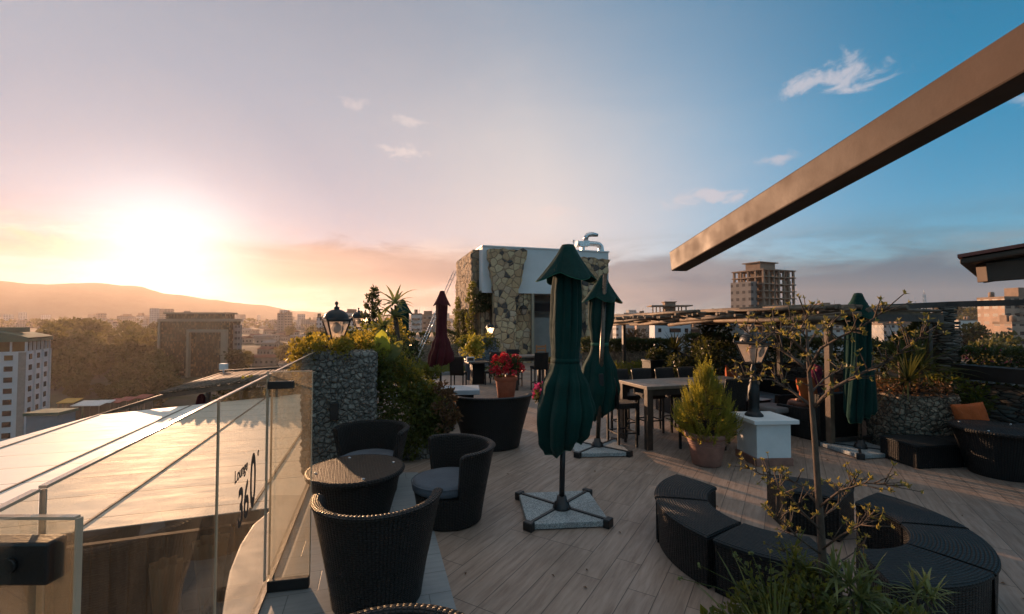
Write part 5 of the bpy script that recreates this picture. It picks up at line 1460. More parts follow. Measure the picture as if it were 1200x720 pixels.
granite_base(t, 0, 0, 0.7, R(15), 1, 0.035, 0, 0, ln, 1.0, 'black')
t, fab, ln, H = parasol('closed_parasol', 'closed maroon parasol standing under the reed lean to below the railing', 238, 18.0, 0.0, -2.2, sp4, MM, None, seed=29)
t.location.z = -0.75
mb = MB(); mb.tube([(0,0,-2.85),(0,0,-1.0)], 0.03, 8); mb.build('pole', M['black'], t)

# ================================================================ wicker tub chairs
def tub_chair(label, x, y, face, group='wicker tub chairs', s=1.0, cush='cush_blue', wide=1.0, wrap=200, name='tub_chair', rim=True):
    """face: direction in degrees the sitter looks to (0 = +y, clockwise towards +x)"""
    t = thing(name, label, 'chair', (x, y, 0), -R(face), group)   # local +y is the front
    Hh, rb, rt = 0.76*s, 0.33*s, 0.47*s
    def rad(z): q = z/Hh; return rb+(rt-rb)*(q**1.15)
    a0 = R(-90-wrap/2); a1 = R(-90+wrap/2)      # around the back (-y)
    seatz = 0.33*s
    # lower drum
    mb = MB()
    prof = [(rad(z), z) for z in [0.015+(seatz-0.015)*k/6 for k in range(7)]]
    mb.lathe(prof, 56); mb.lathe([(0.0,seatz),(rad(seatz)-0.002,seatz)], 56); mb.lathe([(rad(0.015),0.015),(rad(0)*0.9,0.0)], 56)
    if wide != 1: mb.v = [(p[0]*wide, p[1], p[2]) for p in mb.v]
    mb.build('seat_drum', M['wicker'], t)
    # back shell with inner and outer skin and a rolled rim
    th = 0.062*s; nA = 72
    sec = [(rad(seatz), seatz)]+[(rad(z), z) for z in [seatz+(Hh-seatz)*k/8 for k in range(1, 9)]]
    rimc = (rt-th*0.40, Hh); rr = th*0.62
    for k in range(1, 9):
        an = math.pi*k/8*1.0; sec.append((rimc[0]+rr*1.1*math.cos(an), rimc[1]+rr*0.8*math.sin(an)))
    sec += [(rad(z)-th, z) for z in [seatz+(Hh-seatz)*k/8 for k in range(7, -1, -1)]]
    L = [0]
    for k in range(1, len(sec)): L.append(L[-1]+math.hypot(sec[k][0]-sec[k-1][0], sec[k][1]-sec[k-1][1]))
    def shell(u, v):
        k = int(round(v*(len(sec)-1))); r, z = sec[k]
        a = a0+(a1-a0)*u
        e = min(u, 1-u)*R(wrap)*rt            # metres from the arm end: arms round off at the end
        dz = 0.0
        q = max(0.0, 1-e/(0.07*s))
        if z > seatz+0.02: dz = -q*q*0.03*s
        flare = 1+0.03*max(0, 1-e/(0.16*s))*(z/Hh)
        return (r*flare*math.cos(a)*wide, r*flare*math.sin(a), z+dz)
    mb = MB(); mb.surf(shell, nA, len(sec)-1, False, uvf=lambda u, v: (u*R(wrap)*rt*wide, L[int(round(v*(len(sec)-1)))]))
    for uu in (0, 1):
        m = len(sec); P = [shell(uu, k/(m-1)) for k in range(m)]
        mb.add(P, [tuple(range(m)) if uu == 1 else tuple(range(m-1, -1, -1))])
    mb.build('back_shell', M['wicker'], t)
    # cushion
    rc = rad(seatz)-th*0.75
    mb = MB()
    prof = [(0,0),(rc*0.95,0.0),(rc*1.02,0.02),(rc*1.04,0.06),(rc*1.01,0.10),(rc*0.9,0.118),(rc*0.5,0.128),(0,0.13)]
    mb.lathe(prof, 40, (0,0.02,seatz+0.003))
    mb.v = [(p[0]*wide, p[1]*1.02+0.03*(p[1] > 0.05), p[2]) for p in mb.v]
    cu = mb.build('seat_cushion', M[cush], t)
    n = 60; mb = MB(); mb.tube([(rc*1.045*math.cos(6.2832*k/n)*wide, (rc*1.045*math.sin(6.2832*k/n)+0.02)*1.02+0.03*(rc*math.sin(6.2832*k/n) > 0.05), seatz+0.098) for k in range(n+1)], 0.006, 5, cap=False); mb.build('piping', M[cush], cu)
    return t
tub_chair('front wicker tub chair turned with its back to the viewer, beside the glass door', -1.03, 3.55, 352)
tub_chair('wicker tub chair with a blue grey cushion, on the right of the round table', -0.66, 4.93, 240)
tub_chair('wicker tub chair farthest back, against the cobble pillar behind the round table', -1.76, 5.68, 196)
tub_chair('wicker tub chair at the very bottom of the view showing only its rim', -0.47, 1.70, 178)
tub_chair('wide wicker loveseat with curved back turned to the viewer, under the red flowers', -0.35, 7.75, 355, None, 1.12, 'cush_grey', 1.28, 190, 'wicker_loveseat')
tub_chair('small wicker tub chair far back at left beyond the ivy', -2.65, 12.2, 60)
# round wicker tables
def round_table(label, x, y, r=0.48, h=0.60):
    t = thing('round_wicker_table', label, 'table', (x, y, 0), 0, 'round wicker drum tables')
    mb = MB(); mb.lathe([(r*0.62,0.0),(r*0.66,0.05),(r*0.84,h*0.6),(r*0.93,h-0.04)], 64); mb.build('drum', M['wicker'], t)
    mb = MB(); mb.lathe([(r*0.93,h-0.05),(r*1.0,h-0.045),(r*1.02,h-0.02),(r*1.0,h),(r*0.97,h+0.004)], 64); mb.build('rim', M['wicker'], t)
    mb = MB(); P = []; n = 64
    mb.add([(r*0.97*math.cos(6.2832*k/n), r*0.97*math.sin(6.2832*k/n), h+0.002) for k in range(n)], [tuple(range(n))], [[(r*0.97*math.cos(6.2832*k/n+0.7), r*0.97*math.sin(6.2832*k/n+0.7)) for k in range(n)]])
    mb.build('table_top', M['wicker_tan'] if x < 0 else M['wicker'], t)
    for k in range(4):
        a = k*1.5708+0.5; mb = MB(); mb.lathe([(0,0.006),(0.012,0.006),(0.014,0.0)], 10, (r*0.8*math.cos(a), r*0.8*math.sin(a), h+0.002)); mb.build('glass_stud', M['clear_glass'], t)
    return t
round_table('round woven drum table in the middle of the three tub chairs at left', -1.60, 4.72)
round_table('dark round drum table cut by the right edge of the view', 6.72, 6.32, 0.52, 0.64)

# ================================================================ curved wicker modules (ring)
def module(label, cx, cy, a0, a1, ri=0.56, ro=1.05, h=0.42):
    am = R((a0+a1)/2)
    px, py = cx+math.cos(am)*(ri+ro)/2, cy+math.sin(am)*(ri+ro)/2
    t = thing('curved_stool', label, 'stool', (px, py, 0), 0, 'curved wicker stools set in an oval')
    A0, A1 = R(a0)+0.012, R(a1)-0.012
    ox, oy = cx-px, cy-py; n = 28
    def P(r, a, z): return (ox+r*math.cos(a), oy+r*math.sin(a), z)
    tz = h-0.035; mb = MB()
    zs = [0.0]+[0.02+(tz-0.02)*k/4 for k in range(5)]
    for r, sg in ((ro-0.012, 1), (ri+0.012, -1)):
        mb.surf(lambda u, v: P(r*(0.985+0.015*v) if sg > 0 else r*(1.015-0.015*v), (A0+(A1-A0)*(u if sg > 0 else 1-u)), 0.005+(tz)*v), n, 6, False, uvf=lambda u, v: ((A1-A0)*u*r, tz*v))
    for a, sg in ((A0, 1), (A1, -1)):
        mb.surf(lambda u, v: P((ri+0.012)+(ro-ri-0.024)*(u if sg > 0 else 1-u), a, 0.005+tz*v), 6, 4, False, uvf=lambda u, v: (u*(ro-ri), v*tz))
    mb.build('stool_body', M['wicker'], t)
    # top slab with softened edges
    mb = MB(); e = 0.02
    rows = [(ri+0.006,tz),(ri,tz+0.012),(ri,h-e),(ri+e*0.35,h-e*0.3),(ri+e,h)]
    m2 = 16
    rows += [(ri+e+(ro-ri-2*e)*k/m2, h+0.004*math.sin(math.pi*k/m2)) for k in range(1, m2)]
    rows += [(ro-e,h),(ro-e*0.35,h-e*0.3),(ro,h-e),(ro,tz+0.012),(ro-0.006,tz)]
    LL = [0]
    for k in range(1, len(rows)): LL.append(LL[-1]+math.hypot(rows[k][0]-rows[k-1][0], rows[k][1]-rows[k-1][1]))
    def tp(u, v):
        k = int(round(v*(len(rows)-1))); r, z = rows[k]
        return P(r, A0-0.004+(A1-A0+0.008)*(1-u), z)
    mb.surf(tp, n, len(rows)-1, False, uvf=lambda u, v: ((A1-A0)*u*rows[int(round(v*(len(rows)-1)))][0], LL[int(round(v*(len(rows)-1)))]))
    for uu in (0, 1):
        m = len(rows); Q = [tp(uu, k/(m-1)) for k in range(m)]; mb.add(Q, [tuple(range(m)) if uu == 0 else tuple(range(m-1, -1, -1))])
    mb.build('seat_top', M['wicker_top'], t)
module('curved wicker stool at the far left end of the oval, nearest the parasol', 2.40, 4.22, 124, 168)
module('curved wicker stool second from the left end, showing its long front', 2.40, 4.20, 169, 214)
module('curved wicker stool third from the left end, partly behind the spider plant', 2.41, 4.19, 215, 262)
module('nearest curved wicker stool at the bottom right, behind the planter leaves', 2.70, 4.00, 255, 300)
module('curved wicker stool at the rightmost curve of the oval', 2.70, 4.00, 301, 345)
module('curved wicker stool on the far right with its sunlit hollow side', 2.71, 4.01, 346, 391)
module('curved wicker stool at the back of the oval behind the young tree', 2.66, 4.03, 38, 83)

# ================================================================ bar tables and bar chairs
def leg4(t, pts, z1, w, mat, name='leg', z0=0.0):
    for (x, y) in pts:
        mb = MB(); mb.box((x, y, (z0+z1)/2), (w, w, z1-z0)); mb.build(name, mat, t, bev=0.003)
def bar_chair(x, y, rz, label, group='bar chairs', first=[None], seat=0.74, back=1.16, w=0.42):
    if first[0] is not None:
        return dup(first[0], (x, y, 0), rz, label, group)
    t = thing('bar_chair', label, 'bar chair', (x, y, 0), rz, group)      # faces +y
    mb = MB(); mb.box((0,0,seat-0.045), (w,0.42,0.09)); mb.build('seat', M['wicker'], t, bev=0.02)
    mb = MB()
    def bk(u, v):
        xx = (u-0.5)*w*(1.0+0.04*v); z = seat-0.09+(back-seat+0.09)*v
        return (xx, -0.20-0.11*v**1.6+0.05*(abs(u-0.5)*2)**2.2*(0.3+0.7*v), z)
    mb.surf(bk, 12, 10, False, uvf=lambda u, v: (u*w, v*(back-seat+0.09))); b = mb.build('backrest', M['wicker'], t, solid=0.035)
    mb = MB(); mb.tube([bk(k/12, 1.0) for k in range(13)], 0.019, 7); mb.build('top_rail', M['wicker_tan'], b)
    leg4(t, [(sx*(w/2-0.03), sy*0.17) for sx in (-1,1) for sy in (-1,1)], seat-0.09, 0.036, M['black'])
    for a, b2 in (((-w/2+.03,-.17),(w/2-.03,-.17)),((-w/2+.03,.17),(w/2-.03,.17)),((-w/2+.03,-.17),(-w/2+.03,.17)),((w/2-.03,-.17),(w/2-.03,.17))):
        mb = MB(); mb.span((a[0],a[1],0.24), (b2[0],b2[1],0.24), 0.022, 0.022); mb.build('foot_rail', M['black'], t)
    first[0] = t
    return t
def bar_table(label, o, rz, L, Wd, h=1.04, name='bar_table', leg=0.10, top='table_wood', cat='bar table'):
    t = thing(name, label, cat, o, rz)
    mb = MB(); mb.box((L/2, Wd/2, h-0.03), (L, Wd, 0.055)); mb.build('table_top', M[top], t, bev=0.006)
    mb = MB(); mb.box((L/2, 0.05, h-0.11), (L-0.1, 0.03, 0.1)); mb.box((L/2, Wd-0.05, h-0.11), (L-0.1, 0.03, 0.1)); mb.build('apron', M['dark_wood'], t)
    leg4(t, [(x, y) for x in (leg/2+0.01, L-leg/2-0.01) for y in (leg/2+0.01, Wd-leg/2-0.01)], h-0.058, leg, M['dark_wood'])
    return t
BT = Vector((2.20, 7.45, 0))
bar_table('long weathered bar table between the parasols and the potted conifer', BT, TH, 2.3, 0.9)
def btp(a, b): q = BT+U*a+V*b; return q.x, q.y
bar_chair(*btp(-0.22, 0.42), TH-math.pi/2, 'bar chair with sunlit brown back at the left end of the long bar table')
bar_chair(*btp(0.78, -0.20), TH+0.05, 'bar chair at the near side of the long bar table, left of the conifer')
bar_chair(*btp(1.42, -0.16), TH-0.04, 'bar chair at the near side of the long bar table, mostly behind the conifer')
for k, a in enumerate((0.25, 0.78, 1.31, 1.84)):
    bar_chair(*btp(a, 1.12), TH+math.pi+0.03*k, ['first bar chair from the left on the far side of the long bar table','second bar chair from the left on the far side of the long bar table','third bar chair on the far side of the long bar table','last bar chair on the far side of the long bar table, toward the conifer'][k])
BT2 = Vector((0.10, 13.9, 0))
bar_table('bar table with light top in front of the stone house, behind the red flowers', BT2, TH, 1.1, 0.8)
def bt2(a, b): q = BT2+U*a+V*b; return q.x, q.y
bar_chair(*bt2(0.70, -0.15), TH, 'bar chair in front of the far bar table, right of the red flowers')
bar_chair(*bt2(0.3, 1.0), TH+math.pi, 'bar chair behind the far bar table, before the stone pillar')
bar_chair(*bt2(1.35, 0.5), TH+math.pi/2, 'bar chair at the right end of the far bar table, half behind the parasol')

# dining set near the house
def dining_chair(x, y, rz, label, first=[None]):
    if first[0] is not None: return dup(first[0], (x, y, 0), rz, label, 'black wicker dining chairs')
    t = thing('dining_chair', label, 'chair', (x, y, 0), rz, 'black wicker dining chairs')
    mb = MB(); mb.box((0,0,0.42), (0.46,0.46,0.07)); mb.build('seat', M['wicker'], t, bev=0.015)
    mb = MB(); mb.surf(lambda u, v: ((u-0.5)*0.46, -0.21-0.10*v, 0.36+0.60*v), 6, 6, False, uvf=lambda u, v: (u*.46, v*.6)); mb.build('backrest', M['wicker'], t, solid=0.035)
    leg4(t, [(sx*0.2, sy*0.2) for sx in (-1,1) for sy in (-1,1)], 0.385, 0.036, M['black'])
    first[0] = t; return t
dining_chair(-1.75, 15.0, -0.15, 'black dining chair seen from behind, left of the blue pot')
dining_chair(-0.62, 15.3, 1.2, 'black dining chair seen from the side, right of the blue pot behind the red flowers')
dining_chair(-0.75, 16.8, 2.7, 'black dining chair behind the small table by the shingle post')
t = thing('dining_table', 'small dark dining table on a square pedestal between the dining chairs', 'table', (-1.18, 15.5, 0), TH)
mb = MB(); mb.box((0,0,0.725), (0.75,0.75,0.05)); mb.build('table_top', M['dark_wood'], t, bev=0.006)
mb = MB(); mb.box((0,0,0.35), (0.42,0.42,0.698)); mb.build('pedestal', M['wicker'], t)
t = thing('napkin_box', 'pale framed box standing on the small dining table', 'box', (-1.40, 15.36, 0.752), TH)
mb = MB(); mb.box((0,0,0.08), (0.26,0.10,0.16)); mb.build('frame', M['paper'], t, bev=0.008); mb = MB(); mb.box((0,-0.052,0.08), (0.2,0.006,0.1)); mb.build('front_panel', M['dark_wood'], t)
# small coffee table behind the loveseat
t = thing('square_table', 'low square table with a pale grey top behind the wicker loveseat', 'table', (-1.15, 10.1, 0), 0.1)
mb = MB(); mb.box((0,0,0.59), (0.85,0.8,0.10)); mb.build('table_top', M['table_grey'], t, bev=0.01)
mb = MB(); mb.box((0,0,0.27), (0.6,0.55,0.54)); mb.build('pedestal', M['wicker'], t)
t = thing('wicker_armchair', 'square black wicker armchair with its straight back to the viewer, beside the ivy', 'armchair', (-1.55, 9.15, 0), 0.05)
mb = MB(); mb.box((0,-0.34,0.40), (0.82,0.10,0.80)); mb.build('backrest', M['wicker'], t, bev=0.02)
mb = MB(); mb.box((0,0.05,0.20), (0.60,0.68,0.40)); mb.build('seat', M['wicker'], t, bev=0.02)
for s in (-1, 1):
    mb = MB(); mb.box((s*0.36,0.05,0.29), (0.10,0.68,0.58)); mb.build('armrest', M['wicker'], t, bev=0.02)
mb = MB(); mb.box((0,0.07,0.452), (0.58,0.62,0.10)); mb.build('seat_cushion', M['cush_grey'], t, bev=0.03)
# orange wooden chair at the house door
t = thing('wooden_chair', 'orange brown wooden slat chair by the house door', 'chair', (at(637,424,21.3).x, 21.3, 0), TH+0.2)
mb = MB(); mb.box((0,0,0.43), (0.5,0.46,0.05)); mb.build('seat', M['orange_wood'], t)
leg4(t, [(sx*0.22, sy*0.2) for sx in (-1,1) for sy in (-1,1)], 0.405, 0.05, M['orange_wood'])
bo = bpy.data.objects.new('backrest', None); COL.objects.link(bo); bo.parent = t
for s in (-1, 1):
    mb = MB(); mb.box((s*0.25,0.22,0.73), (0.055,0.04,0.56)); mb.build('upright', M['orange_wood'], bo)
for k in range(3):
    mb = MB(); mb.box((0,0.22,0.58+0.17*k), (0.445,0.03,0.09)); mb.build('slat', M['orange_wood'], bo)

# ================================================================ lounge under the pergola
def pillow(label, loc, rot, w=0.46, mat='orange', name='cushion', cat='cushion', group='orange cushions'):
    mb = MB()
    def f(sgn):
        def g(u, v):
            x = u*2-1; y = v*2-1
            pinch = 1-0.07*(abs(x)**2*(1-abs(y)**2)+abs(y)**2*(1-abs(x)**2)) if False else 1
            e = (1-abs(x)**2.4)*(1-abs(y)**2.4)
            bx = x*(1-0.06*(1-abs(y))**1.0*abs(x)**2); by = y*(1-0.06*(1-abs(x))*abs(y)**2)
            return (bx*w/2, sgn*0.085*max(0, e)**0.42*(1+0.08*math.sin(7*x+3*y)), by*w/2)
        return g
    mb.surf(f(1), 16, 16); mb.surf(f(-1), 16, 16)
    o = mb.build(name, M[mat]); o.location = loc; o.rotation_euler = rot
    return tag(o, label, cat, group)
# corner sofa with its back to us
def sofa(label, x, y, rz, w, name='wicker_sofa', cush='cush_grey', seats=2, arms=(1,1), bh=0.80):
    t = thing(name, label, 'sofa', (x, y, 0), rz)
    mb = MB(); mb.box((0,-0.36,bh/2), (w,0.11,bh)); mb.build('backrest', M['wicker'], t, bev=0.02)
    mb = MB(); mb.box((0,0.06,0.16), (w,0.73,0.32)); mb.build('seat_base', M['wicker'], t, bev=0.015)
    for s, a in zip((-1, 1), arms):
        if a: mb = MB(); mb.box((s*(w/2-0.06),0.06,0.43), (0.12,0.73,0.22)); mb.build('armrest', M['wicker'], t, bev=0.02)
    for k in range(seats):
        ww = (w-0.26)/seats; mb = MB(); mb.box((-(w-0.26)/2+ww*(k+0.5),0.07,0.385), (ww-0.02,0.66,0.125)); mb.build('seat_cushion', M[cush], t, bev=0.035)
    return t
S1 = sofa('black wicker sofa with its tall back to the viewer, beside the lit post', 5.72, 8.55, TH+0.1, 1.15, seats=2, bh=0.83)
sofa('black wicker sofa along the slate wall under the pergola', 5.65, 11.0, TH+math.pi*0.5, 2.6, seats=4)
sofa('black wicker sofa behind the lamp pedestal, facing the low table', 4.05, 10.3, TH-math.pi*0.5, 1.6, seats=2)
t = thing('wicker_pouf', 'square wicker pouf with grey pad at the left side of the tall backed sofa', 'pouf', (5.0, 8.75, 0), TH)
mb = MB(); mb.box((0,0,0.2), (0.5,0.6,0.4)); mb.build('body', M['wicker'], t, bev=0.015); mb = MB(); mb.box((0,0,0.452), (0.49,0.58,0.10)); mb.build('pad', M['cush_grey'], t, bev=0.03)
t = thing('low_table', 'low black wicker table carrying the blue water pipes', 'table', (4.75, 9.55, 0), TH)
mb = MB(); mb.box((0,0,0.25), (0.9,0.7,0.5)); mb.build('body', M['wicker'], t, bev=0.01); mb = MB(); mb.box((0,0,0.512), (0.94,0.74,0.02)); mb.build('table_top', M['table_wood'], t, bev=0.004)
def hookah(x, y, label):
    t = thing('water_pipe', label, 'water pipe', (x, y, 0.523), 0, 'blue glass water pipes on the low table')
    mb = MB(); mb.lathe([(0,0),(0.075,0.0),(0.085,0.04),(0.07,0.10),(0.035,0.15),(0.025,0.20),(0.03,0.22),(0,0.22)], 18); mb.build('bottle', M['blue_glass'], t)
    mb = MB(); mb.tube([(0,0,0.22),(0,0,0.36)], 0.012, 8); mb.lathe([(0.0,0.36),(0.03,0.37),(0.045,0.40),(0.04,0.43),(0,0.43)], 12); mb.build('stem', M['steel'], t)
hookah(4.50, 9.40, 'blue glass water pipe at the left on the low table'); hookah(4.78, 9.62, 'blue glass water pipe at the middle of the low table')
t = thing('glass_lamp', 'clear glass table lantern on the low table by the grey pad', 'table lantern', (5.02, 9.5, 0.523))
mb = MB(); mb.lathe([(0,0),(0.09,0),(0.09,0.02),(0.05,0.06),(0.035,0.14),(0.04,0.2),(0,0.2)], 16); mb.build('glass_body', M['clear_glass'], t)
mb = MB(); mb.lathe([(0,0.2),(0.045,0.2),(0.02,0.24),(0,0.25)], 12); mb.build('cap', M['black'], t)
mb = MB(); mb.box((0,0,0.004), (0.3,0.21,0.006)); mb.box((0.003,0.003,0.0095), (0.28,0.2,0.003)); tag(mb.build('menu_card', M['paper'], loc=(5.06,9.28,0.523), rz=0.5), 'pale menu card lying at the edge of the low table', 'menu')
pillow('orange cushion standing on the tall backed sofa, left of the lit post', (5.52, 8.55, 0.83), (R(-14), 0, TH+0.1))
pillow('orange cushion standing on the tall backed sofa, right of the lit post', (6.02, 8.68, 0.80), (R(-12), 0, TH+0.05))
pillow('orange cushion lying crooked on the back sofa, left of the young tree stem', (5.10, 10.55, 0.70), (R(-18), R(28), TH+0.3), 0.6)
pillow('orange cushion deep behind the lamp post', (4.05, 10.8, 0.68), (R(-10), R(10), TH+0.9))
pillow('orange cushion above the bar table, left of the conifer top', tuple(at(811,440,10.2)-Vector((0,0,0.12))), (R(-14), 0, TH), 0.52)
pillow('big pale grey cushion behind the lamp post', (3.98, 9.85, 0.66), (R(-16), R(14), TH-0.2), 0.55, 'cush_grey', group='grey cushions')

# right corner: ottomans, grey seat, cushion
def ottoman(label, x, y, rz, w, d, h=0.33):
    t = thing('wicker_ottoman', label, 'ottoman', (x, y, 0), rz, 'low black wicker ottomans')
    mb = MB(); mb.box((0,0,(h-0.03)/2), (w-0.02,d-0.02,h-0.03)); mb.build('body', M['wicker'], t, bev=0.01)
    mb = MB(); mb.box((0,0,h-0.015), (w,d,0.03)); mb.build('seat_top', M['wicker_top'], t, bev=0.008)
ottoman('low black wicker ottoman in front of the round stone planter', 6.10, 6.88, 0.08, 0.72, 0.62)
ottoman('low black wicker ottoman right of the other, below the orange cushion', 6.72, 6.92, 0.06, 0.50, 0.60)
t = thing('corner_bench', 'black wicker bench with a blue grey pad below the lone orange cushion', 'bench', (7.62, 7.0, 0), 0.05)
mb = MB(); mb.box((0.2,0,0.19), (1.5,0.6,0.38)); mb.build('body', M['wicker'], t, bev=0.015); mb = MB(); mb.box((0.2,-0.02,0.435), (1.46,0.58,0.11)); mb.build('pad', M['cush_blue'], t, bev=0.03)
pillow('lone orange cushion leaning upright beside the round stone planter', (7.0, 6.98, 0.62), (R(-14), R(-6), -0.1), 0.47)

# ================================================================ person on the sofa
t = thing('person', 'seated woman in a plum headscarf behind the orange cushions on the sofa', 'person', (5.80, 8.72, 0.40), TH+0.1)
def skin_body(chains, parent, name, mat, rad, subs=2):
    me = bpy.data.meshes.new(name); vs = []; es = []; rr = []
    for ch in chains:
        pi = None
        for p in ch:
            key = tuple(p[:3])
            if key in [tuple(v) for v in vs]: i = [tuple(v) for v in vs].index(key)
            else: vs.append(key); rr.append((p[3], p[4] if len(p) > 4 else p[3])); i = len(vs)-1
            if pi is not None: es.append((pi, i))
            pi = i
    me.from_pydata(vs, es, []); o = bpy.data.objects.new(name, me); COL.objects.link(o); o.parent = parent
    o.modifiers.new('skin', 'SKIN'); me.skin_vertices[0].data[0].use_root = True
    for i, r in enumerate(rr): me.skin_vertices[0].data[i].radius = r
    s = o.modifiers.new('sub', 'SUBSURF'); s.levels = subs; s.render_levels = subs
    me.materials.append(mat)
    bpy.context.view_layer.update()
    dg = bpy.context.evaluated_depsgraph_get(); m2 = bpy.data.meshes.new_from_object(o.evaluated_get(dg))
    for p in m2.polygons: p.use_smooth = True
    o.modifiers.clear(); o.data = m2; m2.materials.clear(); m2.materials.append(mat)
    return o
body = skin_body([
    [(0,0,0.10,0.15,0.13),(0,-0.02,0.25,0.13,0.11),(0,-0.03,0.42,0.14,0.11),(0,-0.02,0.52,0.10,0.08),(0,0.0,0.58,0.05,0.05),(0,0.015,0.66,0.075,0.085),(0,0.02,0.74,0.082,0.095),(0,0.015,0.80,0.06,0.07)],
    [(0,-0.03,0.42,0.14,0.11),(-0.15,-0.02,0.47,0.06),(-0.22,0.04,0.26,0.042),(-0.17,0.24,0.18,0.034),(-0.10,0.34,0.17,0.03)],
    [(0,-0.03,0.42,0.14,0.11),(0.15,-0.02,0.47,0.06),(0.22,0.04,0.26,0.042),(0.17,0.24,0.18,0.034),(0.10,0.34,0.17,0.03)],
    [(0,0,0.10,0.15,0.13),(-0.10,0.14,0.11,0.085),(-0.11,0.46,0.12,0.065),(-0.11,0.48,-0.2,0.045),(-0.11,0.47,-0.34,0.04),(-0.11,0.60,-0.37,0.03)],
    [(0,0,0.10,0.15,0.13),(0.10,0.14,0.11,0.085),(0.11,0.46,0.12,0.065),(0.11,0.48,-0.2,0.045),(0.11,0.47,-0.34,0.04),(0.11,0.60,-0.37,0.03)]], t, 'body', M['skin'], None)
# turned head: the scarf wraps it, face towards the right
mb = MB()
def scf(u, v):
    a = 2*math.pi*u; b = math.pi*(v-0.5)
    fr = math.cos(a-R(-40))*math.cos(b)
    r = 0.118*(1+0.06*math.sin(9*b+2*a))*(1.0 if fr < 0.80 else 0.70)
    return (r*0.95*math.cos(a)*math.cos(b), 0.01+r*1.05*math.sin(a)*math.cos(b), 0.745+r*1.12*math.sin(b))
mb.surf(scf, 32, 20, True); mb.ball((-0.055,-0.085,0.80), 0.06, 12, 8); mb.lathe([(0.10,0.66),(0.085,0.62),(0.10,0.57),(0.15,0.52)], 20)
mb.build('headscarf', M['scarf'], t)
mb = MB(); fd = Vector((math.cos(R(-40)), math.sin(R(-40)), 0)); sd = Vector((-fd.y, fd.x, 0)); fc = Vector((0,0.012,0.725))
mb.ball(tuple(fc+fd*0.045), 0.078, 20, 14, 0, (0.92,0.92,1.2)); mb.leaf(fc+fd*0.12+Vector((0,0,0.03)), (fd*0.35+Vector((0,0,-1))).normalized(), fd, 0.05, 0.026, 0.5)
mb.build('face', M['skin'], t)
for s in (-1, 1):
    mb = MB(); mb.ball(tuple(fc+fd*0.113+sd*s*0.03+Vector((0,0,0.022))), 0.009, 8, 6); mb.build('eye', M['black'], t)
mb = MB(); mb.lathe([(0.16,0.08),(0.155,0.25),(0.165,0.40),(0.15,0.47),(0.10,0.545),(0.07,0.56)], 24); mb.v = [(p[0], p[1]*0.82-0.02, p[2]) for p in mb.v]
mb.build('blouse', M['blouse'], t)

# ================================================================ lanterns
def lantern_head(t, z, s, glass, lit=False, name_bulb='bulb'):
    """four sided street lantern; glass flares upward, domed cap, finial"""
    b, w, h = 0.085*s, 0.17*s, 0.30*s
    mb = MB()
    for k in range(4):
        a = R(45+90*k); mb.span((b*1.414*math.cos(a), b*1.414*math.sin(a), z), (w*1.414*math.cos(a), w*1.414*math.sin(a), z+h), 0.018*s, 0.018*s)
    fr = mb
    for zz, q in ((z, b), (z+h, w)):
        for k in range(4):
            a = R(45+90*k); a2 = R(135+90*k); c = 1.414*q
            fr.span((c*math.cos(a), c*math.sin(a), zz), (c*math.cos(a2), c*math.sin(a2), zz), 0.022*s, 0.024*s)
    cg = fr.build('cage', M['iron'], t)
    mb = MB(); q0, q1 = b*0.97, w*0.97
    P = [(sx*q0, sy*q0, z+0.01*s) for sx, sy in ((-1,-1),(1,-1),(1,1),(-1,1))]+[(sx*q1, sy*q1, z+h-0.01*s) for sx, sy in ((-1,-1),(1,-1),(1,1),(-1,1))]
    mb.add(P, [(0,1,5,4),(1,2,6,5),(2,3,7,6),(3,0,4,7)]); mb.build('glass', M[glass], t)
    mb = MB(); e = w*1.16; n = 4
    mb.lathe([(e*1.414,z+h),(e*1.414,z+h+0.02*s),(e*1.25,z+h+0.035*s)], 4, rot=R(45), smooth=False); cp = mb.build('cap_rim', M['iron'], t)
    mb = MB(); mb.lathe([(w*1.12*math.cos(x)+0.0, z+h+0.03*s+0.155*s*math.sin(x)) for x in [k*math.pi/2/8*0.86 for k in range(9)]]+[(0.045*s,z+h+0.20*s),(0.045*s,z+h+0.215*s),(0.018*s,z+h+0.225*s),(0.014*s,z+h+0.25*s),(0.026*s,z+h+0.265*s),(0.028*s,z+h+0.285*s),(0.016*s,z+h+0.305*s),(0.0,z+h+0.31*s)], 24)
    mb.build('dome_cap', M['iron'], t)
    for k in range(4):
        mb = MB(); a = R(45+90*k); mb.lathe([(0.014*s,0),(0.016*s,0.02*s),(0.008*s,0.03*s),(0.013*s,0.045*s),(0.0,0.06*s)], 8, (e*1.36*math.cos(a), e*1.36*math.sin(a), z+h+0.015*s)); mb.build('corner_knob', M['iron'], cp)
    mb = MB(); mb.lathe([(0.0,z+h-0.02*s),(0.035*s,z+h-0.03*s),(0.075*s,z+h-0.09*s),(0.08*s,z+h-0.13*s),(0.05*s,z+h-0.18*s),(0.0,z+h-0.2*s)], 14)
    mb.build(name_bulb, M['bulb'] if lit else M['bulb_off'], t)
def post_lantern(label, x, y, z, s, glass='frost', lit=False, rz=0.3, stem=0.1):
    t = thing('post_lantern', label, 'lantern', (x, y, z), rz)
    mb = MB(); mb.lathe([(0.075*s,0),(0.075*s,0.015*s),(0.03*s,0.03*s),(0.028*s,stem)], 14); mb.build('stem', M['iron'], t)
    zz = stem
    mb = MB()
    for k in range(4):
        a = R(45+90*k); mb.tube([(0.02*s*math.cos(a), 0.02*s*math.sin(a), zz),(0.06*s*math.cos(a), 0.06*s*math.sin(a), zz+0.06*s),(0.085*s*1.35*math.cos(a), 0.085*s*1.35*math.sin(a), zz+0.10*s)], 0.010*s, 6)
    mb.build('cradle', M['iron'], t)
    lantern_head(t, zz+0.10*s, s, glass, lit)
    return t
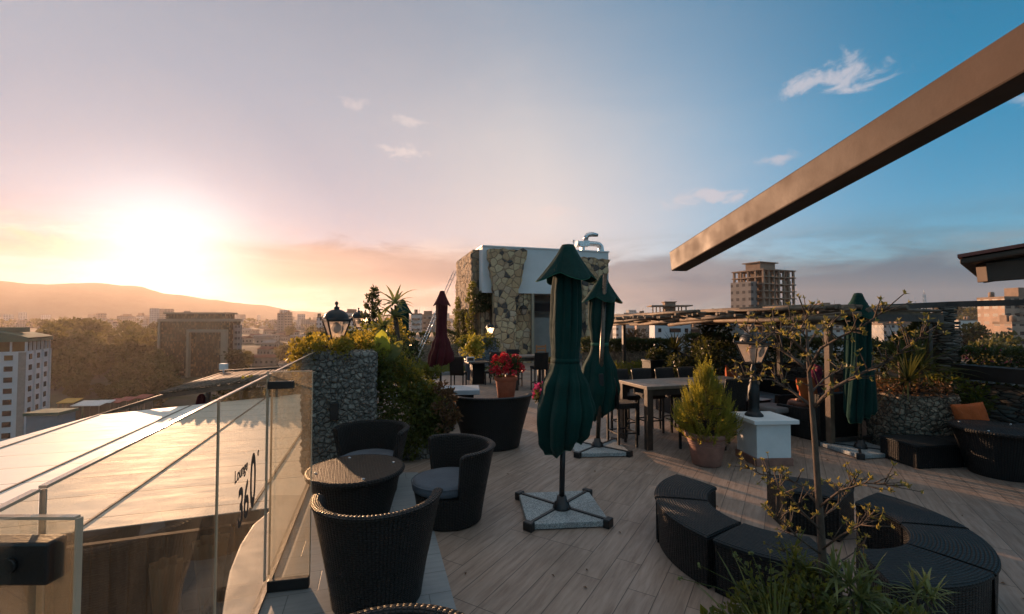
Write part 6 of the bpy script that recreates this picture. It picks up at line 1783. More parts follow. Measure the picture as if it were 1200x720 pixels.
p = at(394, 393, 6.75); post_lantern('big black lantern with pink glowing glass on top of the cobble pillar', p.x, p.y, 1.68, 0.93, 'frost', False, 0.62, 0.06)
p = at(420, 387, 11.5); post_lantern('smaller black lantern in the middle of the row on the planter wall', p.x, p.y, 1.75, 0.82, 'frost', False, 0.5, 0.12)
p = at(428, 384, 14.2); post_lantern('smallest lit lantern at the end of the row on the planter wall', p.x, p.y, 1.80, 0.78, 'frost_lit', True, 0.5, 0.12)
# pedestal with lamp
PD = Vector((3.80, 6.95, 0)); PRZ = R(4)
t = thing('lamp_pedestal', 'square white pedestal with a slab top and brown stone plinth', 'pedestal', PD, PRZ)
mb = MB(); mb.box((0,0,0.055), (0.56,0.56,0.11)); mb.build('plinth', M['terracotta_old'], t, bev=0.006)
mb = MB(); mb.box((0,0,0.36), (0.52,0.52,0.50)); mb.build('shaft', M['white_paint'], t, bev=0.006)
mb = MB(); mb.box((0,0,0.642), (0.68,0.68,0.062)); mb.build('top_slab', M['white_paint'], t, bev=0.008)
t = thing('lamp_post', 'black cast iron lamp post with a big lantern standing on the white pedestal', 'lamp post', (PD.x-0.13, PD.y, 0.674), 0.55)
mb = MB(); mb.lathe([(0.13,0),(0.13,0.02),(0.10,0.05),(0.085,0.07),(0.075,0.14),(0.078,0.22),(0.085,0.32),(0.075,0.44),(0.05,0.50),(0.06,0.52),(0.045,0.55),(0.035,0.66),(0.045,0.70),(0.025,0.76),(0.022,0.84)], 16); mb.build('post', M['iron'], t)
lantern_head(t, 0.80, 0.98, 'frost', False)
# wall lanterns and hanging lantern on the house
def wall_lantern(label, loc, s, rz, lit=False, group=None, arm=(0,0.14,0.0)):
    t = thing('wall_lantern', label, 'wall lantern', loc, rz, group)
    mb = MB(); mb.tube([(0,0.22,0.3*s),(0,0.14,0.42*s),(0,0,0.66*s)], 0.016*s+0.004, 6); mb.build('bracket', M['iron'], t)
    lantern_head(t, 0, s, 'frost_lit' if lit else 'frost', lit)
mb = None
sp_ = at(572, 396, 20.2)
stone_box('shingle_post', 'short pillar of blue grey shingle carrying a lit lantern before the house', 'pillar', (at(563,396,20.2).x, 20.2, 0), (1,0.25,0), 0.72, 0.6, sp_.z, M['pebble_fine'], 0.08, 0.04, 7.0)
post_lantern('lit lantern on the blue grey shingle pillar before the house', sp_.x+0.08, 20.45, sp_.z+0.03, 0.9, 'frost_lit', True, 0.4, 0.06)
t = thing('hanging_lantern', 'dark lantern hanging under the white band of the house', 'lantern', tuple(HO+U*2.05+V*0.12+Vector((0,0,2.45))), TH)
mb = MB(); mb.tube([(0,0,0.55),(0,0,1.07)], 0.012, 6); mb.build('chain', M['iron'], t); lantern_head(t, 0, 0.95, 'frost', False)
wall_lantern('small pale lantern on the slate wall below the pergola roof', tuple(at(917,448,12.0)), 0.9, -0.9)
wall_lantern('small pale lantern on the wall left of the sword leaved plant', tuple(at(1048,443,8.9)), 0.8, -0.9)
def spot(label, p):
    t = thing('garden_spotlight', label, 'spotlight', p, 0, None)
    mb = MB(); mb.tube([(0,0,-0.28),(0,0,-0.05)], 0.02, 6); mb.lathe([(0.03,-0.06),(0.06,0.0),(0.06,0.05)], 12); mb.build('housing', M['black'], t)
    mb = MB(); mb.ball((0,0,0.045), 0.055, 12, 8); mb.build('lens', M['bulb'], t)
spot('left lit garden spotlight behind the stay rods', tuple(at(481,406,20.6))); spot('right lit garden spotlight beside the maroon parasol', tuple(at(508,407,20.8))); spot('lit spotlight at the foot of the wall behind the second green parasol', tuple(at(717,429,14.5)))
for (px, lab) in ((489.5, 'left pale bell shaped garden lamp before the dark hedge'), (506, 'right pale bell shaped garden lamp, next to the maroon parasol')):
    q = at(px, 400, 21.5); t = thing('garden_lamp', lab, 'garden lamp', tuple(q)); mb = MB(); mb.lathe([(0.0,0.0),(0.15,0.0),(0.13,0.1),(0.06,0.36),(0.03,0.42),(0,0.42)], 14); mb.build('shade', M['frost'], t)
    mb = MB(); mb.tube([(0,0,0.42),(0,0,0.62)], 0.012, 6); mb.tube([(0,0,-q.z),(0,0,0.005)], 0.02, 6); mb.build('stem', M['black'], t)
# ================================================================ plants
def leafy(mb, rg, pts, n, L, W, up=0.3, spread=0.9, out=None, fold=0.25):
    """n leaves scattered near points (p, radius), facing outwards"""
    for i in range(n):
        c, r = pts[rg.randrange(len(pts))]
        d = rnd_unit(rg); k = rg.random()**0.45
        p = Vector(c)+Vector((d.x*r[0], d.y*r[1], d.z*r[2]))*k if isinstance(r, tuple) else Vector(c)+d*r*k
        dd = (d*0.8+rnd_unit(rg)*spread+Vector((0,0,up))).normalized()
        s = rg.uniform(0.6, 1.35)
        mb.leaf(p, dd, rnd_unit(rg), L*s, W*s, fold)
def twigs(mb, rg, base, pts, r0=0.012):
    for c, r in pts:
        m = Vector(base).lerp(Vector(c), 0.5)+rnd_unit(rg)*0.06
        mb.tube([base, m, c], [r0, r0*0.7, r0*0.3], 5)
def bush(name, label, loc, pts, n, L, W, mat, stem=(0,0,0), cat='shrub', group=None, up=0.3, seed=1, spread=0.9, stems=True, rz=0.0):
    rg = random.Random(seed)
    t = thing(name, label, cat, loc, rz, group)
    mb = MB(); leafy(mb, rg, pts, n, L, W, up, spread); mb.build('foliage', M[mat], t)
    if stems: mb = MB(); twigs(mb, rg, stem, pts); mb.build('stem', M['bark'], t)
    return t
def blob(rg, x0, x1, y0, y1, z0, z1, r0, r1, n):
    return [(Vector((rg.uniform(x0,x1), rg.uniform(y0,y1), rg.uniform(z0,z1))), rg.uniform(r0,r1)) for _ in range(n)]
rg = random.Random(77)
# golden creeper on the cobble pillar
PO = Vector((-2.86,6.28,1.66))
pts = []
for k in range(26):
    q = U*rg.uniform(-0.10,1.0)+V*rg.uniform(-0.06,1.05); pts.append((q+Vector((0,0,rg.uniform(0.02,0.12))), rg.uniform(0.09,0.17)))
for k in range(7): q = U*rg.uniform(-0.16,-0.02)+V*rg.uniform(0.1,1.0); pts.append((q+Vector((0,0,rg.uniform(-0.22,0.0))), 0.12))
bush('golden_creeper', 'golden green creeper spilling over the top of the cobble pillar', PO, pts, 3600, 0.055, 0.038, 'gold_leaf', (0.4,0.5,0.0), 'plant', seed=2)
# ivy hump cascading beside the pillar
def P3(px, py, Y): return at(px, py, Y)
pts = []
org = Vector((-1.75, 7.3, 0))
for px, py, Y, r in ((438,418,7.0,.22),(452,428,7.1,.24),(440,445,6.9,.24),(465,440,7.2,.25),(480,452,7.3,.22),(455,465,6.95,.27),(478,470,7.1,.27),(498,462,7.3,.2),(508,475,7.3,.22),(520,488,7.3,.18),(445,490,6.9,.26),(470,495,6.95,.27),(495,492,7.1,.25),(448,515,6.95,.2),(470,515,7.0,.2),(482,520,6.95,.2),(460,528,6.9,.18),(510,515,7.1,.17),(446,532,6.9,.15),(430,425,7.6,.3),(450,410,8.0,.3),(470,430,8.0,.35),(500,500,7.2,.16),(514,500,7.3,.15)):
    pts.append((P3(px, py, Y)-org, r*1.12))
t = bush('ivy_shrub', 'broad dark green ivy hump cascading beside the cobble pillar', org, pts, 11500, 0.052, 0.04, 'ivy', (0.2,0.3,0.3), 'shrub', seed=3, up=0.1, stems=False)
mb = MB(); a = P3(496,530,7.3)-org; b = P3(503,500,7.35)-org; c = P3(490,470,7.4)-org; mb.tube([(a.x,a.y,0.0), a, b, c], [0.07,0.06,0.05,0.03], 9); mb.build('trunk', M['pale_bark'], t)
rg2 = random.Random(4); mb = MB(); twigs(mb, rg2, c, pts[::2], 0.015); mb.tube([a, b, c], 0.02, 5); mb.build('twigs', M['bark'], t)
# golden shoots on top of the hump
pts = [(P3(px, py, Y)-org, r) for px, py, Y, r in ((430,402,7.3,.13),(445,415,7.2,.12),(460,415,7.4,.13),(474,430,7.3,.12),(488,440,7.3,.11),(505,455,7.3,.10),(425,396,8.3,.15),(440,398,8.8,.2))]
bush('golden_shoots', 'golden young shoots growing out of the top of the ivy hump', org, pts, 1500, 0.06, 0.032, 'gold_leaf', tuple(P3(470,455,7.4)-org), 'plant', seed=5)
# russet plant at the foot of the ivy
o2 = P3(524,490,7.0); o2.z = 0.0
pts = [(P3(px, py, 7.0)-o2, r) for px, py, r in ((518,455,.10),(524,462,.10),(516,478,.11),(528,485,.12),(522,498,.12),(534,490,.07),(530,470,.06))]
bush('russet_shrub', 'small russet leaved shrub at the right edge of the ivy', o2, pts, 520, 0.075, 0.035, 'red_leaf', (0,0.05,0.3), 'shrub', seed=6)
# broad leaved plant
def big_leaf(mb, p, d, n, L, W, bend=0.25, nu=4, nv=8):
    p = Vector(p); d = Vector(d).normalized(); n = Vector(n).normalized(); sd = d.cross(n).normalized(); n = sd.cross(d)
    def f(u, v):
        x = (u-0.5)*2; w = W/2*math.sin(math.pi*min(1, v*0.97+0.03))**0.7
        return p+d*(L*v)+sd*(x*w)+n*(abs(x)*w*0.35-bend*L*v*v+0.012*math.sin(v*30))
    mb.surf(f, nu, nv)
q = P3(447,430,7.05); t = thing('broad_leaf_plant', 'plant with big upright yellow green leaf behind the ivy hump', 'plant', (q.x, q.y, 1.0))
o = Vector((q.x, q.y, 1.0))
mb = MB(); big_leaf(mb, P3(446,426,7.0)-o, (0.03,0,1), (0.3,-1,0.0), 0.52, 0.27, 0.05); mb.build('leaf', M['banana'], t)
mb = MB(); big_leaf(mb, P3(452,425,7.0)-o, (0.55,0.2,0.8), (0.5,-1,0.5), 0.42, 0.2, 0.2); mb.build('leaf', M['ivy'], t)
mb = MB(); big_leaf(mb, P3(440,422,7.1)-o, (-0.6,0.2,0.7), (-0.3,-1,0.6), 0.36, 0.17, 0.25); mb.build('leaf', M['banana'], t)
mb = MB(); mb.tube([(0,0,-0.2), P3(446,428,7.0)-o], [0.03,0.015], 7); mb.build('stem', M['ivy'], t)
# dracaena palms
def rosette(mb, rg, c, n, L, W, el0=-0.3, el1=1.2, droop=0.6):
    for k in range(n):
        a = rg.uniform(0, 6.283); e = rg.uniform(el0, el1)
        mb.strap(c, Vector((math.cos(a)*math.cos(e), math.sin(a)*math.cos(e), math.sin(e))), L*rg.uniform(0.7,1.15), W, droop*rg.uniform(0.5,1.5))
q = P3(470,430,9.0); o = Vector((q.x, 9.0, 0.9)); rg2 = random.Random(8)
t = thing('dragon_palm', 'slim palm like dracaena with drooping strap leaves before the green parasol', 'palm', o)
mb = MB()
for top, r in ((P3(462,372,9.0), .03), (P3(463,358,9.1), .028), (P3(451,382,8.9), .025)):
    mb.tube([(0,0,-0.1), (Vector((0,0,0)).lerp(top-o, 0.5)+Vector((0.03,0,0))), top-o], [r*1.3, r, r*0.8], 7)
mb.build('trunk', M['bark'], t)
for top, n, L, nm in ((P3(462,372,9.0), 16, .42, 'leaf_rosette'), (P3(463,356,9.1), 20, .50, 'leaf_rosette'), (P3(448,386,8.9), 22, .42, 'leaf_rosette')):
    mb = MB(); rosette(mb, rg2, top-o, n, L, 0.085, -0.5, 1.3, 0.9); mb.build(nm, M['spider'], t)
# slender tree and shrubs along the planter wall
def twig_tree(name, label, px, py0, py1, Y, wpx, n, L, mat, seed, cat='shrub'):
    rg = random.Random(seed); b = P3(px, py0, Y); a = P3(px, py1, Y); h = a.z-b.z; w = wpx/F*Y
    t = thing(name, label, cat, b)
    mb = MB(); mb.tube([(0,0,0),(0.02,0,h*0.5),(-0.02,0,h)], [0.03,0.02,0.006], 6)
    pts = []
    for k in range(14):
        z = h*(0.2+0.8*k/13); aa = rg.uniform(0, 6.28); r = w/2*(1.05-0.65*k/13)*rg.uniform(0.5,1.1)
        e = Vector((math.cos(aa)*r, math.sin(aa)*r, z+0.08)); mb.tube([(0,0,z-0.06), e], [0.012,0.004], 4); pts.append((e, w*0.16+0.04)); pts.append((e*0.6+Vector((0,0,z*0.4)), w*0.14+0.03))
    mb.build('trunk', M['bark'], t)
    mb = MB(); leafy(mb, rg, pts, n, L, L*0.55, 0.3); mb.build('foliage', M[mat], t)
twig_tree('slender_tree', 'slender dark young tree rising behind the small lanterns', 436, 400, 345, 11.0, 20, 520, 0.10, 'hedge', 11, 'tree')
for (px, py, Y, r, n, mt, lab, sd) in ((448,398,10.0,.33,900,'ivy','rounded green shrub on the planter wall behind the small lanterns',21),(408,405,9.2,.22,700,'gold_leaf','low golden shrub between the big and the small lantern',22),
        (432,396,11.6,.35,700,'ivy','green shrub under the second lantern on the planter wall',23),(460,392,11.0,.38,800,'gold_leaf','golden green shrub beside the dracaena',24),(479,412,9.0,.2,500,'hedge','dark shrub at the foot of the dracaena, left of the stay rods',25),(506,438,8.6,.13,260,'ivy','small dark shrub in front of the wicker tub chair far back',26)):
    q = P3(px, py, Y); rg2 = random.Random(sd)
    pts = [(Vector((rg2.uniform(-r,r), rg2.uniform(-r,r)*1.3, rg2.uniform(-r*0.4,r*0.6))), r*rg2.uniform(0.4,0.65)) for _ in range(9)]
    bush('planter_shrub', lab, q, pts, n, 0.075, 0.045, mt, (0,0,-r), seed=sd)
q = P3(488,462,8.0); t = thing('strap_leaf_plant', 'tuft of pale strap leaves sticking out of the ivy hump', 'plant', q)
mb = MB(); rosette(mb, random.Random(6), Vector((0,0,0)), 14, 0.42, 0.05, 0.0, 1.2, 0.8); mb.build('leaf_rosette', M['spider'], t)
# small grey pot with shrub under the second lantern
q = P3(415,400,10.2); t = thing('plant_pot', 'small pale pot with dark shrub left of the second lantern', 'plant pot', (q.x, q.y, 1.25))
mb = MB(); mb.lathe([(0.14,0),(0.19,0.3),(0.2,0.34),(0.17,0.34),(0.16,0.28),(0,0.28)], 20); mb.build('pot', M['grey_wall'], t)
mb = MB(); leafy(mb, random.Random(9), [(Vector((0,0,0.45)),0.22),(Vector((0.12,0,0.5)),0.16),(Vector((-0.12,0.05,0.5)),0.15)], 600, 0.06, 0.035); mb.build('foliage', M['hedge'], t)

# hedges (clipped rows): one row is one plant bed
def hedge(label, a, b, z0, z1, dep, n, L, mat, seed, name='hedge', rough=0.25):
    rg = random.Random(seed); a = Vector(a); b = Vector(b); ln = (b-a).length; d = (b-a).normalized(); s = Vector((-d.y, d.x, 0))
    t = thing(name, label, 'hedge', (a.x, a.y, z0))
    mb = MB()
    for i in range(n):
        u = rg.random(); top = (z1-z0)*(0.78+rough*mnoise.noise(Vector((u*ln*1.3, seed, 0)))+0.1*rg.random())
        k = rg.random()
        if k < 0.5: w = rg.uniform(-1,1); z = top*rg.uniform(0.88,1.05)
        else: w = -1+0.35*rg.random()**2; z = top*rg.random()
        p = d*(ln*u)+s*(w*dep/2+0.05*rg.uniform(-1,1))+Vector((0,0,z))
        mb.leaf(p, (rnd_unit(rg)+Vector((0,0,0.5))-s*0.4).normalized(), rnd_unit(rg), L*rg.uniform(0.6,1.4), L*0.55, 0.25)
    mb.build('foliage', M[mat], t)
    mb = MB()
    for k in range(max(3, int(ln/0.45))):
        p = d*(ln*(k+0.5)/max(3, int(ln/0.45))); mb.tube([p, p+Vector((rg.uniform(-.08,.08), rg.uniform(-.08,.08), (z1-z0)*0.5)), p+Vector((rg.uniform(-.15,.15), rg.uniform(-.1,.1), (z1-z0)*0.8))], [0.02,0.014,0.006], 5)
        for j in range(3): mb.tube([p+Vector((0,0,(z1-z0)*0.2)), p+Vector((rg.uniform(-.3,.3), rg.uniform(-.15,.15), (z1-z0)*rg.uniform(0.4,0.75)))], [0.012,0.005], 4)
    mb.build('stem', M['bark'], t)
    return t
q3_ = Vector((-5.2,17.2,0))+V*5.0
hedge('dark clipped hedge on the pebble wall behind the lawn', q3_-U*3.0+V*0.25, q3_+U*4.0+V*0.25, 0.93, 1.62, 0.5, 5200, 0.11, 'hedge', 31)
fwd = (fw1-fw0).normalized()
hedge('dark hedge on the far wall behind the bar table', fw0+V*0.25, fw1+V*0.25, 1.06, 1.52, 0.45, 4200, 0.10, 'hedge', 32)
sd0 = Vector((wall_x(15.6)+0.30,15.6,0)); sd1 = Vector((wall_x(9.4)+0.30,9.4,0)); sd2 = Vector((wall_x(2.6)+0.30,2.6,0))
hedge('dark hedge on the slate wall behind the lounge sofas', sd0, sd1, 1.03, 1.75, 0.55, 7000, 0.085, 'hedge', 33)
hedge('dark flowering hedge on the slate wall at the right edge', sd1+Vector((0.05,-0.3,0)), sd2, 1.03, 1.70, 0.55, 9000, 0.07, 'hedge', 34)
# little pink blossoms of that hedge
rg2 = random.Random(35); mb = MB()
for i in range(150):
    u = rg2.random()**0.8; p = sd1.lerp(sd2, u*0.6)+Vector((rg2.uniform(-.28,.15), 0, 1.05+0.62*rg2.uniform(0.5,1.0)))
    for k in range(4): mb.leaf(p, rnd_unit(rg2), rnd_unit(rg2), 0.035, 0.03, 0.2)
hd = [o for o in S.objects if o.get('label') == 'dark flowering hedge on the slate wall at the right edge'][0]
o = mb.build('blossom', M['pink_flower'], hd); o.location = -Vector(hd.location)
# plants at the far wall
q = P3(749,405,16.2); rg2 = random.Random(36)
bush('red_shrub', 'dark red leaved shrub on the far wall left of the pergola post', q, blob(rg2, -.5,.5,-.2,.2,-.1,.35,.18,.3,9), 1100, 0.085, 0.05, 'red_leaf', (0,0,-.3), seed=36)
q = P3(738,426,13.9); q.z = 0.55; rg2 = random.Random(37)
bush('box_shrub', 'bright green low shrub at the foot of the far wall', q, blob(rg2, -.5,.55,-.15,.15,-.05,.25,.15,.24,9), 1200, 0.07, 0.04, 'conifer', (0,0,-.5), seed=37)
q = P3(791,412,12.8); t = thing('yucca', 'spiky dark yucca behind the far side of the bar table', 'yucca', (q.x, q.y, 0.6))
mb = MB(); mb.tube([(0,0,-0.6),(0.02,0,0.35),(0,0,0.68)], [0.07,0.06,0.05], 8); mb.build('trunk', M['bark'], t)
mb = MB(); rosette(mb, random.Random(38), Vector((0,0,0.7)), 60, 0.62, 0.05, -0.5, 1.5, 0.25); mb.build('leaf_rosette', M['hedge'], t)
rg2 = random.Random(39); q = P3(812,412,12.2)
bush('dark_shrub', 'big dark shrub between the yucca and the conifer', (q.x, q.y, 0.9), blob(rg2, -.6,.6,-.3,.3,-.3,.5,.25,.4,12), 2200, 0.09, 0.05, 'hedge', (0,0,-.9), seed=39)
rg2 = random.Random(40); q = P3(838,395,11.4)
pts = [(Vector((rg2.uniform(-.35,.35), rg2.uniform(-.2,.2), z)), rg2.uniform(.16,.28)) for z in [0.5+1.65*k/13 for k in range(14)]]
bush('climbing_vine', 'dark vine climbing up under the bamboo shade behind the conifer', (q.x, q.y, 0), pts, 2200, 0.09, 0.055, 'hedge', (0,0,0), 'vine', seed=40)
rg2 = random.Random(41); q = P3(1067,405,8.6)
pts = [(Vector((rg2.uniform(-.22,.22), rg2.uniform(-.15,.15), z)), rg2.uniform(.10,.18)) for z in [1.25+0.95*k/9 for k in range(10)]]
bush('climbing_vine', 'dark leafy vine hanging at the right end of the pergola', (q.x, q.y, 0), pts, 900, 0.085, 0.05, 'hedge', (0,0,1.2), 'vine', seed=41)
# black planter boxes in front of far wall
for k, (px, py, Y, w, lab) in enumerate(((763,433,12.9,.42,'black square planter box at the foot of the pergola post'),(772,433,13.0,.36,'second black planter box, right of the pergola post'))):
    q = P3(px, py, Y); t = thing('planter_box', lab, 'planter', (q.x+0.05, q.y, 0), TH)
    mb = MB(); mb.box((0,0,0.5), (w,w,1.0)); mb.box((0,0,1.0), (w+.04,w+.04,.05)); mb.build('box', M['black'], t)
    mb = MB(); leafy(mb, random.Random(50+k), [(Vector((0,0,1.12)),0.2)], 260, 0.08, 0.05); mb.build('foliage', M['hedge'], t)
# long dark trough on the slate wall (right edge)
q0 = Vector((wall_x(8.0)-0.28,8.0,0)); q1 = Vector((wall_x(4.2)-0.28,4.2,0))
mb = MB(); mb.span(Vector((q0.x,q0.y,1.24)), Vector((q1.x,q1.y,1.24)), 0.26, 0.24); tag(mb.build('plant_trough', M['black'], bev=0.01), 'long black plant trough along the slate wall under the hedge', 'trough')
# vines on the house
rg2 = random.Random(42)
t = thing('wall_vine', 'dark vine hanging under the white band at the left corner of the house', 'vine', HO)
mb = MB(); pts = []
for k in range(26):
    u = rg2.random(); pts.append((U*(-0.25+1.1*u)+V*0.55+Vector((0,0,3.45-0.9*rg2.random()*(1-0.5*u))), rg2.uniform(.12,.24)))
leafy(mb, rg2, pts, 1700, 0.13, 0.09, -0.4); mb.build('foliage', M['hedge'], t)
mb = MB(); 
for k in range(5): mb.tube([U*(-0.2+0.2*k)+V*0.7+Vector((0,0,0.9)), U*(-0.25+0.24*k)+V*0.72+Vector((0,0,2.2)), U*(-0.2+0.22*k)+V*0.6+Vector((0,0,3.3))], 0.018, 5)
mb.build('stem', M['bark'], t)
for (uo, vo, z1, lab, sd) in ((-0.45,4.6,3.3,'tall ivy column at the far end of the rough flank wall',43),(-0.50,2.3,2.6,'short ivy column halfway along the rough flank wall',44),(-0.45,0.9,3.9,'tall ivy column at the front corner of the flank wall',45)):
    rg2 = random.Random(sd); q = HO+U*uo+V*vo
    pts = [(Vector((rg2.uniform(-.12,.12), rg2.uniform(-.12,.12), z)), rg2.uniform(.14,.22)) for z in [0.8+(z1-0.8)*k/12 for k in range(13)]]
    bush('ivy_column', lab, q, pts, 1100, 0.11, 0.075, 'ivy' if sd != 44 else 'hedge', (0,0,0.3), 'vine', seed=sd)
rg2 = random.Random(46); q = Vector((-1.7,20.2,0.9))
bush('wall_plant', 'green bushes on the grey pebble planter at the house corner', q, blob(rg2, -.6,.9,0,.5,0.0,.45,.2,.32,12), 1900, 0.11, 0.06, 'ivy', (0,0.3,0), seed=46)
# dark blue pot with bright plant
q = P3(555,425,16.6); t = thing('plant_pot', 'tall dark blue pot with bright green plant by the dining chairs', 'plant pot', (q.x, q.y, 0))
mb = MB(); mb.lathe([(0.26,0),(0.30,0.3),(0.33,0.72),(0.34,0.76),(0.29,0.76),(0.28,0.70),(0,0.70)], 24); mb.build('pot', M['blue_pot'], t)
rg2 = random.Random(47); mb = MB(); leafy(mb, rg2, blob(rg2, -.25,.25,-.25,.25,.85,1.45,.14,.24,10), 900, 0.12, 0.05, 0.7); rosette(mb, rg2, Vector((0,0,0.8)), 26, 0.75, 0.05, 0.6, 1.5, 0.5); mb.build('foliage', M['conifer'], t)
# flower pots
def flower_pot(label, x, y, r, h, fl, seed, fr, fh, pot='terracotta', n=420):
    rg = random.Random(seed); t = thing('flower_pot', label, 'flower pot', (x, y, 0))
    mb = MB(); mb.lathe([(0.0,0.004),(r*0.72,0.004),(r*0.95,h*0.80),(r*0.96,h*0.82),(r*1.04,h*0.83),(r*1.08,h*0.98),(r*1.05,h),(r*0.95,h),(r*0.93,h*0.9),(0,h*0.9)], 36); mb.build('pot', M[pot], t)
    mb = MB(); P = [(Vector((rg.uniform(-fr,fr)*0.7, rg.uniform(-fr,fr)*0.7, h+fh*rg.uniform(0.15,0.6))), fr*0.38) for _ in range(12)]
    leafy(mb, rg, P, 900, 0.09, 0.065); mb.build('foliage', M['hedge'], t)
    mb = MB()
    for i in range(n//9):
        a = rg.uniform(0, 6.28); e = math.asin(rg.uniform(-0.15,1)); k = rg.uniform(0.85,1.05)
        c = Vector((fr*math.cos(a)*math.cos(e)*k, fr*math.sin(a)*math.cos(e)*k, h+fh*0.30+fh*0.62*math.sin(e)*k))
        for j in range(30):
            d = rnd_unit(rg); mb.leaf(c+d*0.055*rg.uniform(0.5,1), (d+rnd_unit(rg)*0.6).normalized(), rnd_unit(rg), 0.055, 0.05, 0.3)
    mb.build('blossom', M[fl], t)
q = flo(593,468); flower_pot('terracotta pot overflowing with bright red flowers behind the loveseat', q.x, q.y, 0.30, 0.62, 'red_flower', 51, 0.48, 0.62, n=520)
q = flo(641,494); flower_pot('smaller terracotta pot with pink flowers left of the foremost parasol', q.x+0.05, q.y, 0.19, 0.44, 'pink_flower', 52, 0.30, 0.42, n=330)
q = flo(648,452); flower_pot('plain terracotta pot with pale blossoms half hidden by the foremost parasol', q.x, q.y, 0.22, 0.75, 'pink_flower', 53, 0.12, 0.15, n=20)

# conifer in the ribbed pot
CP_ = Vector((2.87,6.78,0))
t = thing('potted_conifer', 'golden green conifer in a big weathered terracotta pot', 'potted conifer', CP_)
mb = MB(); r = 0.29; prof = [(0,0.004),(r*0.66,0.004),(r*0.70,0.02),(r*0.86,0.28)]
for k in range(3): z = 0.29+0.03*k; prof += [(r*(0.87+0.02*k),z),(r*(0.90+0.02*k),z+0.008),(r*(0.90+0.02*k),z+0.018),(r*(0.875+0.02*k),z+0.026)]
prof += [(r*0.95,0.40),(r*1.05,0.41),(r*1.08,0.44),(r*1.06,0.475),(r*0.98,0.48),(r*0.94,0.42),(0,0.42)]
mb.lathe(prof, 44); mb.build('pot', M['terracotta_old'], t)
mb = MB(); mb.lathe([(0.0,0.435),(r*0.93,0.43)], 24); mb.build('soil', M['soil'], t)
rg2 = random.Random(60); mb = MB(); tw = MB()
tw.tube([(0,0,0.4),(0.02,0,0.9),(0,0,1.36)], [0.035,0.022,0.006], 7)
def spray(p, d, L, mb):
    """flat feathery branchlet"""
    d = d.normalized(); n = 8; q = Vector(p); nrm = rnd_unit(rg2)
    for i in range(n):
        s = i/n; q2 = q+d*(L/n)
        sd = d.cross(nrm).normalized()
        for sg in (-1, 1):
            mb.leaf(q, (d*0.75+sd*sg*0.8*(1-s*0.4)+rnd_unit(rg2)*0.2).normalized(), nrm, L*0.34*(1-0.55*s), L*0.075, 0.15)
        d = (d+Vector((0,0,0.10))+rnd_unit(rg2)*0.06).normalized(); q = q2
    mb.leaf(q, d, nrm, L*0.28, L*0.06, 0.1)
for i in range(760):
    z = 0.42+0.92*rg2.random()**1.3; f = (z-0.42)/0.92
    rr = 0.60*(0.62+0.9*f if f < 0.28 else 0.87*(1-((f-0.28)/0.78))**0.85)
    a = rg2.uniform(0, 6.283); k = rg2.uniform(0.35, 1.0)
    rr *= 1+0.22*math.sin(3*a+1.0)*math.sin(5*f+2)
    p = Vector((math.cos(a)*rr*k*0.8, math.sin(a)*rr*k*0.8, z-0.06))
    d = Vector((math.cos(a)*(1.0-0.6*f), math.sin(a)*(1.0-0.6*f), 0.55+0.9*f))+rnd_unit(rg2)*0.35
    spray(p, d, rg2.uniform(0.15,0.26)*(1-0.25*f), mb)
    if i % 6 == 0: tw.tube([(0,0,max(0.45,z-0.12)), p], [0.010,0.004], 4)
for i in range(10):
    spray(Vector((rg2.uniform(-.04,.04), rg2.uniform(-.04,.04), 1.16+0.022*i)), Vector((rg2.uniform(-.3,.3), rg2.uniform(-.3,.3), 1)), 0.22, mb)
mb.build('foliage', M['conifer'], t); tw.build('twigs', M['bark'], t)

# round stone planter with sword leaved plant
RP = Vector((6.72,7.72,0)); rr0, hh0 = 0.56, 0.92
t = thing('round_planter', 'round planter of rough brown grey cobbles at the right', 'planter', RP)
mb = MB()
def rp(u, v):
    a = 2*math.pi*u; z = hh0*v; p = Vector((math.cos(a)*rr0, math.sin(a)*rr0, z))
    d, _ = mnoise.voronoi((p+Vector((3,1,2)))*11.0); g = min(1.0, (d[1]-d[0])*2.2)**0.6
    k = rr0+0.05*g+0.02*mnoise.noise(p*5)
    return (math.cos(a)*k, math.sin(a)*k, z)
mb.surf(rp, 150, 42, True); mb.build('stone_facing', M['pebble_brown'], t)
mb = MB(); mb.lathe([(0,hh0-0.02),(rr0+0.03,hh0-0.01)], 30); mb.build('soil', M['soil'], t)
t = thing('sword_plant', 'cluster of arching sword leaved plants growing from the round stone planter', 'plant', RP+Vector((0,0,hh0-0.02)))
rg2 = random.Random(61)
for (x, y, z, n, L) in ((-0.14,-0.12,0.22,60,0.78),(0.24,0.05,0.40,56,0.80),(0.05,0.25,0.52,48,0.72)):
    mb = MB(); mb.tube([(x*0.8,y*0.8,0),(x,y,z)], 0.035, 7); mb.build('stem', M['bark'], t)
    mb = MB(); rosette(mb, rg2, Vector((x,y,z)), n, L, 0.036, -0.25, 1.45, 0.45); mb.build('leaf_rosette', M['agave'], t)
mb = None
rg2 = random.Random(62)
bush('russet_ground_plant', 'low russet and green plants edging the round stone planter', RP+Vector((0,0,hh0)), [(Vector((math.cos(a)*0.45, math.sin(a)*0.45, rg2.uniform(0,.1))), rg2.uniform(.09,.15)) for a in [6.283*k/16 for k in range(16)]], 520, 0.075, 0.04, 'red_leaf', (0,0,0), 'plant', seed=62)
rg2 = random.Random(63)
bush('trailing_shrub', 'dark shrub spilling over the right side of the round planter', RP+Vector((0.55,0.1,0.75)), blob(rg2, -.1,.45,-.3,.3,-.25,.35,.16,.26,10), 1300, 0.08, 0.05, 'ivy', (-.2,0,.2), seed=63)

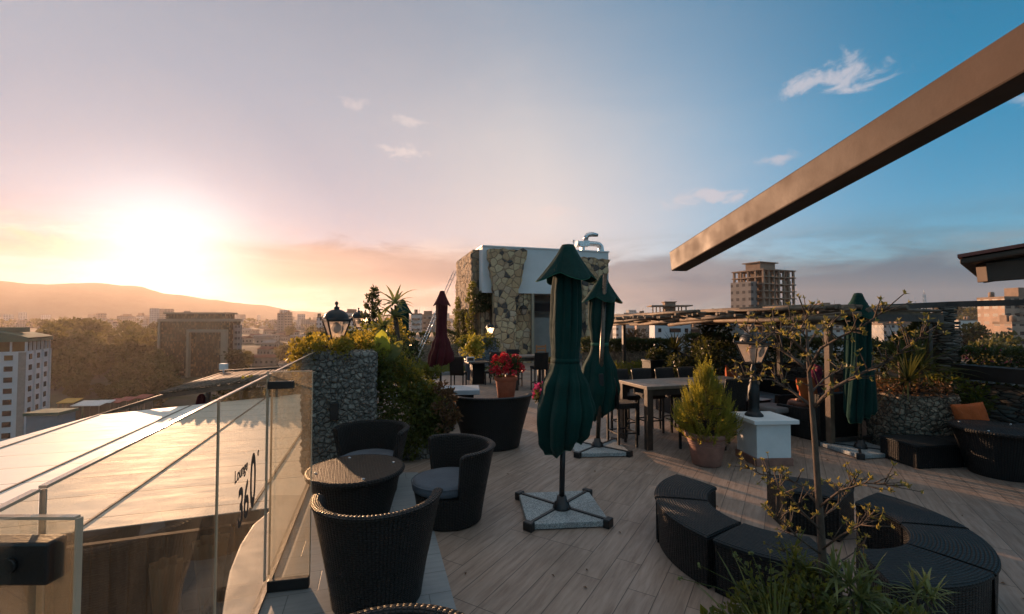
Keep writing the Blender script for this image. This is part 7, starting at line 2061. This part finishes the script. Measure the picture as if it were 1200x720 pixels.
# young tree and its planter in the foreground
TP = Vector((1.62,2.36,0))
t = thing('square_planter', 'low planter in the bottom foreground holding the young tree', 'planter', TP, 0.1)
mb = MB(); mb.box((0,0,0.2), (1.15,0.7,0.40)); mb.build('box', M['terracotta_old'], t, bev=0.01)
mb = MB(); mb.box((0,0,0.412), (1.05,0.62,0.02)); mb.build('soil', M['soil'], t)
q = at(852,716,2.25); t = thing('plant_pot', 'small terracotta pot at the left end of the foreground planter', 'plant pot', (q.x, q.y, 0.0))
mb = MB(); mb.lathe([(0,0.004),(0.075,0.004),(0.11,0.50),(0.12,0.505),(0.125,0.545),(0.11,0.55),(0.10,0.53),(0,0.53)], 24); mb.build('pot', M['terracotta'], t)
mb = MB(); leafy(mb, random.Random(3), [(Vector((0,0,0.56)),0.1),(Vector((-0.06,0,0.6)),0.08)], 150, 0.05, 0.035); mb.build('foliage', M['ivy'], t)
rg2 = random.Random(70)
t = thing('young_tree', 'slender young tree with leaf rosettes standing in the foreground planter', 'tree', (TP.x, TP.y, 0.41))
org = Vector((TP.x, TP.y, 0.41))
def TQ(px, py, dy=0.0): return at(px, py, 2.36+dy)-org
tr = [TQ(966,700),TQ(963,640),TQ(959,580),TQ(955,520),TQ(951,470),TQ(947,425),TQ(945,385)]
mb = MB(); mb.tube([tr[0]-Vector((0,0,0.25))]+tr, [0.022,0.021,0.019,0.016,0.014,0.012,0.009,0.005], 9); mb.build('trunk', M['bark'], t)
brs = [
 ([(953,478,0),(975,456,-.1),(1005,440,-.18),(1040,424,-.25),(1072,400,-.32),(1083,392,-.34)], .010),
 ([(951,476,0),(930,460,.1),(905,445,.2),(880,444,.28),(862,442,.33)], .008),
 ([(947,434,0),(930,420,.08),(910,407,.15),(890,400,.2),(868,384,.25)], .008),
 ([(947,436,0),(962,408,-.1),(985,395,-.2),(1010,383,-.3),(1034,366,-.38)], .008),
 ([(946,415,0),(930,400,-.15),(915,392,-.28),(900,388,-.36)], .006),
 ([(946,405,0),(958,388,.12),(975,380,.24)], .006),
 ([(945,385,0),(944,372,.02),(946,366,.02)], .005),
 ([(945,395,0),(934,384,-.1),(925,378,-.18)], .005),
 ([(951,460,0),(965,445,.2),(990,430,.35)], .006),
 ([(959,592,0),(940,570,.12),(915,558,.22),(892,556,.3),(876,548,.35)], .007),
 ([(958,596,0),(985,575,-.1),(1015,566,-.2),(1050,570,-.26)], .007),
 ([(960,610,0),(978,595,.12),(996,575,.2),(1004,560,.25)], .006),
 ([(960,620,0),(940,600,-.12),(925,580,-.2),(908,572,-.26)], .006),
 ([(962,645,0),(985,628,-.15),(1010,615,-.22),(1020,604,-.25)], .006),
 ([(962,650,0),(935,630,-.1),(918,612,-.2),(905,604,-.25)], .006),
 ([(963,668,0),(990,655,.1),(1012,640,.18)], .006),
 ([(963,672,0),(938,655,.15),(915,645,.22)], .006)]
tips = []; mb = MB()
for ch, r in brs:
    P = [TQ(*c) for c in ch]; mb.tube(P, [r*(1-0.75*k/(len(P)-1)) for k in range(len(P))], 6)
    n = len(P)
    for k in range(1, n):
        for j in range(9 if k > 1 else 3):
            a = P[k-1].lerp(P[k], rg2.uniform(0.2,1)); d = (P[k]-P[k-1]).normalized()
            e = a+(d*0.5+rnd_unit(rg2)*0.75+Vector((0,0,0.45))).normalized()*rg2.uniform(0.03,0.12)
            mb.tube([a, e], [0.003,0.0018], 4); tips.append((e, (e-a).normalized()))
    tips.append((P[-1], (P[-1]-P[-2]).normalized()))
mb.build('branch', M['bark'], t)
mb = MB()
for p, d in tips:
    n = rg2.randint(4, 7)
    for k in range(n):
        a = 6.283*k/n+rg2.uniform(-.3,.3); o1 = d.orthogonal().normalized(); o2 = d.cross(o1)
        dd = ((o1*math.cos(a)+o2*math.sin(a))*0.9+d*0.55+Vector((0,0,0.25))+rnd_unit(rg2)*0.2).normalized()
        mb.leaf(p-d*0.008*rg2.random(), dd, (d+rnd_unit(rg2)*0.3).normalized(), rg2.uniform(0.012,0.027), rg2.uniform(0.007,0.013), 0.25)
mb.build('foliage', M['tree_leaf'], t)
# spider plant and shrubs at its foot
q = at(908,712,2.12); t = thing('spider_plant', 'spiky tuft of striped grass leaves at the foot of the young tree', 'plant', (q.x, q.y, 0.48))
mb = MB(); rosette(mb, random.Random(71), Vector((0,0,0.02)), 40, 0.52, 0.022, 0.2, 1.5, 0.5); mb.build('leaf_rosette', M['spider'], t)
def dwarf(label, px, py, Y, n, L, seed, mat='spider', name='strap_leaf_shrub'):
    rg = random.Random(seed); q = at(px, py, Y); t = thing(name, label, 'shrub', (q.x, q.y, 0.42)); h = max(0.08, q.z-0.42)
    mb = MB(); st = MB()
    for k in range(n):
        a = rg.uniform(0, 6.28); rr = rg.uniform(0.0,0.11); c = Vector((math.cos(a)*rr, math.sin(a)*rr, h*rg.uniform(0.6,1.05)))
        st.tube([(0,0,0), c*0.5+Vector((0,0,0.02)), c], [0.006,0.005,0.003], 5); rosette(mb, rg, c, 17, L*1.35, 0.015, -0.3, 1.4, 0.8)
    mb.build('leaf_rosette', M[mat], t); st.build('stem', M['bark'], t)
dwarf('narrow leaved shrub right of the young tree stem in the foreground planter', 1012, 690, 2.2, 6, 0.13, 72)
dwarf('small narrow leaved shrub at the right end of the foreground planter', 1088, 690, 2.3, 4, 0.10, 73)
dwarf('narrow leaved shrub behind the spider plant, left of the tree stem', 935, 660, 2.45, 6, 0.12, 74, 'ivy')
dwarf('drooping leaved shrub low between the two narrow leaved shrubs', 1045, 705, 2.15, 5, 0.12, 75, 'spider')
q = at(960,700,2.2); rg2 = random.Random(76)
bush('ground_shrub', 'dense small leaved shrub covering the foreground planter around the stem', (q.x, q.y, 0.42), [(Vector((rg2.uniform(-.36,.42), rg2.uniform(-.12,.22), rg2.uniform(0.03,0.40))), rg2.uniform(.06,.12)) for _ in range(52)], 4200, 0.034, 0.020, 'ivy', (0,0.1,0), 'shrub', seed=76)
q = at(890,660,2.1); t = thing('white_flower_stalk', 'thin stalks with tiny pale blossoms left of the spider plant', 'flower', (q.x, q.y, 0.5))
o = Vector((q.x, q.y, 0.5)); st = MB(); fl = MB(); rg2 = random.Random(78)
for px, py in ((820,663),(797,678),(866,656),(861,650),(872,668),(880,648),(888,664),(902,645)):
    e = at(px, py, 2.1+rg2.uniform(-.05,.1))-o; b = at(905,715,2.12)-o; st.tube([b, b.lerp(e, .6)+Vector((0,0,.015)), e], [0.003,0.002,0.0012], 5)
    for k in range(9): fl.leaf(e, rnd_unit(rg2), rnd_unit(rg2), 0.016, 0.012, 0.2)
st.build('stem', M['ivy'], t); fl.build('blossom', M['spider'], t)
# lawn grass
rg2 = random.Random(80); mb = MB(); q0 = Vector((-5.2,17.2,0.10))
for i in range(9000):
    p = q0+U*(4.4*rg2.random())+V*(0.05+4.4*rg2.random()**1.5); d = (Vector((0,0,1))+rnd_unit(rg2)*0.5).normalized(); mb.leaf(p, d, rnd_unit(rg2), rg2.uniform(0.06,0.13), 0.018, 0.1)
g = mb.build('grass', M['grass']); g['kind'] = 'stuff'; tag(g, 'green grass of the small lawn', 'grass')
# green parts beyond the railing under the lean-to
rg2 = random.Random(81); q = at(320,455,19.5)
bush('terrace_shrub', 'bushy plants under the reed lean to on the lower terrace', (q.x, q.y, -3.6), blob(rg2, -2.2,1.4,-.5,.5,0.5,2.9,.3,.55,22), 2600, 0.16, 0.09, 'ivy', (0,0,0), seed=81)

# a few dry leaves blown onto the deck
rg2 = random.Random(90); mb = MB()
for i in range(70):
    x, y = rg2.uniform(-0.6, 5.5), rg2.uniform(3.2, 11)
    a = rg2.uniform(0, 6.28); mb.leaf(Vector((x, y, 0.006)), Vector((math.cos(a), math.sin(a), rg2.uniform(0,.2))), Vector((0,0,1)), rg2.uniform(0.025,0.05), rg2.uniform(0.015,0.025), 0.4)
g = mb.build('fallen_leaves', M['red_leaf']); g['kind'] = 'stuff'; tag(g, 'small dry leaves scattered over the deck boards', 'leaves')
